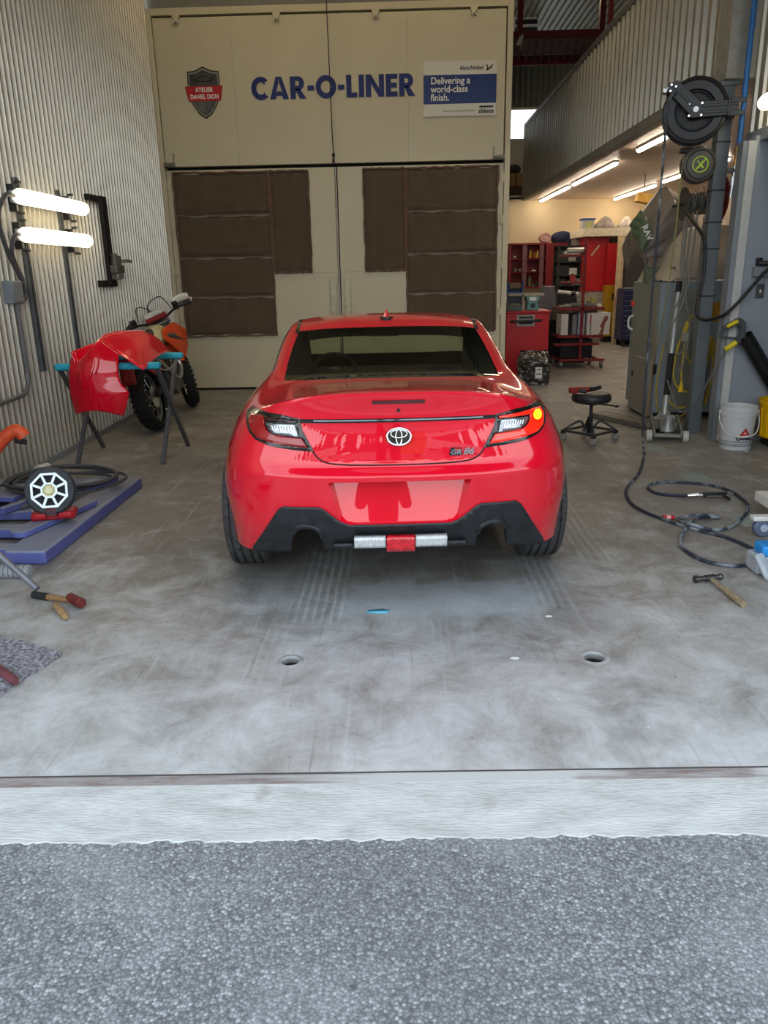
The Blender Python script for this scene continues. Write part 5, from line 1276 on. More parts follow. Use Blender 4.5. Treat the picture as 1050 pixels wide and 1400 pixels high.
# big hose reel
M_RB = mat('reel_black', '1a1a1b', .35, .2, var=.15)
t = thing('hose_reel', 'large black spring hose reel on an arm high on the grey post', 'reel', (2.49, 7.16, 2.735), rot=(0, 0, radians(-14)))
AX = Matrix.Rotation(pi/2, 4, 'X')
for y, s in ((-.055, 1), (.075, -1)):
    mb = MB(); mb.lathe([(.150, -.030*s), (.156, -.004*s), (.163, .004*s), (.222, .010*s), (.232, .016*s), (.250, .012*s), (.257, .002*s), (.257, -.012*s), (.246, -.014*s), (.160, -.020*s)], Matrix.Translation((0, y, 0)) @ AX, n=56); mb.build('reel_disc', M_RB, t, angle=22)
mb = MB(); mb.cyl((0, -.022, 0), (0, .05, 0), .152, n=40); mb.lathe([(.06, .03), (.066, .036), (.075, .03)], AX, n=24); mb.build('drum', mat('drum_black', '0c0c0d', .5), t, angle=25)
mb = MB(); mb.lathe([(.145+.03*0, -.05)]+[(.15+.012*sin(k*2.2), -.05+.1*k/20) for k in range(21)], AX, n=32); mb.build('wound_hose', mat('hose_dark_blue', '232833', .5), t)
for y in (-.09, .10):
    mb = MB(); mb.prism([(-.05, -.06), (.05, -.06), (.33, -.055), (.33, .055), (.05, .06), (-.03, .06)], y-.008, y+.008); mb.box((.05, y-.014, .012), (.33, y+.014, .035)); mb.box((.05, y-.014, -.035), (.33, y+.014, -.012)); mb.build('bracket_arm', M_RB, t, bevel=.003)
    mb = MB(); mb.prism([(-.05, -.03), (.04, .05), (-.155, .225), (-.225, .21), (-.23, .15)], y-.010, y+.010); mb.beam((-.03, y-.012, .03), (-.19, y-.012, .185), .012, .02); mb.build('guide_arm', M_RB, t, bevel=.003)
    mb = MB()
    for x, z in ((-.05, .045), (.045, .045), (.045, -.045), (-.05, -.045), (-.205, .195), (-.21, .15), (-.17, .18)): mb.cyl((x, y-.012*(1 if y < 0 else -1), z), (x, y-.018*(1 if y < 0 else -1), z), .008, n=8)
    mb.build('bolt', MT['chrome'], t)
mb = MB(); mb.cyl((0, -.11, 0), (0, .11, 0), .022, n=14); mb.build('axle', MT['steel'], t)
mb = MB(); mb.box((.245, -.11, -.068), (.262, .12, .068)); mb.box((.262, -.112, -.065), (.375, -.098, -.03)); mb.box((.262, -.112, .03), (.375, -.098, .065)); mb.build('post_clamp', M_RB, t, bevel=.003)
mb = MB(); mb.cyl((-.22, -.06, .18), (-.22, .06, .18), .016, n=10); mb.cyl((-.25, -.06, .165), (-.25, .06, .165), .016, n=10); mb.build('guide_roller', MT['steel'], t)
# hose hanging to the floor and looping there
HP = [(2.31, 7.10, 2.86), (2.26, 7.08, 2.84), (2.235, 7.07, 2.72), (2.232, 7.06, 2.3), (2.228, 7.05, 1.5), (2.215, 7.0, .70), (2.165, 6.82, .20), (2.07, 6.45, .035), (2.006, 6.228, .011), (1.804, 5.686, 0.010), (1.626, 5.341, 0.010), (1.555, 5.136, 0.010), (1.525, 4.893, 0.010), (1.561, 4.698, 0.010), (1.631, 4.544, 0.010), (1.693, 4.427, 0.010), (1.765, 4.321, 0.010), (1.867, 4.207, 0.010), (1.921, 4.062, 0.010), (1.938, 3.964, 0.010), (1.899, 3.854, 0.010), (1.812, 3.782, 0.010), (1.699, 3.768, 0.010), (1.598, 3.847, 0.010), (1.560, 4.012, 0.010), (1.581, 4.143, 0.010), (1.695, 4.362, 0.032), (1.820, 4.497, 0.034), (1.965, 4.578, 0.012), (1.955, 4.595, 0.012), (1.917, 4.565, 0.026), (1.815, 4.558, 0.034), (1.727, 4.562, 0.014), (1.701, 4.526, 0.012), (1.718, 4.412, 0.030), (1.843, 4.339, 0.012), (1.976, 4.402, 0.010), (2.149, 4.626, 0.010), (2.253, 4.826, 0.010), (2.281, 4.993, 0.010), (2.272, 5.211, 0.010), (2.145, 5.373, 0.010), (1.922, 5.426, 0.010), (1.799, 5.372, 0.010), (1.748, 5.257, 0.010), (1.778, 5.125, 0.010), (1.937, 5.047, 0.016)]
def hose_mat():
    m, N, L, b = node_mat('air_hose', .5); vec = N.new('ShaderNodeTexCoord').outputs['Object']
    n = N_noise(N, L, vec, 14, 8); g = N_noise(N, L, vec, 1.7, 2)
    du = N_ramp(N, L, N_mix(N, L, 1.0, N_ramp(N, L, n, [(.45, (0,0,0)), (.6, (1,1,1))]), N_ramp(N, L, g, [(.47, (0,0,0)), (.56, (.75,.75,.75))]), 'MULTIPLY'), BW_)
    L.new(N_mix(N, L, du, lin('222b3c'), lin('a3acb4')), b.inputs['Base Color']); return m
BW_ = [(0, (0,0,0)), (1, (1,1,1))]
mb = MB(); mb.tube(spline(HP, 6), .0105, 8); tag(mb.build('air_hose', hose_mat()), 'dusty dark blue air hose falling from the big reel and looping on the floor', 'hose')
t = thing('blow_gun', 'slim black air blow gun with steel coupling on the looped hose end', 'air gun', (1.94, 5.045, .018), rz=radians(-3))
mb = MB(); mb.cyl((0, 0, 0), (.075, 0, .004), .013, n=12); mb.cyl((.075, 0, .004), (.10, 0, .004), .010, n=12); mb.build('coupling', MT['chrome'], t)
mb = MB(); mb.beam((.10, 0, .006), (.26, 0, .010), .024, .03); mb.build('body', MT['black_plastic'], t, bevel=.006)
mb = MB(); mb.tube([(.12, -.03, .004), (.20, -.035, .006), (.26, -.015, .010)], .005, 6); mb.build('lever', MT['steel'], t)
mb = MB(); mb.cyl((.25, 0, .012), (.30, .005, .012), .012, n=10); mb.cyl((.27, 0, .03), (.27, 0, .0), .008, n=8); mb.build('valve', MT['steel'], t)
mb = MB(); mb.tube([(.22, 0, .012), (.235, -.06, .008), (.24, -.11, .006)], .009, 8); mb.build('nozzle', MT['black_plastic'], t)
# grey cord reel with a green sign
t = thing('cord_reel', 'grey enclosed cord reel with a round green emblem under the hose reel', 'reel', (2.605, 7.27, 2.335), rot=(0, 0, radians(-8)))
mb = MB(); mb.lathe([(0, .07), (.10, .07), (.135, .055), (.15, .02), (.15, -.05), (.135, -.075), (0, -.08)], AX, n=40); mb.build('housing', mat('reel_grey', '53504a', .5, var=.06), t, angle=25)
mb = MB(); mb.lathe([(.108, .071), (.112, .076), (.118, .071)], AX, n=40); mb.build('rim_groove', mat('reel_grey_dark', '3f3c38', .5), t)
M_GREEN = mat('lime_print', 'a8d024', .5, var=.02)
mb = MB(); ring = lambda r: [(r*cos(2*pi*i/32), r*sin(2*pi*i/32)) for i in range(32)]
mb.prism(ring(.066), -.0735, -.0690, hole=ring(.057)); mb.prism([(-.032, .028), (-.018, .028), (.0, .004), (.014, .028), (.036, .028), (.012, -.004), (.036, -.03), (.016, -.03), (.004, -.014), (-.010, -.03), (-.034, -.03), (-.006, .0)], -.0735, -.0690)
mb.prism([(-.045, -.050), (-.037, -.055), (.05, .045), (.043, .052)], -.0738, -.0690)
mb.build('emblem', M_GREEN, t, smooth=False)
mb = MB(); mb.box((-.16, -.02, .10), (-.05, .06, .145)); mb.build('cord_outlet', MT['black_plastic'], t, bevel=.008)
mb = MB(); mb.box((.06, .02, -.03), (.12, .06, .03)); mb.build('mount', MT['dark_steel'], t)
for pts, lb, m in (([(2.47, 7.25, 2.40), (2.455, 7.25, 2.2), (2.455, 7.26, 1.8), (2.47, 7.4, 1.2), (2.49, 7.6, .75)], 'pale yellow cord dropping from the grey cord reel past the spool', mat('pale_yellow_cord', '8c8a55', .6)),):
    mb = MB(); mb.tube(spline(pts, 8), .006, 6); tag(mb.build('hanging_cord', m), lb, 'cord')
# open cable spool behind the post with cords hung on it
t = thing('cable_spool', 'open black cable spool with wire wound on it behind the post', 'spool', (2.74, 7.6, 2.05))
MYy = Matrix.Rotation(pi/2, 4, 'Y')
mb = MB(); mb.lathe([(0, -.125), (.145, -.125), (.148, -.12), (.145, -.115), (0, -.115)], MYy, n=32); mb.build('flange', mat('flange_grey', '4b4843', .5, .3), t)
mb = MB(); mb.lathe([(0, .115), (.13, .115), (.13, .125), (0, .125)], MYy, n=32); mb.build('flange', M_RB, t)
mb = MB(); mb.cyl((-.12, 0, 0), (.12, 0, 0), .055, n=16); mb.cyl((-.22, 0, -.02), (-.12, 0, 0), .012, n=8); mb.cyl((.12, 0, 0), (.20, .05, 0), .018, n=8); mb.beam((.02, -.25, 0), (.02, .05, 0), .04, .04) if False else None; mb.build('hub', MT['dark_steel'], t)
mb = MB(); r = random.Random(4)
for k in range(13):
    x = -.09+.015*k; rr = .075+r.uniform(0, .02); mb.tube([(x+r.uniform(-.006, .006)+.004*cos(a), rr*cos(a), rr*sin(a)) for a in [2*pi*i/20 for i in range(20)]], .006, 5, closed=True)
for k in range(9):
    x = -.16+.035*k; mb.tube([(x, -.02, .07), (x+r.uniform(-.02, .02), -.05, .12+r.uniform(-.02, .03))], .004, 5)
mb.build('wound_wire', mat('wire_grey', '6b675f', .5, .2), t)
def hang(pts, r, m, label, cat='cord', name='hanging_cord', n=7, grp=None):
    mb = MB(); mb.tube(spline(pts, 7), r, 6); return tag(mb.build(name, m), label, cat, grp)
M_GCORD = mat('grey_cord', '77766e', .6, var=.1); M_YCORD = mat('yellow_cord', 'b39a3c', .55, var=.12); M_YC2 = mat('yellow_cord_bright', 'c8ab2e', .55, var=.1)
hang([(2.62, 7.52, 1.96), (2.61, 7.50, 1.55), (2.66, 7.52, 1.30), (2.58, 7.55, 1.05), (2.56, 7.58, .82), (2.63, 7.58, .70), (2.74, 7.57, .74), (2.76, 7.56, 1.0), (2.71, 7.54, 1.3), (2.64, 7.52, 1.6), (2.65, 7.52, 1.95)], .009, M_GCORD, 'grey cord in one long loop hanging furthest from the post', name='hanging_cord')
hang([(2.68, 7.50, 1.97), (2.66, 7.49, 1.5), (2.70, 7.50, 1.15), (2.76, 7.52, .95), (2.73, 7.52, .62), (2.68, 7.52, .55)], .009, M_GCORD, 'grey cord hanging to a free curled end between the loop and the post')
hang([(2.72, 7.50, 1.96), (2.68, 7.46, 1.35), (2.60, 7.46, 1.05), (2.53, 7.48, .92), (2.53, 7.5, .78), (2.60, 7.5, .72)], .008, M_GCORD, 'thin grey cord crossing behind the others from the spool to the cabinet corner')
hang([(2.78, 7.50, 1.93), (2.77, 7.48, 1.6), (2.76, 7.47, 1.2), (2.79, 7.48, .9)], .007, M_GCORD, 'short thin grey cord hanging straight beside the post')
hang([(2.60, 7.66, .98), (2.57, 7.68, .7), (2.55, 7.70, .35), (2.60, 7.72, .12), (2.74, 7.72, .05), (2.88, 7.72, .12), (2.92, 7.72, .4), (2.90, 7.7, .8), (2.86, 7.7, 1.0)], .0085, M_YCORD, 'longest yellow cord loop, its bottom nearly on the floor by the jack')
hang([(2.76, 7.62, 1.0), (2.70, 7.64, .72), (2.64, 7.66, .40), (2.68, 7.66, .22), (2.80, 7.66, .16), (2.90, 7.66, .24), (2.89, 7.66, .5), (2.78, 7.64, .72), (2.77, 7.62, .95)], .0085, M_YC2, 'middle yellow cord loop hanging on the cabinet front')
hang([(2.77, 7.60, 1.02), (2.70, 7.62, .78), (2.68, 7.63, .50), (2.74, 7.63, .36), (2.84, 7.63, .33), (2.90, 7.63, .45), (2.84, 7.62, .70)], .0085, M_YC2, 'shortest yellow cord loop hanging round the plug on the cabinet front')
t = thing('yellow_plug', 'bright yellow plug hanging on its cord within the yellow loops', 'plug', (2.755, 7.60, .36))
mb = MB(); mb.tube(spline([(.03, 0, .66), (.0, .0, .45), (-.01, 0, .20), (0, 0, .05)], 6), .009, 6); mb.build('lead', M_YC2, t)
mb = MB(); mb.cyl((0, 0, -.03), (0, 0, .03), .026, .022, n=12); mb.cyl((0, 0, .03), (0, 0, .065), .018, .010, n=12); mb.build('plug_body', mat('plug_yellow', 'e8c41c', .4), t)
t = thing('power_block', 'beige multi-way socket block hanging among the yellow and grey cords', 'socket block', (2.735, 7.56, .86))
mb = MB(); mb.box((-.035, -.02, -.045), (.045, .02, .045)); mb.build('block', mat('socket_beige', '8f887a', .6), t, bevel=.008)
mb = MB(); mb.tube([(0, 0, .04), (.02, 0, .12), (.05, .02, .20)], .010, 6); mb.build('lead', M_YC2, t)
mb = MB(); mb.box((2.79, 7.50, 1.05), (2.87, 7.54, 1.14)); tag(mb.build('orange_connector', mat('connector_orange', 'b9812e', .5), bevel=.01), 'orange connector beside the post above the yellow cords', 'connector')
mb = MB(); r = random.Random(8)
for k in range(5):
    cx = 3.10+.012*k; mb.tube(spline([(cx+.037*cos(a)+.01*k*sin(a), 7.85+.02*k, .495+(.34-.02*k)*sin(a)) for a in [2*pi*i/16 for i in range(16)]], 3, closed=True), .0075, 6, closed=True)
tag(mb.build('coiled_yellow_cord', M_YCORD), 'bundle of yellow cord hanging in coils behind the post, near the pale trim', 'cord')
mb = MB(); mb.box((3.06, 7.940, .97), (3.22, 7.949, 1.16)); tag(mb.build('orange_notice', mat('notice_orange', 'a8741e', .6)), 'plain orange card on the cabinet front behind the post', 'card')
mb = MB(); mb.tube(spline([(2.60, 7.45, 1.97), (2.655, 7.16, 1.76), (2.685, 7.14, 1.62), (2.685, 7.13, 1.40), (2.65, 7.11, 1.20), (2.645, 7.09, 1.10), (2.675, 7.05, 1.055), (2.715, 6.95, 1.055), (2.775, 6.80, 1.105), (2.86, 6.765, 1.20), (2.97, 6.76, 1.34), (3.08, 6.755, 1.47), (3.3, 6.75, 1.60)], 7), .0145, 8); tag(mb.build('washer_hose', mat('black_hose', '191919', .45)), 'thick black hose looping past the post to the grey partition', 'hose')
for k, (a, b) in enumerate((((3.05, 7.72, 2.20), (2.96, 7.74, 1.80)), ((3.00, 7.70, 2.16), (2.93, 7.70, 1.82)))):
    mb = MB(); mb.tube(spline([(2.83, 7.34, 2.27-.05*k), (2.90, 7.50, 2.28-.05*k), a, ((a[0]+b[0])/2+.03, 7.7, 2.0), b], 6), .024 if k == 0 else .016, 8)
    tag(mb.build('red_hose', mat('red_hose_%d' % k, '8c1a22', .5)), ('thicker of two red hoses behind the post top' if k == 0 else 'thinner of two red hoses behind the post top'), 'hose')
# blue air pipe with its fittings
t = thing('air_pipe', 'blue compressed air pipe with brass valve and steel regulator by the post', 'pipe', (2.838, 7.03, 2.45))
mb = MB(); mb.cyl((0, 0, 0), (0, 0, 4.6), .022, n=14); mb.cyl((0, 0, .86), (0, 0, .885), .027, n=14); mb.build('pipe', mat('pipe_blue', '1f5c9c', .45), t)
mb = MB(); mb.cyl((-.005, 0, 0), (-.005, 0, -.05), .026, n=10); mb.cyl((-.008, 0, -.05), (-.008, 0, -.12), .02, n=10); mb.cyl((-.01, 0, -.12), (-.01, 0, -.15), .026, n=8); mb.build('brass_valve', MT['brass'], t)
mb = MB(); mb.cyl((-.015, 0, -.15), (-.015, 0, -.24), .018, n=10); mb.cyl((-.02, 0, -.24), (-.02, 0, -.30), .026, n=10); mb.cyl((-.02, 0, -.30), (-.025, 0, -.40), .016, n=10); mb.cyl((-.03, 0, -.18), (.06, 0, -.19), .012, n=8); mb.cyl((-.075, 0, -.19), (.02, 0, -.19), .02, n=8); mb.build('regulator', MT['steel'], t)

# ------------------------------------------------------------------ grey cabinet with its covers
M_CABG = mat('cabinet_grey_green', '868a82', .5, var=.06, scale=3); M_CABB = mat('cabinet_grey_blue', '848f96', .5, var=.06, scale=3)
t = thing('blast_cabinet', 'tall grey steel machine cabinet with a low door box under draped covers', 'cabinet', (2.6, 7.95, 0))
mb = MB(); mb.box((0, 0, .06), (1.1, .95, 1.36)); mb.build('body', M_CABB, t, bevel=.006)
mb = MB(); mb.box((-.004, .06, .62), (.0, .90, 1.34)); mb.box((-.006, .10, .60), (0, .86, .605)); mb.build('side_panel', M_CABG, t)
mb = MB(); mb.box((-.07, .03, .03), (.0, .60, .60)); mb.build('low_door', mat('low_door_grey', '85847c', .5, var=.08), t, bevel=.004)
mb = MB(); mb.box((-.078, .50, .38), (-.07, .53, .44)); mb.build('latch', MT['black_plastic'], t)
mb = MB(); mb.box((-.02, -.02, .46), (.01, .03, .56)); mb.build('latch', MT['black_plastic'], t)
mb = MB(); mb.tube(spline([(-.02, .80, 1.0), (-.06, .82, .97), (-.06, .82, .88), (-.02, .80, .85)], 5), .012, 8); mb.build('handle', MT['white'], t)
mb = MB(); mb.box((-.03, .84, 1.10), (.04, .92, 1.15)); mb.build('red_knob', mat('knob_orange', 'd0401c', .4), t, bevel=.01)
for x, y in ((.05, .05), (1.0, .05), (.05, .85), (1.0, .85)): mb = MB(); mb.box((x-.03, y-.03, 0), (x+.03, y+.03, .07)); mb.build('foot', MT['dark_steel'], t)
mb = MB(); mb.box((.10, -.012, .08), (.35, .0, 1.28)); mb.build('front_panel', M_CABG, t, bevel=.003)
def cloth(name, fn, m, nu, nv, amp, seed, label, cat, solid=.004):
    r = random.Random(seed); ph = [r.uniform(0, 6.3) for _ in range(8)]
    def f(u, v):
        x, y, z = fn(u, v)
        w = .9*abs(sin(u*9+v*5+ph[6]))**.5-.5+sin(u*13+ph[0]+3*sin(v*4+ph[1]))*.5+sin(v*17+ph[2]+2.5*sin(u*6+ph[3]))*.4+sin((u+v)*29+ph[4])*.2+sin((u-v)*23+ph[5]+2*sin(u*9))*.25
        return (x+w*amp*.5, y+w*amp, z+w*amp*.6)
    mb = MB(); mb.grid(f, nu, nv); return tag(mb.build(name, m, solid=solid, angle=60), label, cat)
M_TAUPE = mat('taupe_plastic', '7d746a', .35, var=.12, scale=6, bump=.25, bscale=25); M_BEIGE = mat('beige_tarp', 'a09688', .55, var=.1, scale=5, bump=.2, bscale=25); M_OLIVE = mat('olive_bag', '56654e', .5, var=.15, scale=6, bump=.2, bscale=20)
def peak(u, v):   # hood over the hopper: a peaked tent
    prof = [(2.56, 1.66), (2.50, 1.90), (2.57, 2.05), (2.78, 2.33), (2.90, 2.27), (3.02, 2.10), (3.16, 1.93), (3.18, 1.70)]
    k = u*(len(prof)-1); i = min(int(k), len(prof)-2); f = k-i; x = prof[i][0]*(1-f)+prof[i+1][0]*f; z = prof[i][1]*(1-f)+prof[i+1][1]*f
    return (x, 8.38+.72*v, z-.25*(2*v-1)**2*.6-.02)
cloth('plastic_hood', peak, M_TAUPE, 56, 36, .022, 3, 'peaked taupe plastic hood over the top of the grey machine', 'cover')
def hoodfront(u, v):
    x, y, z = peak(u, 0.0); f = v
    return (x+(2.84-x)*.10*f, 8.385-.05*sin(pi*min(1, f*1.2))*sin(pi*u), z*(1-f)+1.60*f+.0)
o3 = cloth('front_fold', hoodfront, M_TAUPE, 40, 24, .014, 21, '', '')
for k_ in ('label', 'category'): del o3[k_]
o3.parent = bpy.data.objects['plastic_hood']
def slope(u, v):
    prof = [(2.60, 1.38), (2.66, 1.50), (2.76, 1.72), (2.88, 1.86), (3.10, 1.90), (3.40, 1.90), (3.70, 1.88)]
    k = u*(len(prof)-1); i = min(int(k), len(prof)-2); f = k-i; x = prof[i][0]*(1-f)+prof[i+1][0]*f; zt_ = prof[i][1]*(1-f)+prof[i+1][1]*f
    if v < .45: q = v/.45; return (x, 7.93+.28*q**1.3, 1.375+(zt_-1.375)*q)
    q = (v-.45)/.55; return (x, 8.21+.70*q, zt_-.10*q)
cloth('beige_tarp', slope, M_BEIGE, 60, 44, .020, 6, 'crumpled beige tarp draped over the front of the grey machine', 'cover')
def green(u, v):
    D, C_, A_, B_ = (2.478, 8.28, 1.643), (2.575, 8.28, 1.852), (2.39, 8.50, 1.92), (2.485, 8.45, 2.065)
    return tuple((D[k]*(1-u)+C_[k]*u)*(1-v)+(A_[k]*(1-u)+B_[k]*u)*v+(0, -.04, 0)[k]*sin(pi*v)*sin(pi*u) for k in range(3))
o = cloth('olive_bag', green, M_OLIVE, 16, 16, .012, 9, 'dark olive plastic bag with white letters hanging at the hood side', 'bag')
o2 = text_mesh('bag_lettering', 'RAV', .085, M_WHT, o, (2.515, 8.275, 1.835), rot=(radians(82), radians(62), 0), bold=.003, extrude=.002)
def flap(u, v): return (2.575+.16*u, 7.99+.50*(1-u)*1.0+.0*v, 1.34+.17*v*(1-.3*u)+.05*u*v)
cloth('green_flap', flap, mat('grey_green_cover', '6a7463', .5, var=.1, bump=.2, bscale=25), 14, 10, .010, 12, 'grey green folded cover edge at the cabinet corner under the tarp', 'cover')
mb = MB(); mb.tube([(2.545, 7.93, .02), (2.64, 8.02, 1.33)], .011, 8); tag(mb.build('wooden_rod', mat('rod_wood', '8a7658', .6)), 'thin wooden rod leaning on the grey cabinet corner', 'rod')

# ------------------------------------------------------------------ floor jack, ramp, stool, buckets
t = thing('floor_jack', 'grey trolley jack with a tall upright handle before the grey cabinet', 'jack', (2.45, 7.05, 0), rz=radians(-14))
M_JK = mat('jack_grey', '83847f', .45, .3, var=.15, scale=20)
for s in (-1, 1):
    mb = MB(); mb.prism([(-.30+.0, .05), (.22, .05), (.26, .07), (.26, .11), (.05, .14), (-.28, .17), (-.32, .13)], s*.115-.008, s*.115+.008, Matrix.Rotation(-pi/2, 4, 'Z')); mb.build('side_plate', M_JK, t, bevel=.003)
    mb = MB(); mb.cyl((s*.13, -.22, .052), (s*.18, -.22, .052), .052, n=20); mb.build('front_wheel', mat('jack_wheel_%d' % s, 'b5b2aa', .5), t, bevel=.006)
    mb = MB(); mb.cyl((s*.125, .24, .045), (s*.155, .24, .045), .045, n=18); mb.build('rear_caster', mat('jack_caster_%d' % s, '77756f', .5), t, bevel=.005)
mb = MB(); mb.box((-.115, -.255, .045), (.115, -.20, .075)); mb.box((-.03, -.22, .05), (.03, .1, .08)); mb.box((-.11, .05, .06), (.11, .28, .12)); mb.cyl((-.16, -.22, .052), (.16, -.22, .052), .012, n=10); mb.build('chassis', M_JK, t, bevel=.005)
mb = MB(); mb.beam((0, .12, .13), (0, -.18, .10), .12, .05); mb.build('lift_arm', M_JK, t, bevel=.008)
mb = MB(); mb.lathe([(0, 0), (.055, 0), (.05, .02), (.04, .05), (.038, .12), (.062, .125), (.062, .14), (0, .14)], Matrix.Translation((0, -.17, .09)), n=20); mb.build('saddle', mat('saddle_grey', '9a9b98', .4, .3), t)
mb = MB(); mb.beam((-.09, .2, .10), (.0, .26, .22), .025, .03); mb.beam((.09, .2, .10), (.0, .26, .22), .025, .03); mb.cyl((-.10, .22, .13), (.10, .22, .13), .02, n=10); mb.build('yoke', M_JK, t, bevel=.004)
b_ = Vector((0, .24, .16)); e_ = Vector((.06, .60, 1.37)); P = lambda q: tuple(b_.lerp(e_, q))
mb = MB(); mb.cyl(P(0), P(.16), .024, n=12); mb.cyl(P(.1), P(.95), .019, n=12); mb.build('handle', mat('handle_silver', 'a9adad', .4, .3), t)
mb = MB(); mb.cyl(P(.15), P(.46), .029, n=14); mb.build('foam_sleeve', MT['black_rubber'], t)
mb = MB(); mb.cyl(P(.92), P(1.0), .027, n=14); mb.build('grip', MT['black_rubber'], t)
t = thing('ramp_plate', 'dull grey steel channel lying on the floor beside the trolley jack', 'plate', (2.12, 8.04, 0), rz=radians(-61))
mb = MB(); mb.box((-.05, -.09, 0), (.82, .09, .012)); mb.box((-.05, -.09, .0), (.82, -.08, .055)); mb.box((-.05, .08, 0), (.82, .09, .055)); mb.box((-.05, -.09, .045), (.82, .09, .055)); mb.build('channel', mat('dull_steel', '6f6e66', .5, .4, var=.15), t, bevel=.003)
t = thing('work_stool', 'black round rolling mechanic stool with a square caster base', 'stool', (1.735, 6.985, 0), rz=radians(40))
M_STL = mat('stool_frame', '3c3d3f', .45, .4, var=.15)
mb = MB(); mb.lathe([(0, .435), (.15, .43), (.172, .41), (.178, .385), (.172, .36), (.15, .345), (0, .345)], n=36); mb.build('seat', mat('stool_vinyl', '232325', .4, var=.2, scale=20, bump=.1), t)
mb = MB(); mb.box((-.06, -.06, .325), (.06, .06, .348)); mb.build('seat_plate', M_STL, t)
mb = MB(); mb.cyl((0, 0, .20), (0, 0, .33), .013, n=10); mb.cyl((.022, 0, .20), (.022, 0, .33), .006, n=8); mb.build('gas_spring', MT['dark_steel'], t)
mb = MB(); mb.cyl((0, 0, .06), (0, 0, .215), .024, n=12); mb.build('column', MT['black_plastic'], t)
mb = MB(); mb.tube([(.03, -.02, .33), (.12, -.10, .315), (.19, -.13, .30)], .007, 6); mb.sphere((.20, -.135, .298), .02, 8, 6, (1.4, 1, .6)); mb.build('height_lever', MT['black_plastic'], t)
mb = MB(); q = .165
for a, b in (((-q, -q), (q, -q)), ((q, -q), (q, q)), ((q, q), (-q, q)), ((-q, q), (-q, -q))): mb.beam((a[0], a[1], .085), (b[0], b[1], .085), .028, .022)
mb.build('base_frame', M_STL, t, bevel=.003)
for sx, sy in ((1, 1), (1, -1), (-1, 1), (-1, -1)):
    mb = MB(); mb.tube(spline([(sx*.02, sy*.02, .10), (sx*.06, sy*.06, .17), (sx*.10, sy*.10, .15), (sx*q, sy*q, .09)], 5), .011, 7); mb.build('leg', M_STL, t)
    mb = MB(); mb.box((sx*q-.018, sy*q-.018, .055), (sx*q+.018, sy*q+.018, .088)); w = mb.build('caster_fork', M_STL, t)
    mb = MB(); mb.cyl((sx*q-.018, sy*q, .033), (sx*q+.018, sy*q, .033), .033, n=16); mb.build('caster_wheel', mat('caster_clear_%d%d' % (sx, sy), '8e8c88', .3), w, bevel=.005)
t = thing('cordless_drill', 'red and black cordless tool lying on the rolling stool seat', 'power tool', (1.655, 6.93, .437), rz=radians(8))
mb = MB(); mb.cyl((-.13, 0, .03), (.04, .0, .03), .026, n=12); mb.box((-.14, -.03, .004), (-.06, .03, .055)); mb.build('body', mat('tool_red', '8c1a1a', .45), t, bevel=.008)
mb = MB(); mb.cyl((.03, 0, .03), (.10, .01, .035), .024, .018, n=12); mb.beam((.08, 0, .03), (.13, -.05, .055), .04, .035); mb.cyl((-.06, -.02, .028), (.0, -.05, .02), .02, n=10); mb.build('head', MT['black_plastic'], t, bevel=.005)
t = thing('white_bucket', 'white plastic bucket with red triangle and dark word by the partition', 'bucket', (2.885, 6.56, 0), rz=radians(-6))
M_BK = mat('bucket_white', 'c3c6c8', .35, var=.03, scale=5)
mb = MB(); mb.lathe([(0, .003), (.125, .0), (.128, .01), (.1345, .16), (.144, .285), (.149, .288), (.149, .305), (.146, .309), (.150, .312), (.150, .328), (.147, .332), (.152, .335), (.152, .365), (.147, .366), (.1425, .33), (.131, .06), (.124, .012), (0, .012)], n=44); mb.build('pail', M_BK, t)
mb = MB(); mb.lathe([(.1292, .03), (.1322, .082)], n=44); mb.build('grey_band', mat('bucket_grey_band', '8f9498', .4), t)
mb = MB(); mb.tube(spline([(-.155, -.01, .315), (-.16, -.06, .24), (-.11, -.135, .15), (0, -.165, .125), (.11, -.14, .15), (.158, -.06, .24), (.155, -.01, .315)], 8), .004, 6); mb.tube([(-.05, -.163, .131), (0, -.168, .125), (.05, -.163, .131)], .009, 8); mb.build('wire_handle', MT['white'], t)
for s in (-1, 1): mb = MB(); mb.cyl((s*.148, -.01, .315), (s*.163, -.01, .315), .016, n=10); mb.build('ear', M_BK, t)
def onb(x, z, o=.0015): R_ = .1282+(z-.01)*.0430+.0012+o; a = x/R_; return Vector((R_*sin(a), -R_*cos(a), z))
def curved(poly2, name, m, off=.0015):
    mb = MB(); (ax, az), (bx, bz), (cx, cz) = poly2
    mb.grid(lambda u, v: onb(bx+(cx-bx)*u*(1-v)+(ax-bx)*v, bz+(az-bz)*v, off), 12, 8); return mb.build(name, m, t)
tri = lambda cx, cz, r: [(cx, cz+r), (cx-r*1.15, cz-r*.62), (cx+r*1.15, cz-r*.62)]
curved(tri(.032, .155, .043), 'red_triangle', mat('bucket_red', 'b02a26', .45), .002); curved(tri(.032, .152, .019), 'pink_triangle', mat('bucket_pink', 'e89088', .45), .0035)
wl = text_mesh('word', 'CANAC', .036, mat('bucket_navy', '161c3c', .5), t, (.030, -.1372, .105), rot=(pi/2, 0, radians(12)), bold=.002, sx=1.15)
t = thing('mop_bucket', 'yellow mop bucket on black casters at the frame edge', 'bucket', (3.27, 6.60, 0))
mb = MB(); mb.lathe([(0, .09), (.15, .08), (.16, .09), (.178, .36), (.195, .39), (.195, .405), (.183, .40), (.165, .36), (.15, .11), (0, .105)], n=36)
for k in range(8): a = pi+2*pi*k/16+.1; mb.beam((.160*cos(a), .160*sin(a), .10), (.180*cos(a), .180*sin(a), .34), .02, .012, up=(-sin(a), cos(a), 0))
mb.build('tub', mat('mop_yellow', 'e0ae08', .4, var=.04), t)
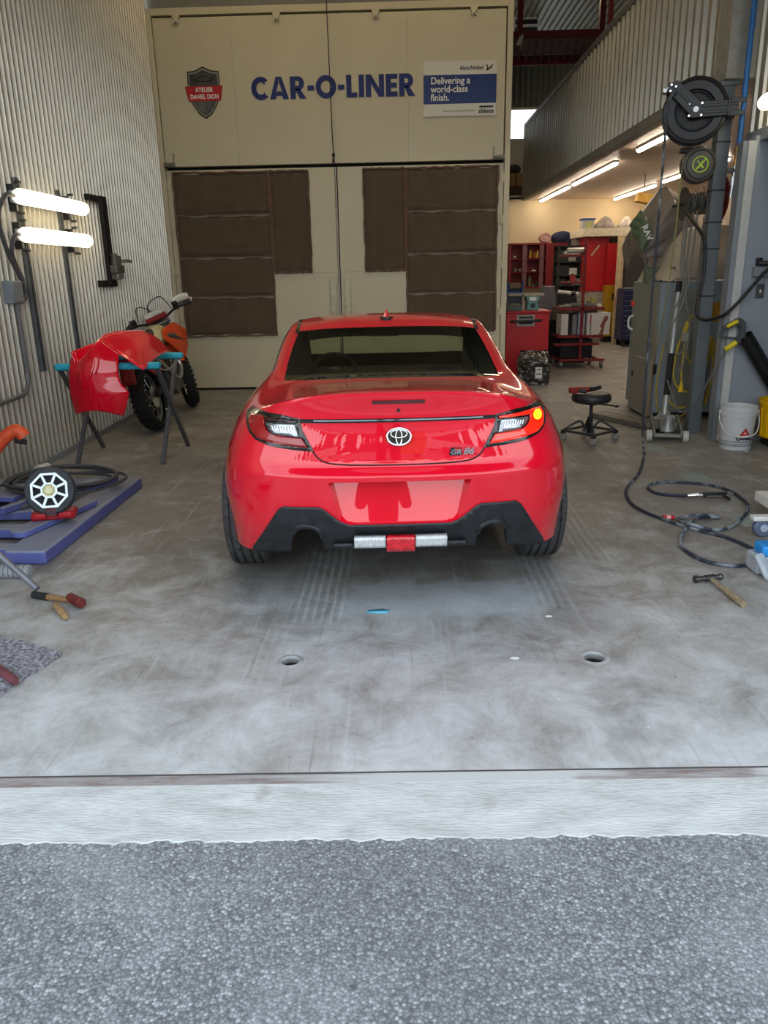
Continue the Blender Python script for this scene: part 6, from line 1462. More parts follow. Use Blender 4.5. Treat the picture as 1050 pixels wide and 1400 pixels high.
for a in (0, pi/2, pi, 3*pi/2): mb = MB(); mb.cyl((.11*cos(a+.7), .11*sin(a+.7)-.015, .035), (.11*cos(a+.7), .11*sin(a+.7)+.015, .035), .035, n=14); mb.box((.11*cos(a+.7)-.012, .11*sin(a+.7)-.02, .04), (.11*cos(a+.7)+.012, .11*sin(a+.7)+.02, .09)); mb.build('caster', MT['black_rubber'], t)

# ------------------------------------------------------------------ on the grey partition
t = thing('pressure_washer_gun', 'grey and yellow pressure washer gun stuck in a black tube holder', 'washer gun', (2.88, 6.76, .98))
M_GG = mat('gun_grey', '43484a', .5, var=.1); M_GY = mat('gun_yellow', 'd8c321', .4)
mb = MB(); mb.prism([(-.03, .09), (.01, .10), (.06, .06), (.075, -.06), (.03, -.12), (-.01, -.10), (.03, -.02), (.02, .03), (-.03, .05)], -.025, .02); mb.build('body', M_GG, t, bevel=.008)
mb = MB(); mb.beam((.0, 0, .07), (-.125, 0, .01), .045, .045); mb.beam((-.12, 0, .02), (-.135, 0, -.06), .028, .02); mb.beam((-.135, 0, -.06), (.01, 0, -.075), .022, .02); mb.build('grip', M_GG, t, bevel=.006)
mb = MB(); mb.beam((-.01, -.02, .075), (-.10, -.02, .028), .03, .03); mb.build('trigger_latch', M_GY, t, bevel=.006)
mb = MB(); mb.cyl((.0, -.01, -.105), (-.09, -.01, -.165), .022, n=12); mb.build('swivel', M_GY, t)
t = thing('tube_holder', 'black pipe fixed aslant on the grey partition as a gun holder', 'holder', (2.97, 6.76, .93))
mb = MB(); mb.cyl((-.02, 0, 0), (.42, 0, -.62), .062, n=20, cap=False); mb.cyl((-.02, 0, 0), (.42, 0, -.62), .055, n=20, cap=False); mb.build('tube', mat('black_pipe', '101112', .35), t)
mb = MB(); mb.box((.12, .03, -.26), (.18, .10, -.20)); mb.build('bracket', MT['dark_steel'], t)
mb = MB(); mb.tube(spline([(2.79, 6.74, .80), (2.70, 6.80, .55), (2.66, 6.90, .36), (2.60, 7.02, .24), (2.55, 7.08, .26), (2.53, 7.35, .48)], 7), .008, 6); tag(mb.build('washer_lead', mat('grey_thin_hose', '5f6164', .5)), 'thin grey hose from the washer gun sweeping past the post foot', 'hose')
t = thing('wall_box', 'small grey box with a black hose hook on the grey partition', 'box', (3.07, 6.84, 1.47))
mb = MB(); mb.box((-.085, -.05, -.06), (.10, .02, .02)); mb.build('box', MT['grey_paint'], t, bevel=.005)
mb = MB(); mb.cyl((-.06, -.05, .045), (.05, -.11, .045), .022, n=10); mb.box((-.06, -.03, .03), (-.02, .02, .09)); mb.build('hook', MT['black_plastic'], t, bevel=.004)
t = thing('light_switch', 'steel light switch plate with white toggle on the grey partition', 'switch', (3.075, 6.858, 1.29))
mb = MB(); mb.box((-.037, -.005, -.06), (.037, .002, .06)); mb.build('plate', mat('switch_steel', '6f7173', .3, .7), t, bevel=.003)
mb = MB(); mb.box((-.006, -.016, -.012), (.006, -.004, .014)); mb.build('toggle', MT['white'], t, bevel=.002)
mb = MB(); mb.cyl((0, -.006, .042), (0, -.004, .042), .005, n=8); mb.cyl((0, -.006, -.042), (0, -.004, -.042), .005, n=8); mb.build('screw', MT['chrome'], t)

# ------------------------------------------------------------------ bits on the floor
t = thing('ball_peen_hammer', 'ball-peen hammer with a pale worn wooden handle on the concrete', 'hammer', (1.52, 3.57, .018))
a, b = Vector((.01, -.005, .004)), Vector((.045, -.305, -.002))
mb = MB(); mb.tube([a, a.lerp(b, .3), a.lerp(b, .7), b], [.010, .0125, .016, .0165], 10); mb.build('handle', mat('worn_ash', '8f8168', .6, var=.25, scale=30, stretch=(4, 1, 4)), t)
mb = MB(); mb.cyl((-.075, -.015, .006), (-.058, -.012, .006), .019, n=14); mb.cyl((-.058, -.012, .006), (-.02, -.005, .006), .013, n=12); mb.cyl((-.02, -.005, .006), (.03, .008, .006), .017, n=12); mb.cyl((.03, .008, .006), (.05, .012, .006), .012, n=12); mb.sphere((.062, .014, .006), .017, 12, 8); mb.build('head', mat('hammer_steel', '59595a', .35, .8, var=.2), t)
t = thing('red_socket', 'small red cap lying on the floor inside the hose curve', 'cap', (1.66, 4.585, .014))
mb = MB(); mb.cyl((-.035, 0, 0), (.035, 0, 0), .014, n=14); mb.build('cap', mat('cap_red', 'b01020', .4), t)
mb = MB(); mb.cyl((-.012, 0, 0), (.012, 0, 0), .0148, n=14); mb.build('band', mat('cap_pink', 'dfa5a5', .4), t)
mb = MB(); mb.add([(-.055, -.018, 0), (.04, -.022, 0), (.06, .012, 0), (.02, .026, 0), (-.045, .014, 0)], [(0, 1, 2, 3, 4)]); tag(mb.build('tape_scrap', mat('blue_tape', '5fb2cf', .6), loc=(-.115, 3.268, .0015), solid=.001), 'scrap of light blue tape on the floor behind the car', 'tape')
for x, y, r_, lb in ((1.72, 3.20, .008, 'white paint crumb on the concrete near the hammer handle'), (.45, 2.80, .014, 'white paint flake between the two floor drains'), (.66, 3.19, .012, 'white flake on the concrete in line with the car right tyre'), (2.92, 6.40, .014, 'white crumb on the floor before the yellow mop bucket')):
    mb = MB(); mb.sphere((x, y, .003), r_, 8, 5, (1.5, .8, .3)); tag(mb.build('paint_flake', MT['white']), lb, 'debris')
M_PATCH = mat('grey_green_patch', '8a9592', .6, var=.08, scale=20)
for x, y, lb in ((2.20, 6.60, 'pale green square patch on the saw cut beside the trolley jack'), (2.195, 5.58, 'pale green square patch on the saw cut above the hose loop'), (2.15, 4.55, 'pale green square patch on the saw cut by the trolley wheel at the frame edge')):
    mb = MB(); mb.add([(-.09, -.13, 0), (.09, -.13, 0), (.09, .13, 0), (-.09, .13, 0)], [(0, 1, 2, 3)]); tag(mb.build('floor_patch', M_PATCH, loc=(x, y, .0012)), lb, 'patch')
mb = MB(); mb.box((2.205, 2.1, -.001), (2.212, 7.9, .0008)); mb.v = [(x-.012*(7.5-y)/3, y, z) for x, y, z in mb.v]; struct(mb.build('trim_12', mat('saw_cut', 'a39e90', .8)))
t = thing('shop_trolley', 'pale trolley corner with a grey blue wheel poking in at the frame edge', 'trolley', (2.105, 4.25, 0))
mb = MB(); mb.box((-.09, -.03, .10), (.60, .03, .125)); mb.box((.1, -.03, .10), (.6, .40, .16)); mb.build('frame', MT['white'], t, bevel=.005)
mb = MB(); mb.cyl((-.02, -.02, .055), (-.02, .02, .055), .055, n=28); mb.build('wheel', mat('wheel_blue_grey', '5d6b82', .5), t, bevel=.008)
mb = MB(); mb.cyl((-.02, -.024, .055), (-.02, .024, .055), .022, n=16); mb.build('wheel_hub', mat('hub_pale', 'a9b6cc', .4), t)
t = thing('floor_polisher', 'grey tool with a bright blue top touching the hose at the frame edge', 'power tool', (1.845, 3.66, 0))
mb = MB(); mb.box((-.06, -.02, .005), (.40, .12, .10)); mb.beam((-.06, -.01, .12), (-.02, -.09, .01), .06, .03); mb.build('housing', mat('tool_grey', 'a2aab2', .5, var=.1), t, bevel=.02, segs=3)
mb = MB(); mb.box((-.035, -.01, .095), (.40, .10, .155)); mb.build('blue_top', mat('tool_blue', '1f86cf', .4), t, bevel=.012)
# ------------------------------------------------------------------ the lower room at the back
M_RED = mat('cabinet_red', 'b3141a', .4, var=.06, scale=3); M_REDD = mat('cabinet_red_dark', '7a0d12', .5, var=.08)
t = thing('workbench_cabinet', 'bright red bench cabinet with a black bar and steel plate, by the booth', 'cabinet', (1.87, 11.75, 0))
mb = MB(); mb.box((-.31, -.25, .03), (.31, .35, .91)); mb.build('body', M_RED, t, bevel=.006)
mb = MB(); mb.box((-.33, -.27, .91), (.33, .37, .935)); mb.build('top', M_RED, t, bevel=.004)
mb = MB(); mb.box((-.16, -.258, .72), (.10, -.25, .88)); mb.build('label_plate', mat('plate_grey', '9b938a', .5), t)
mb = MB(); mb.box((-.13, -.262, .75), (.07, -.257, .785)); mb.box((-.13, -.262, .83), (.07, -.257, .86)); mb.build('plate_slot', MT['black_plastic'], t)
mb = MB(); mb.tube([(-.24, -.26, .79), (-.22, -.30, .79), (.17, -.30, .805), (.19, -.26, .805)], .018, 8); mb.build('pull_bar', MT['black_plastic'], t)
t = thing('bench_grinder', 'teal bench machine with pale top standing on the red bench cabinet', 'machine', (1.955, 11.72, .935))
M_TEAL = mat('machine_teal', '5a8683', .5, var=.1)
mb = MB(); mb.prism([(-.09, 0), (.09, 0), (.075, .12), (.10, .16), (.10, .20), (-.10, .20), (-.10, .16), (-.075, .12)], -.10, .10); mb.build('body', M_TEAL, t, bevel=.01)
mb = MB(); mb.box((-.14, -.09, .20), (.16, .09, .24)); mb.build('table', mat('machine_beige', '9a937c', .5), t, bevel=.005)
mb = MB(); mb.box((-.05, -.104, .14), (.05, -.10, .19)); mb.build('label', MT['white'], t)
mb = MB(); mb.cyl((0, -.11, .07), (0, -.10, .07), .035, n=14); mb.build('dial', MT['dark_steel'], t)
t = thing('bench_sander', 'dark bench machine with a pale lid behind a green tray on the cabinet', 'machine', (1.70, 11.85, .935))
mb = MB(); mb.box((-.10, -.08, 0), (.12, .12, .20)); mb.build('body', MT['dark_steel'], t, bevel=.01)
mb = MB(); mb.box((-.08, -.10, .20), (.13, .12, .235)); mb.tube([(-.1, -.1, .1), (-.12, -.1, .24), (.14, -.1, .24), (.15, -.1, .08)], .008, 6); mb.build('lid', mat('machine_beige2', 'a39c88', .5), t, bevel=.004)
t = thing('parts_tray', 'green grey parts tray on the edge of the red bench cabinet', 'tray', (1.66, 11.60, .935))
mb = MB(); mb.prism([(-.10, 0), (.12, 0), (.13, .075), (.11, .085), (-.10, .085)], -.07, .09); mb.build('tray', mat('tray_green', '44534f', .5), t, bevel=.006)
mb = MB(); mb.box((-.04, -.03, .085), (.10, .05, .105)); mb.build('scrap', mat('scrap_brown', '8a7660', .6), t, bevel=.005)
t = thing('blue_bin', 'blue plastic bin standing on the dark bench machine', 'bin', (1.72, 11.86, 1.172))
mb = MB(); mb.prism([(-.11, 0), (.10, 0), (.13, .16), (.11, .17), (.08, .02), (-.09, .02), (-.11, .17), (-.13, .16)], -.08, .08); mb.box((-.11, .06, .0), (.11, .08, .15)); mb.build('bin', mat('bin_blue', '12357c', .4), t, bevel=.004)
mb = MB(); mb.box((-.09, -.06, .06), (.09, .06, .15)); mb.build('bin_contents', mat('rag_brown', '6f5f4a', .8), t, bevel=.02)
mb = MB(); mb.box((-.04, -.03, 0), (.04, .03, 2.05))
for k in range(24): mb.box((-.015, -.034, .10+.08*k), (.015, -.03, .13+.08*k))
tag(mb.build('shelf_upright', mat('upright_grey', '5a5a50', .5, .3), loc=(1.56, 11.95+.28, 0)), 'grey perforated steel upright at the booth corner behind the red bench', 'upright')
# red wall cabinet with open door
t = thing('wall_cabinet', 'red wall cabinet with its door swung open, showing shelves of small tools', 'cabinet', (2.93, 18.25, 1.10))
mb = MB(); mb.box((-.42, .28, 0), (.42, .30, .96)); mb.box((-.42, -.02, .94), (.42, .30, .98)); mb.box((-.42, -.02, 0), (.42, .30, .03)); mb.box((-.42, -.02, 0), (-.39, .30, .96)); mb.box((.39, -.02, 0), (.42, .30, .96)); mb.build('carcass', M_REDD, t)
mb = MB(); mb.box((.385, -.05, -.02), (.86, -.02, .97)); mb.build('door', M_REDD, t, bevel=.005)
for x in (-.08, .30): mb = MB(); mb.box((x-.05, .0, .03), (x+.05, .05, .94)); mb.build('divider', mat('divider_mauve_%d' % int(100*x), '70474d', .5), t)
for z in (.34, .63): mb = MB(); mb.box((-.39, .0, z), (.39, .28, z+.02)); mb.build('shelf', M_REDD, t)
r = random.Random(2)
for k, (x, z, c, w, h) in enumerate([(.06, .65, 'b08a3c', .045, .17), (.15, .65, 'a5652a', .04, .14), (.22, .65, 'c8a24a', .035, .16), (-.30, .65, '8b8b88', .05, .05), (-.28, .36, '5a5a58', .07, .08), (-.16, .36, '8a7f70', .05, .06), (.14, .36, 'c0bdb5', .07, .035), (-.30, .03, '4a4a48', .06, .07), (.06, .03, '6a6a55', .05, .25), (.14, .03, '5f6a50', .04, .06), (.22, .03, '2a2a2a', .06, .12)]):
    o = MB(); o.cyl((0, 0, 0), (0, 0, h*.75), w*.8, n=12); o.cyl((0, 0, h*.75), (0, 0, h), w*.45, w*.35, n=12)
    tag(o.build('shop_bottle' if h > .1 else 'small_part', mat('shelf_item_%d' % k, c, .45), loc=(2.93+x, 18.35, 1.10+z+.012)), ['gold squat bottle left of its two neighbours on the upper cabinet shelf', 'rust brown bottle between two golden ones on the upper cabinet shelf', 'pale gold bottle beside the cabinet divider on the upper shelf', 'grey part alone in the upper outer compartment of the red cabinet', 'dark part at the outer end of the middle cabinet shelf', 'buff part nearer the divider on the middle cabinet shelf', 'pale tool part on the middle shelf beside the open door', 'dark part at the outer end of the cabinet floor', 'tall olive can on the cabinet floor beside the divider', 'short green part on the cabinet floor between can and black pot', 'black pot on the cabinet floor next to the open door'][k], 'bottle' if h > .1 else 'part', 'things in the red wall cabinet')
mb = MB(); mb.sphere((0, 0, .09), .13, 14, 8, (1.1, .8, .75)); mb.tube([(.13*cos(a)*.8, -.09, .10+.09*sin(a)) for a in [2*pi*i/16 for i in range(16)]], .02, 6, closed=True); tag(mb.build('rag_bundle', mat('rag_pink', 'b58f88', .8, var=.3, scale=12), loc=(3.30, 18.35, 2.085)), 'pinkish rag bundle on top of the red wall cabinet', 'rags')
t = thing('duffel_bag', 'navy duffel bag on top of the red cabinet door side', 'bag', (3.70, 18.40, 2.03))
mb = MB(); mb.sphere((0, 0, .14), .25, 16, 10, (1.05, .7, .60)); mb.build('bag', mat('navy_cloth', '1b2140', .8, var=.2, bump=.2), t)
mb = MB(); mb.box((.08, -.2, -.24), (.28, .0, .12)); mb.build('side_pocket', mat('navy_cloth_2', '171c34', .8), t, bevel=.03)
mb = MB(); mb.box((-.28, -.15, -.06), (.34, .19, -.0)); mb.build('white_shelf_edge', MT['white'], t, bevel=.005)
mb = MB(); mb.prism([(-.04, .38), (.15, .38), (.19, 0), (-.13, 0)], -.12, .12); tag(mb.build('grey_hopper', mat('hopper_grey', '6f6868', .5), loc=(2.42, 13.3, .86), bevel=.004), 'grey tapered metal hopper behind the red bench', 'hopper')
t = thing('bench', 'dark low bench behind the red cabinet with brown pads along its edge', 'bench', (2.55, 13.36, 0))
mb = MB(); mb.box((-.50, -.3, .80), (.70, .35, .86)); mb.build('top', mat('bench_dark', '2c2724', .7), t, bevel=.005)
mb = MB(); mb.box((-.45, -.25, .0), (.55, .30, .80)); mb.build('body', mat('bench_body', '141211', .8), t)
mb = MB()
for k in range(9): mb.box((-.20+.085*k, -.33, .70), (-.13+.085*k, -.30, .86))
mb.build('edge_pad', mat('edge_pad_brown', '6e6258', .8, var=.5, scale=8), t, bevel=.005)
t = thing('work_lamp', 'white tubular lamp with a round end lying across the dark bench', 'lamp', (2.78, 13.2, 1.12))
mb = MB(); mb.cyl((-.16, 0, .03), (.06, 0, .0), .03, n=14); mb.build('tube', MT['white'], t)
mb = MB(); mb.cyl((.06, 0, 0), (.13, 0, -.01), .036, n=14); mb.build('collar', MT['black_plastic'], t)
mb = MB(); mb.sphere((.16, 0, -.02), .045, 12, 8); mb.cyl((.18, 0, -.06), (.18, 0, -.14), .02, n=8); mb.build('head', mat('lamp_grey', 'a9a7a2', .4), t)
mb = MB(); mb.cyl((-.05, 0, -.26), (-.05, 0, .0), .015, n=8); mb.build('stand', MT['dark_steel'], t)
t = thing('dark_shelf', 'dark shelf tower of small boxes behind the red trolley mast', 'shelf', (3.15, 15.0, 0))
mb = MB()
for x in (-.18, .30): mb.box((x-.02, -.02, 0), (x+.02, .02, 1.93)); mb.box((x-.02, .36, 0), (x+.02, .40, 1.93))
for z in (.4, .8, 1.2, 1.38, 1.62, 1.9): mb.box((-.2, -.02, z), (.32, .40, z+.02))
mb.build('frame', mat('shelf_dark', '2a2624', .6), t)
mb = MB(); mb.box((-.19, .38, .1), (.31, .41, 1.92)); mb.build('back_panel', mat('shelf_back', '3a332e', .8), t)
for k, (x, z, w, h, c) in enumerate([(-.10, 1.64, .08, .2, '1c1b1a'), (.07, 1.64, .07, .14, '8f8a80'), (-.08, 1.40, .10, .17, '201e1d'), (.10, 1.40, .07, .12, 'b8b6b0'), (-.10, 1.22, .07, .12, '1a1919'), (.16, 1.22, .08, .12, '6c665c'), (.0, .82, .15, .30, '171615'), (.0, .42, .17, .32, '121110')]):
    mb = MB(); mb.box((x-w, .02, z), (x+w, .30, z+h)); tag(mb.build('storage_box', mat('box_%d' % k, c, .6), loc=(3.15, 15.0, 0), bevel=.004), ['black box on the top tier of the dark shelf', 'grey box beside the black one on the top tier of the dark shelf', 'black box on the second tier of the dark shelf', 'pale box on the second tier of the dark shelf', 'black box on the third tier of the dark shelf', 'brown grey box on the third tier of the dark shelf', 'large black box under the third tier of the dark shelf', 'black bin on the bottom tier of the dark shelf'][k], 'box', 'boxes on the dark shelf')
# red trolley
t = thing('parts_trolley', 'dark red wheeled parts trolley with a mast and small side shelves', 'trolley', (2.85, 12.35, 0))
M_TR = mat('trolley_red', '7c1a20', .45, .1, var=.12)
mb = MB(); mb.box((-.025, -.02, .13), (.015, .02, 1.96)); mb.box((-.10, -.015, 1.30), (-.075, .015, 1.70)) if False else None; mb.build('mast', M_TR, t)
for z, x0 in ((1.68, -.36), (1.29, -.33)):
    mb = MB(); mb.box((x0, -.02, z), (.0, .25, z+.03)); mb.build('side_shelf', M_TR, t, bevel=.004)
for z, nm in ((.89, 'upper_shelf'), (.47, 'lower_shelf')):
    mb = MB(); mb.box((-.36, -.02, z), (.34, .015, z+.04)); mb.box((-.36, .5, z), (.34, .535, z+.04)); mb.box((-.36, .0, z), (-.33, .52, z+.04)); mb.box((.31, 0, z), (.34, .52, z+.04)); mb.box((-.34, .0, z+.004), (.32, .52, z+.016)); mb.build(nm, M_TR, t, bevel=.003)
mb = MB(); mb.box((-.43, -.10, .36), (.26, .0, .395)); mb.build('front_rail', M_TR, t, bevel=.003)
mb = MB(); mb.box((-.33, -.03, .11), (.38, .01, .145)); mb.box((-.38, .50, .11), (.33, .54, .145)); mb.box((-.33, -.02, .11), (-.29, .53, .145)); mb.box((.28, -.02, .11), (.32, .53, .145)); mb.box((-.12, .25, .14), (-.09, .28, .47)); mb.build('base_frame', M_TR, t, bevel=.003)
for x, y in ((-.30, -.01), (.33, -.01), (-.32, .52), (.28, .52)):
    mb = MB(); mb.cyl((x-.018, y, .05), (x+.018, y, .05), .05, n=16); w = mb.build('caster', mat('caster_%d_%d' % (x*100, y*100), '6d6a66', .4), t, bevel=.006)
    mb = MB(); mb.box((x-.026, y-.02, .05), (x-.02, y+.02, .115)); mb.box((x+.02, y-.02, .05), (x+.026, y+.02, .115)); mb.build('caster_fork', MT['steel'], w)
def crate(x0, x1, y0, y1, z0, z1, c, name, label, cat='box', m=None, rz=0):
    mb = MB(); cx, cy = (x0+x1)/2, (y0+y1)/2; mb.box((x0-cx, y0-cy, 0), (x1-cx, y1-cy, z1-z0)); return tag(mb.build(name, m or mat('m_'+name+c, c, .6, var=.06), loc=(cx, cy, z0), rot=(0, 0, rz), bevel=.004), label, cat)
crate(2.53, 2.64, 12.36, 12.75, .515, .84, 'c9c7c0', 'white_box', 'white box standing at the outer end of the trolley lower shelf')
crate(2.66, 2.70, 12.45, 12.8, .515, .82, '141312', 'black_folder', 'thin black case between the boxes on the trolley lower shelf', 'case')
crate(2.715, 2.79, 12.42, 12.8, .515, .83, '77767a', 'grey_box', 'grey box beside the white blue box on the trolley lower shelf')
crate(2.80, 2.90, 12.38, 12.75, .515, .84, 'a3adba', 'pale_blue_box', 'pale blue white box behind the trolley mast')
pb = crate(2.925, 3.28, 12.33, 12.66, .515, .845, 'cbc7c2', 'picture_box', 'large white carton with a reddish brown figure printed on it on the trolley', rz=0)
mb = MB(); mb.add([(.01, -.1665, .005), (.05, -.1665, .10), (.02, -.1665, .13), (.06, -.1665, .21), (.09, -.1665, .28), (.13, -.1665, .29), (.145, -.1665, .24), (.10, -.1665, .17), (.09, -.1665, .09), (.075, -.1665, .005)], [tuple(range(10))]); mb.build('printed_figure', mat('print_brown', '8a4f42', .6, var=.25, scale=20), pb)
mb = MB(); mb.box((-.135, -.1668, .17), (-.115, -.1655, .31)); 
mb.build('print_bar', mat('print_red', '96342c', .6), pb)
mb = MB()
for k in range(6): mb.box((-.135, -.1668, .02+.026*k), (-.105-.006*(k % 2), -.1655, .035+.026*k))
mb.build('print_text', mat('print_dark', '3f3c3c', .6), pb)
crate(2.55, 3.05, 12.42, 12.85, .147, .44, '0c0b0b', 'black_crate', 'black crate on the trolley base under the lower shelf', 'crate')
for k, (x, y, z, a, b, c, col, lb) in enumerate([(2.60, 12.5, .932, .09, .05, .05, '8f8578', 'flat beige part at the outer end of the trolley upper shelf'), (2.78, 12.6, .932, .12, .08, .06, '5f6660', 'grey green casting in the middle of the trolley upper shelf'), (3.0, 12.6, .932, .10, .08, .08, '6d6f69', 'grey casting past the mast on the trolley upper shelf'), (3.08, 12.75, .932, .06, .05, .14, 'a89848', 'yellowish fitting standing on the trolley upper shelf'), (3.12, 12.42, .932, .035, .03, .05, 'd5d3cc', 'small white cap on the trolley upper shelf end'), (2.66, 12.45, 1.712, .12, .03, .03, 'b5afa5', 'pale rod on the top side shelf of the trolley'), (2.70, 12.5, 1.322, .04, .04, .11, 'a8282a', 'red and white can on the lower side shelf of the trolley'), (2.60, 12.5, 1.712, .06, .05, .06, 'd0ccc4', 'white tub on the outer end of the top side shelf')]):
    mb = MB(); mb.box((-a, -b, 0), (a, b, c*.7)); mb.cyl((0, 0, c*.6), (0, 0, c), min(a, b)*.7, n=10); tag(mb.build('trolley_part', mat('tp_%d' % k, col, .5), loc=(x, y, z), bevel=.006), lb, 'part', 'parts lying on the red trolley')
mb = MB(); mb.cyl((-.13, 0, .05), (.13, 0, .05), .05, n=14); tag(mb.build('wire_spool', mat('spool_silver', '9b9990', .35, .6), loc=(2.72, 12.47, 1.712)), 'silver drum on the top side shelf against the trolley mast', 'spool')
# black bin bag stuffed full
t = thing('plastic_bag', 'clear plastic bag packed with black sheets, white label, before the red bench', 'bag', (1.83, 10.66, 0))
mb = MB(); r = random.Random(6)
def bagf(u, v):
    a = 2*pi*u; w = .205*(1-.25*max(0, v-.75)*2); d = .15*(1-.9*max(0, v-.7)/.3*.9)
    sq = lambda c: math.copysign(abs(c)**.6, c); n = .012*sin(a*5+v*9)+.010*sin(a*11-v*21)+.008*sin(v*37+a*3)
    return (sq(cos(a))*(w+n), sq(sin(a))*(d+n), .45*v+.03*max(0, v-.9)*sin(a*3)*10*.3)
mb.grid(bagf, 48, 20)
mb.build('film', mat('grey_film', '45413c', .25, scale=16, coat=.5, bump=.35, bscale=24, col2='1a1816'), t)
mb = MB(); mb.box((-.17, -.12, .005), (.17, .12, .36)); mb.build('black_sheets', MT['black_plastic'], t, bevel=.03)
mb = MB(); mb.box((.0, -.176, .10), (.09, -.170, .25)); mb.build('label', MT['white'], t)
mb = MB(); mb.box((.015, -.1785, .15), (.075, -.1755, .165)); mb.box((.02, -.1785, .21), (.07, -.1755, .22)); mb.build('label_print', M_INK, t)
# tall red cabinet fronts, yellow cabinet, door post, dark cabinet, blue chest
t = thing('tall_cabinet', 'tall red cabinet with a strip of beige tape on its door', 'cabinet', (4.18, 17.2, 0))
mb = MB(); mb.box((-.26, 0, 1.04), (.26, .40, 2.13)); mb.build('body', M_RED, t, bevel=.005)
mb = MB(); mb.box((.22, -.06, 1.14), (.49, -.02, 2.01)); mb.box((.26, -.02, 1.14), (.42, .3, 2.0)); mb.build('door', M_RED, t, bevel=.004)
mb = MB(); mb.box((-.02, -.006, -.12), (.02, 0, .14), Matrix.Translation((-.02, 0, 1.86)) @ Matrix.Rotation(radians(38), 4, 'Y')); mb.build('tape_strip', mat('tape_beige', 'b39c78', .7), t)
mb = MB(); mb.box((-.25, .02, 0), (.30, .38, 1.04)); mb.build('lower_panel', mat('panel_white_grey', 'a59d90', .6), t, bevel=.004)
t = thing('yellow_cabinet', 'yellow cabinet with a black slot handle by the cream door post', 'cabinet', (4.47, 16.82, 0))
mb = MB(); mb.box((-.12, 0, .12), (.16, .29, 1.16)); mb.build('body', mat('cabinet_yellow', 'b88a0e', .45, var=.08), t, bevel=.005)
mb = MB(); mb.box((.01, -.006, .86), (.045, 0, 1.0)); mb.build('slot_handle', MT['black_plastic'], t)
mb = MB(); mb.box((-.11, .02, 0), (.15, .28, .12)); mb.build('plinth', MT['black_plastic'], t)
mb = MB(); mb.box((4.43, 16.38, 0), (4.53, 16.48, 2.12)); mb.box((4.53, 16.4, 0), (4.56, 16.46, 2.12)); struct(mb.build('trim_13', mat('post_cream', 'c9b48c', .6), bevel=.004))
mb = MB(); mb.tube([(3.35, 12.9, .6), (3.9, 14.5, .75), (4.43, 16.3, 1.05)], .008, 6); tag(mb.build('brace_cable', MT['dark_red']), 'thin dark cable slanting from the trolley carton up to the cream post', 'cable')
t = thing('locker', 'dark grey upright locker behind the blue tool chest', 'locker', (4.79, 16.30, 0))
mb = MB(); mb.box((-.22, 0, 0), (.40, .5, 1.76)); mb.build('body', mat('locker_dark', '35302f', .5), t, bevel=.005)
mb = MB(); mb.box((-.205, -.012, .08), (.38, 0, 1.73)); mb.build('door', mat('locker_door', '3b3534', .5), t, bevel=.004)
crate(4.62, 4.84, 16.32, 16.7, 1.762, 1.97, '0e0d0e', 'black_case', 'black case on top of the dark locker, next to its larger twin', 'case'); crate(4.86, 5.16, 16.32, 16.7, 1.762, 1.95, '121012', 'black_case', 'larger black case on top of the dark locker', 'case')
t = thing('tool_chest', 'navy blue tool chest with ten drawers on casters', 'tool chest', (4.66, 15.75, 0))
M_CH = mat('chest_blue', '20264a', .4, var=.06)
mb = MB(); mb.box((-.24, 0, .12), (.40, .48, 1.11)); mb.build('body', M_CH, t, bevel=.006)
mb = MB(); mb.box((-.22, .0, 1.11), (.38, .46, 1.125)); mb.build('top_mat', mat('chest_top', '807e7c', .5), t)
for k in range(10):
    z = .14+.096*k; mb = MB(); mb.box((-.225, -.015, z), (.385, 0, z+.08)); d = mb.build('drawer', M_CH, t, bevel=.003)
    mb = MB(); mb.box((-.22, -.025, z+.068), (.38, -.013, z+.08)); mb.build('handle', mat('drawer_rail_%d' % k, '6f7482', .4, .5), d)
for x in (-.18, .32):
    for y in (.06, .42): mb = MB(); mb.cyl((x-.02, y, .05), (x+.02, y, .05), .05, n=14); mb.box((x-.03, y-.03, .07), (x+.03, y+.03, .12)); mb.build('caster', MT['black_rubber'], t)
# boxed-in shelf with storage on it
mb = MB(); mb.box((3.84, 17.0, 2.14), (6.0, 18.6, 2.30)); struct(mb.build('trim_14', mat('soffit_cream', 'd6c9ae', .6), bevel=.004))
mb = MB(); mb.box((3.86, 17.7, 0), (6.0, 18.6, 2.14)); struct(mb.build('wall_store', mat('store_grey', '77706a', .7)))
t = thing('storage_tote', 'clear tote with a blue lid and coloured label on the cream shelf', 'tote', (3.97, 17.2, 2.30))
mb = MB(); mb.box((-.12, -.1, 0), (.12, .14, .17)); mb.build('tub', mat('tote_clear', '9ba4a6', .3), t, bevel=.01)
mb = MB(); mb.box((-.14, -.12, .17), (.14, .16, .205)); mb.build('lid', mat('tote_blue', '2c4a8c', .4), t, bevel=.008)
mb = MB(); mb.box((-.06, -.106, .01), (.09, -.10, .14)); mb.build('label', mat('tote_label', '8da86a', .5, var=.6, scale=25, col2='c6b37a'), t)
for x, sx, c, lb in ((4.32, .22, '9b8f86', 'pale grey cloth heap on the cream shelf beside the blue-lidded tote'), (4.76, .18, 'b5aca0', 'pale cloth heap with a dark fold at the end of the cream shelf')):
    mb = MB(); mb.grid(lambda u, v: ((u-.5)*2*sx, (v-.5)*.3, .20*sin(pi*u)**.7*sin(pi*v)**.5*(1+.2*sin(u*9+v*5))), 16, 10); tag(mb.build('cloth_heap', mat('cloth_'+c, c, .8, var=.35, scale=10, bump=.2), loc=(x, 17.2, 2.302), solid=.01), lb, 'cloth', 'cloth heaps on the cream shelf')
t = thing('yellow_light_box', 'yellow box fixed under the mezzanine ceiling beside the hood', 'box', (4.15, 14.0, 2.52))
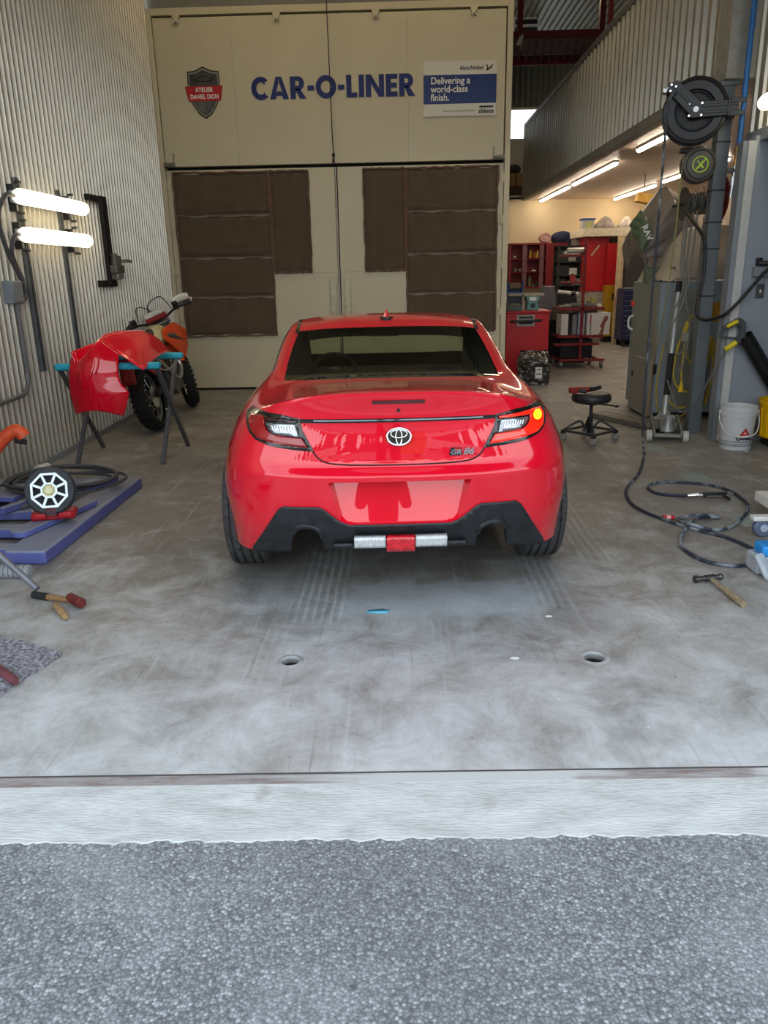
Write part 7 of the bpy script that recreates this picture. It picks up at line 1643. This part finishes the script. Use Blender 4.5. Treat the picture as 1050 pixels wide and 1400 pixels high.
mb = MB(); mb.box((-.14, -.1, .02), (.14, .1, .17), Matrix.Rotation(radians(12), 4, 'Y')); mb.build('box', mat('box_yellow', 'd8a848', .5), t, bevel=.005)
mb = MB(); mb.cyl((0, 0, .15), (0, 0, .48), .01, n=8); mb.build('hanger', MT['dark_steel'], t)

# ------------------------------------------------------------------ upper level
mb = MB(); mb.box((-.22, -.2, 0), (.16, .2, .21)); tag(mb.build('carton', mat('carton_dark', '3c2818', .8), loc=(2.68, 18.95, 3.10)), 'dark brown carton at the bottom of the stack on the cream wall top', 'carton')
t = thing('carton', 'tan cardboard carton stacked on the dark one on the cream wall top', 'carton', (2.69, 18.95, 3.312))
mb = MB(); mb.box((-.20, -.18, 0), (.15, .18, .27)); mb.build('box', mat('carton_tan', '7a5a34', .8, var=.1), t)
mb = MB(); mb.box((-.03, -.182, .0), (.01, .182, .272)); mb.build('tape', mat('carton_tape', '4a331c', .6), t)
mb = MB(); mb.sphere((0, 0, .09), .15, 12, 8, (1, .9, .75)); mb.box((-.14, -.1, 0), (.10, .1, .03)); tag(mb.build('dark_bag', mat('bag_black', '191612', .8), loc=(2.66, 18.95, 3.584)), 'black bag lying on the tan carton', 'bag')
mb = MB(); mb.box((-.05, -.05, 0), (.10, .2, 1.25)); tag(mb.build('dark_board', mat('panel_dark', '2b2a22', .7), loc=(2.50, 19.3, 3.10)), 'tall dark narrow board behind the cartons by the booth edge', 'board')
t = thing('catwalk', 'red steel catwalk crossing high up between booth and mezzanine', 'catwalk', (2.9, 16.2, 5.38))
mb = MB(); mb.box((-.75, -.05, .20), (3.2, .05, .32)); mb.build('front_beam', MT['dark_red'], t, bevel=.005)
mb = MB(); mb.box((-.75, -.04, .195), (3.2, 1.1, .21)); mb.build('deck', mat('deck_red', '4a1318', .6), t)
mb = MB(); mb.box((-.75, 1.0, .0), (3.2, 1.1, .14)); mb.build('rear_beam', MT['dark_red'], t, bevel=.005)
mb = MB()
for k in range(26): mb.beam((-.72+.15*k, -.02, .20), (-.62+.15*k, 1.05, .06), .05, .02)
mb.build('tread_grating', mat('grate_red', '54141a', .6), t)
for x in (-.60, .9): mb = MB(); mb.box((x-.05, -.05, .32), (x+.05, .05, 1.35)); mb.build('post', MT['dark_red'], t, bevel=.004)
mb = MB(); mb.beam((-.55, 0, .25), (-.72, -.7, -.12), .07, .10); mb.build('strut', mat('strut_grey_brown', '5a4a42', .5), t)
t = thing('mezzanine_railing', 'dark red railing post and dark panel on top of the mezzanine fascia', 'railing', (2.95, 11.0, 4.5))
for y in (-1.2, 0, 1.1): mb = MB(); mb.box((-.03, y-.03, 0), (.03, y+.03, 1.1)); mb.build('post', MT['dark_red'], t)
mb = MB(); mb.box((-.025, -1.3, 1.06), (.025, 1.3, 1.1)); mb.box((-.02, -1.3, .55), (.02, 1.3, .58)); mb.build('rail', MT['dark_red'], t)
mb = MB(); mb.box((.06, -1.3, .0), (.10, .0, .9)); mb.build('infill_panel', mat('infill_black', '171b1e', .6), t)
t = thing('wall_louver', 'dark louvred vent with pale slats high up behind the catwalk', 'vent', (3.05, 20.5, 6.78))
mb = MB(); mb.prism([(-.30, -.36), (.30, -.36), (.30, .36), (-.30, .36)], -.06, .06, hole=[(-.26, -.32), (.26, -.32), (.26, .32), (-.26, .32)]); mb.build('frame', MT['white'], t)
mb = MB(); mb.box((-.27, .02, -.33), (.27, .06, .33)); mb.build('backing', MT['black_plastic'], t)
for k in range(4): mb = MB(); mb.box((-.27, -.05, -.20+.16*k), (.27, .0, -.15+.16*k)); mb.build('slat', MT['white'], t)
mb = MB(); mb.cyl((1.0, 23.6, 7.02), (9, 23.6, 7.02), .03, n=8); tag(mb.build('ceiling_pipe', MT['dark_steel']), 'thin dark pipe along the roof above the far corrugated wall', 'pipe')
# ------------------------------------------------------------------ the yard behind the camera, which the car paint mirrors
mb = MB(); r = random.Random(11)
for k in range(90):
    x = -46+92*k/89+r.uniform(-.6, .6); y = -44+r.uniform(-3, 3); h = r.uniform(2.6, 5.2)*(1.25 if -14 < x < -3 or 8 < x < 30 else .8); w = h*.20
    for q in range(3):
        z0 = h*(.08+.27*q); mb.cyl((x, y, z0), (x, y, min(h, z0+h*.46)), w*(1.5-.36*q), .05, n=8, cap=False)
tl = mb.build('treeline', mat('conifer_green', '24301f', .9, var=.4, scale=2)); tag(tl, 'dark conifer line beyond the yard, seen only mirrored in the red boot lid', 'trees', kind='stuff')
t = thing('yellow_skip', 'yellow steel skip standing across the yard, seen only mirrored in the car', 'skip', (2.6, -22, 0))
mb = MB(); mb.prism([(-1.2, .15), (1.2, .15), (1.5, 1.5), (-1.5, 1.5)], -.8, .8); mb.build('tub', mat('skip_yellow', 'd9950f', .5), t, bevel=.03)
mb = MB(); mb.box((-1.55, -.85, 1.45), (1.55, .85, 1.58)); mb.build('rim', mat('skip_yellow_2', 'b97d0c', .5), t, bevel=.02)
for s in (-1, 1): mb = MB(); mb.box((s*.8-.15, -.7, 0), (s*.8+.15, .7, .15)); mb.build('skid', MT['dark_steel'], t)
for x, w, lb in ((-9, 5.0, 'long low white trailer across the yard beside the yellow skip, seen only as a reflection'), (9.5, 4.0, 'short low white trailer across the yard, seen only as a reflection')):
    t = thing('trailer', lb, 'trailer', (x, -30, 0))
    mb = MB(); mb.box((-w, -1.2, .55), (w, 1.2, 1.75)); mb.build('box', mat('trailer_white_%d' % int(w), 'cfd2d2', .5), t, bevel=.03)
    for s in (-.55, .55): mb = MB(); mb.cyl((s*w, 1.0, .45), (s*w, 1.25, .45), .45, n=20); mb.build('wheel', MT['black_rubber'], t)
    mb = MB(); mb.box((-w-.8, -.1, .45), (w, .1, .56)); mb.build('chassis', MT['dark_steel'], t)
# the photographer
pr = thing('person', 'person in dark clothes holding up a phone, seen only mirrored in the car', 'person', (.14, -.40, -.006))
def skin(name, verts, edges, radii, m, root=0, sub=2):
    me = bpy.data.meshes.new(name); me.from_pydata(verts, edges, []); o = bpy.data.objects.new(name, me); COL.objects.link(o); o.parent = pr
    md = o.modifiers.new('skin', 'SKIN'); md.use_smooth_shade = True
    for v, rr in zip(me.skin_vertices[0].data, radii): v.radius = (rr, rr) if not hasattr(rr, '__len__') else rr; v.use_root = False
    me.skin_vertices[0].data[root].use_root = True
    s_ = o.modifiers.new('sub', 'SUBSURF'); s_.levels = sub; s_.render_levels = sub
    me.materials.append(m); return o
M_CLO = mat('dark_jacket', '1b1d22', .85, var=.2, bump=.1); M_JEAN = mat('dark_trousers', '20242c', .9, var=.2, bump=.1); M_SKIN = mat('skin', 'b98a70', .5, var=.05)
V = [(0,0,.98), (0,0,1.12), (0,.0,1.30), (0,0,1.44), (0,0,1.50), (0,.03,1.56),
     (.17,0,1.42), (.22,.03,1.16), (.13,.26,1.28), (.085,.345,1.36), (-.17,0,1.42), (-.22,.03,1.16), (-.13,.26,1.28), (-.085,.345,1.36)]
E_ = [(0,1),(1,2),(2,3),(3,4),(4,5),(3,6),(6,7),(7,8),(8,9),(3,10),(10,11),(11,12),(12,13)]
Rr = [(.16,.11),(.145,.10),(.17,.115),(.12,.085),(.055,.055),(.055,.055),.062,.052,.042,.034,.062,.052,.042,.034]
skin('body', V, E_, Rr, M_CLO)
V = [(0,0,.95), (.09,0,.86), (.12,.01,.48), (.13,-.02,.10), (-.09,0,.86), (-.12,.01,.48), (-.13,-.02,.10)]
skin('trousers', V, [(0,1),(1,2),(2,3),(0,4),(4,5),(5,6)], [(.15,.11),.095,.065,.05,.095,.065,.05], M_JEAN)
mb = MB(); mb.sphere((0, .03, 1.645), .105, 18, 12, (.78, .95, 1.12)); mb.cyl((0, .125, 1.645), (0, .155, 1.625), .012, .018, n=8); mb.sphere((.078, .02, 1.64), .028, 8, 6, (.4, .8, 1.1)); mb.sphere((-.078, .02, 1.64), .028, 8, 6, (.4, .8, 1.1)); mb.cyl((0, .02, 1.50), (0, .025, 1.58), .052, n=12); hd = mb.build('head', M_SKIN, pr)
for s in (-1, 1): mb = MB(); mb.sphere((s*.032, .118, 1.655), .012, 8, 6); mb.build('eye', MT['white'], hd)
mb = MB(); mb.sphere((0, .116, 1.595), .022, 8, 6, (1.1, .4, .35)); mb.build('mouth', mat('lips', '8c4b44', .5), hd)
mb = MB(); mb.lathe([(0, 1.775), (.06, 1.765), (.095, 1.72), (.10, 1.69), (.096, 1.685)], Matrix.Translation((0, .02, 0)), n=24); mb.box((-.075, .09, 1.688), (.075, .21, 1.698)); mb.build('cap', mat('cap_dark', '17181c', .8), pr)
for s in (-1, 1):
    mb = MB(); mb.box((s*.13-.05, -.10, .0), (s*.13+.05, .17, .09)); mb.build('shoe', MT['black_rubber'], pr, bevel=.03, segs=3)
    wx = s*.085; HV = [(wx, .345, 1.365), (wx-s*.005, .36, 1.41), (wx-s*.008, .365, 1.45)]; HE = [(0,1),(1,2)]; HR = [.024, (.036,.018), (.030,.014)]
    for q, (dz, ln) in enumerate(((.03, .07), (.012, .078), (-.006, .074), (-.024, .06))):
        b0 = len(HV); HV += [(wx-s*.012, .372, 1.44+dz), (wx-s*.040, .385, 1.445+dz), (wx-s*(.012+ln), .380, 1.445+dz)]; HE += [(2 if q < 2 else 1, b0), (b0, b0+1), (b0+1, b0+2)]; HR += [.010, .009, .008]
    b0 = len(HV); HV += [(wx-s*.02, .345, 1.42), (wx-s*.045, .345, 1.445)]; HE += [(1, b0), (b0, b0+1)]; HR += [.011, .009]
    skin('hand', HV, HE, HR, M_SKIN, sub=1)
mb = MB(); mb.box((-.04, -.004, -.075), (.04, .004, .075)); tag(mb.build('phone', MT['black_plastic'], loc=(.14, -.028, 1.44), bevel=.003), 'black phone held up in both hands by the person, seen only mirrored', 'phone')
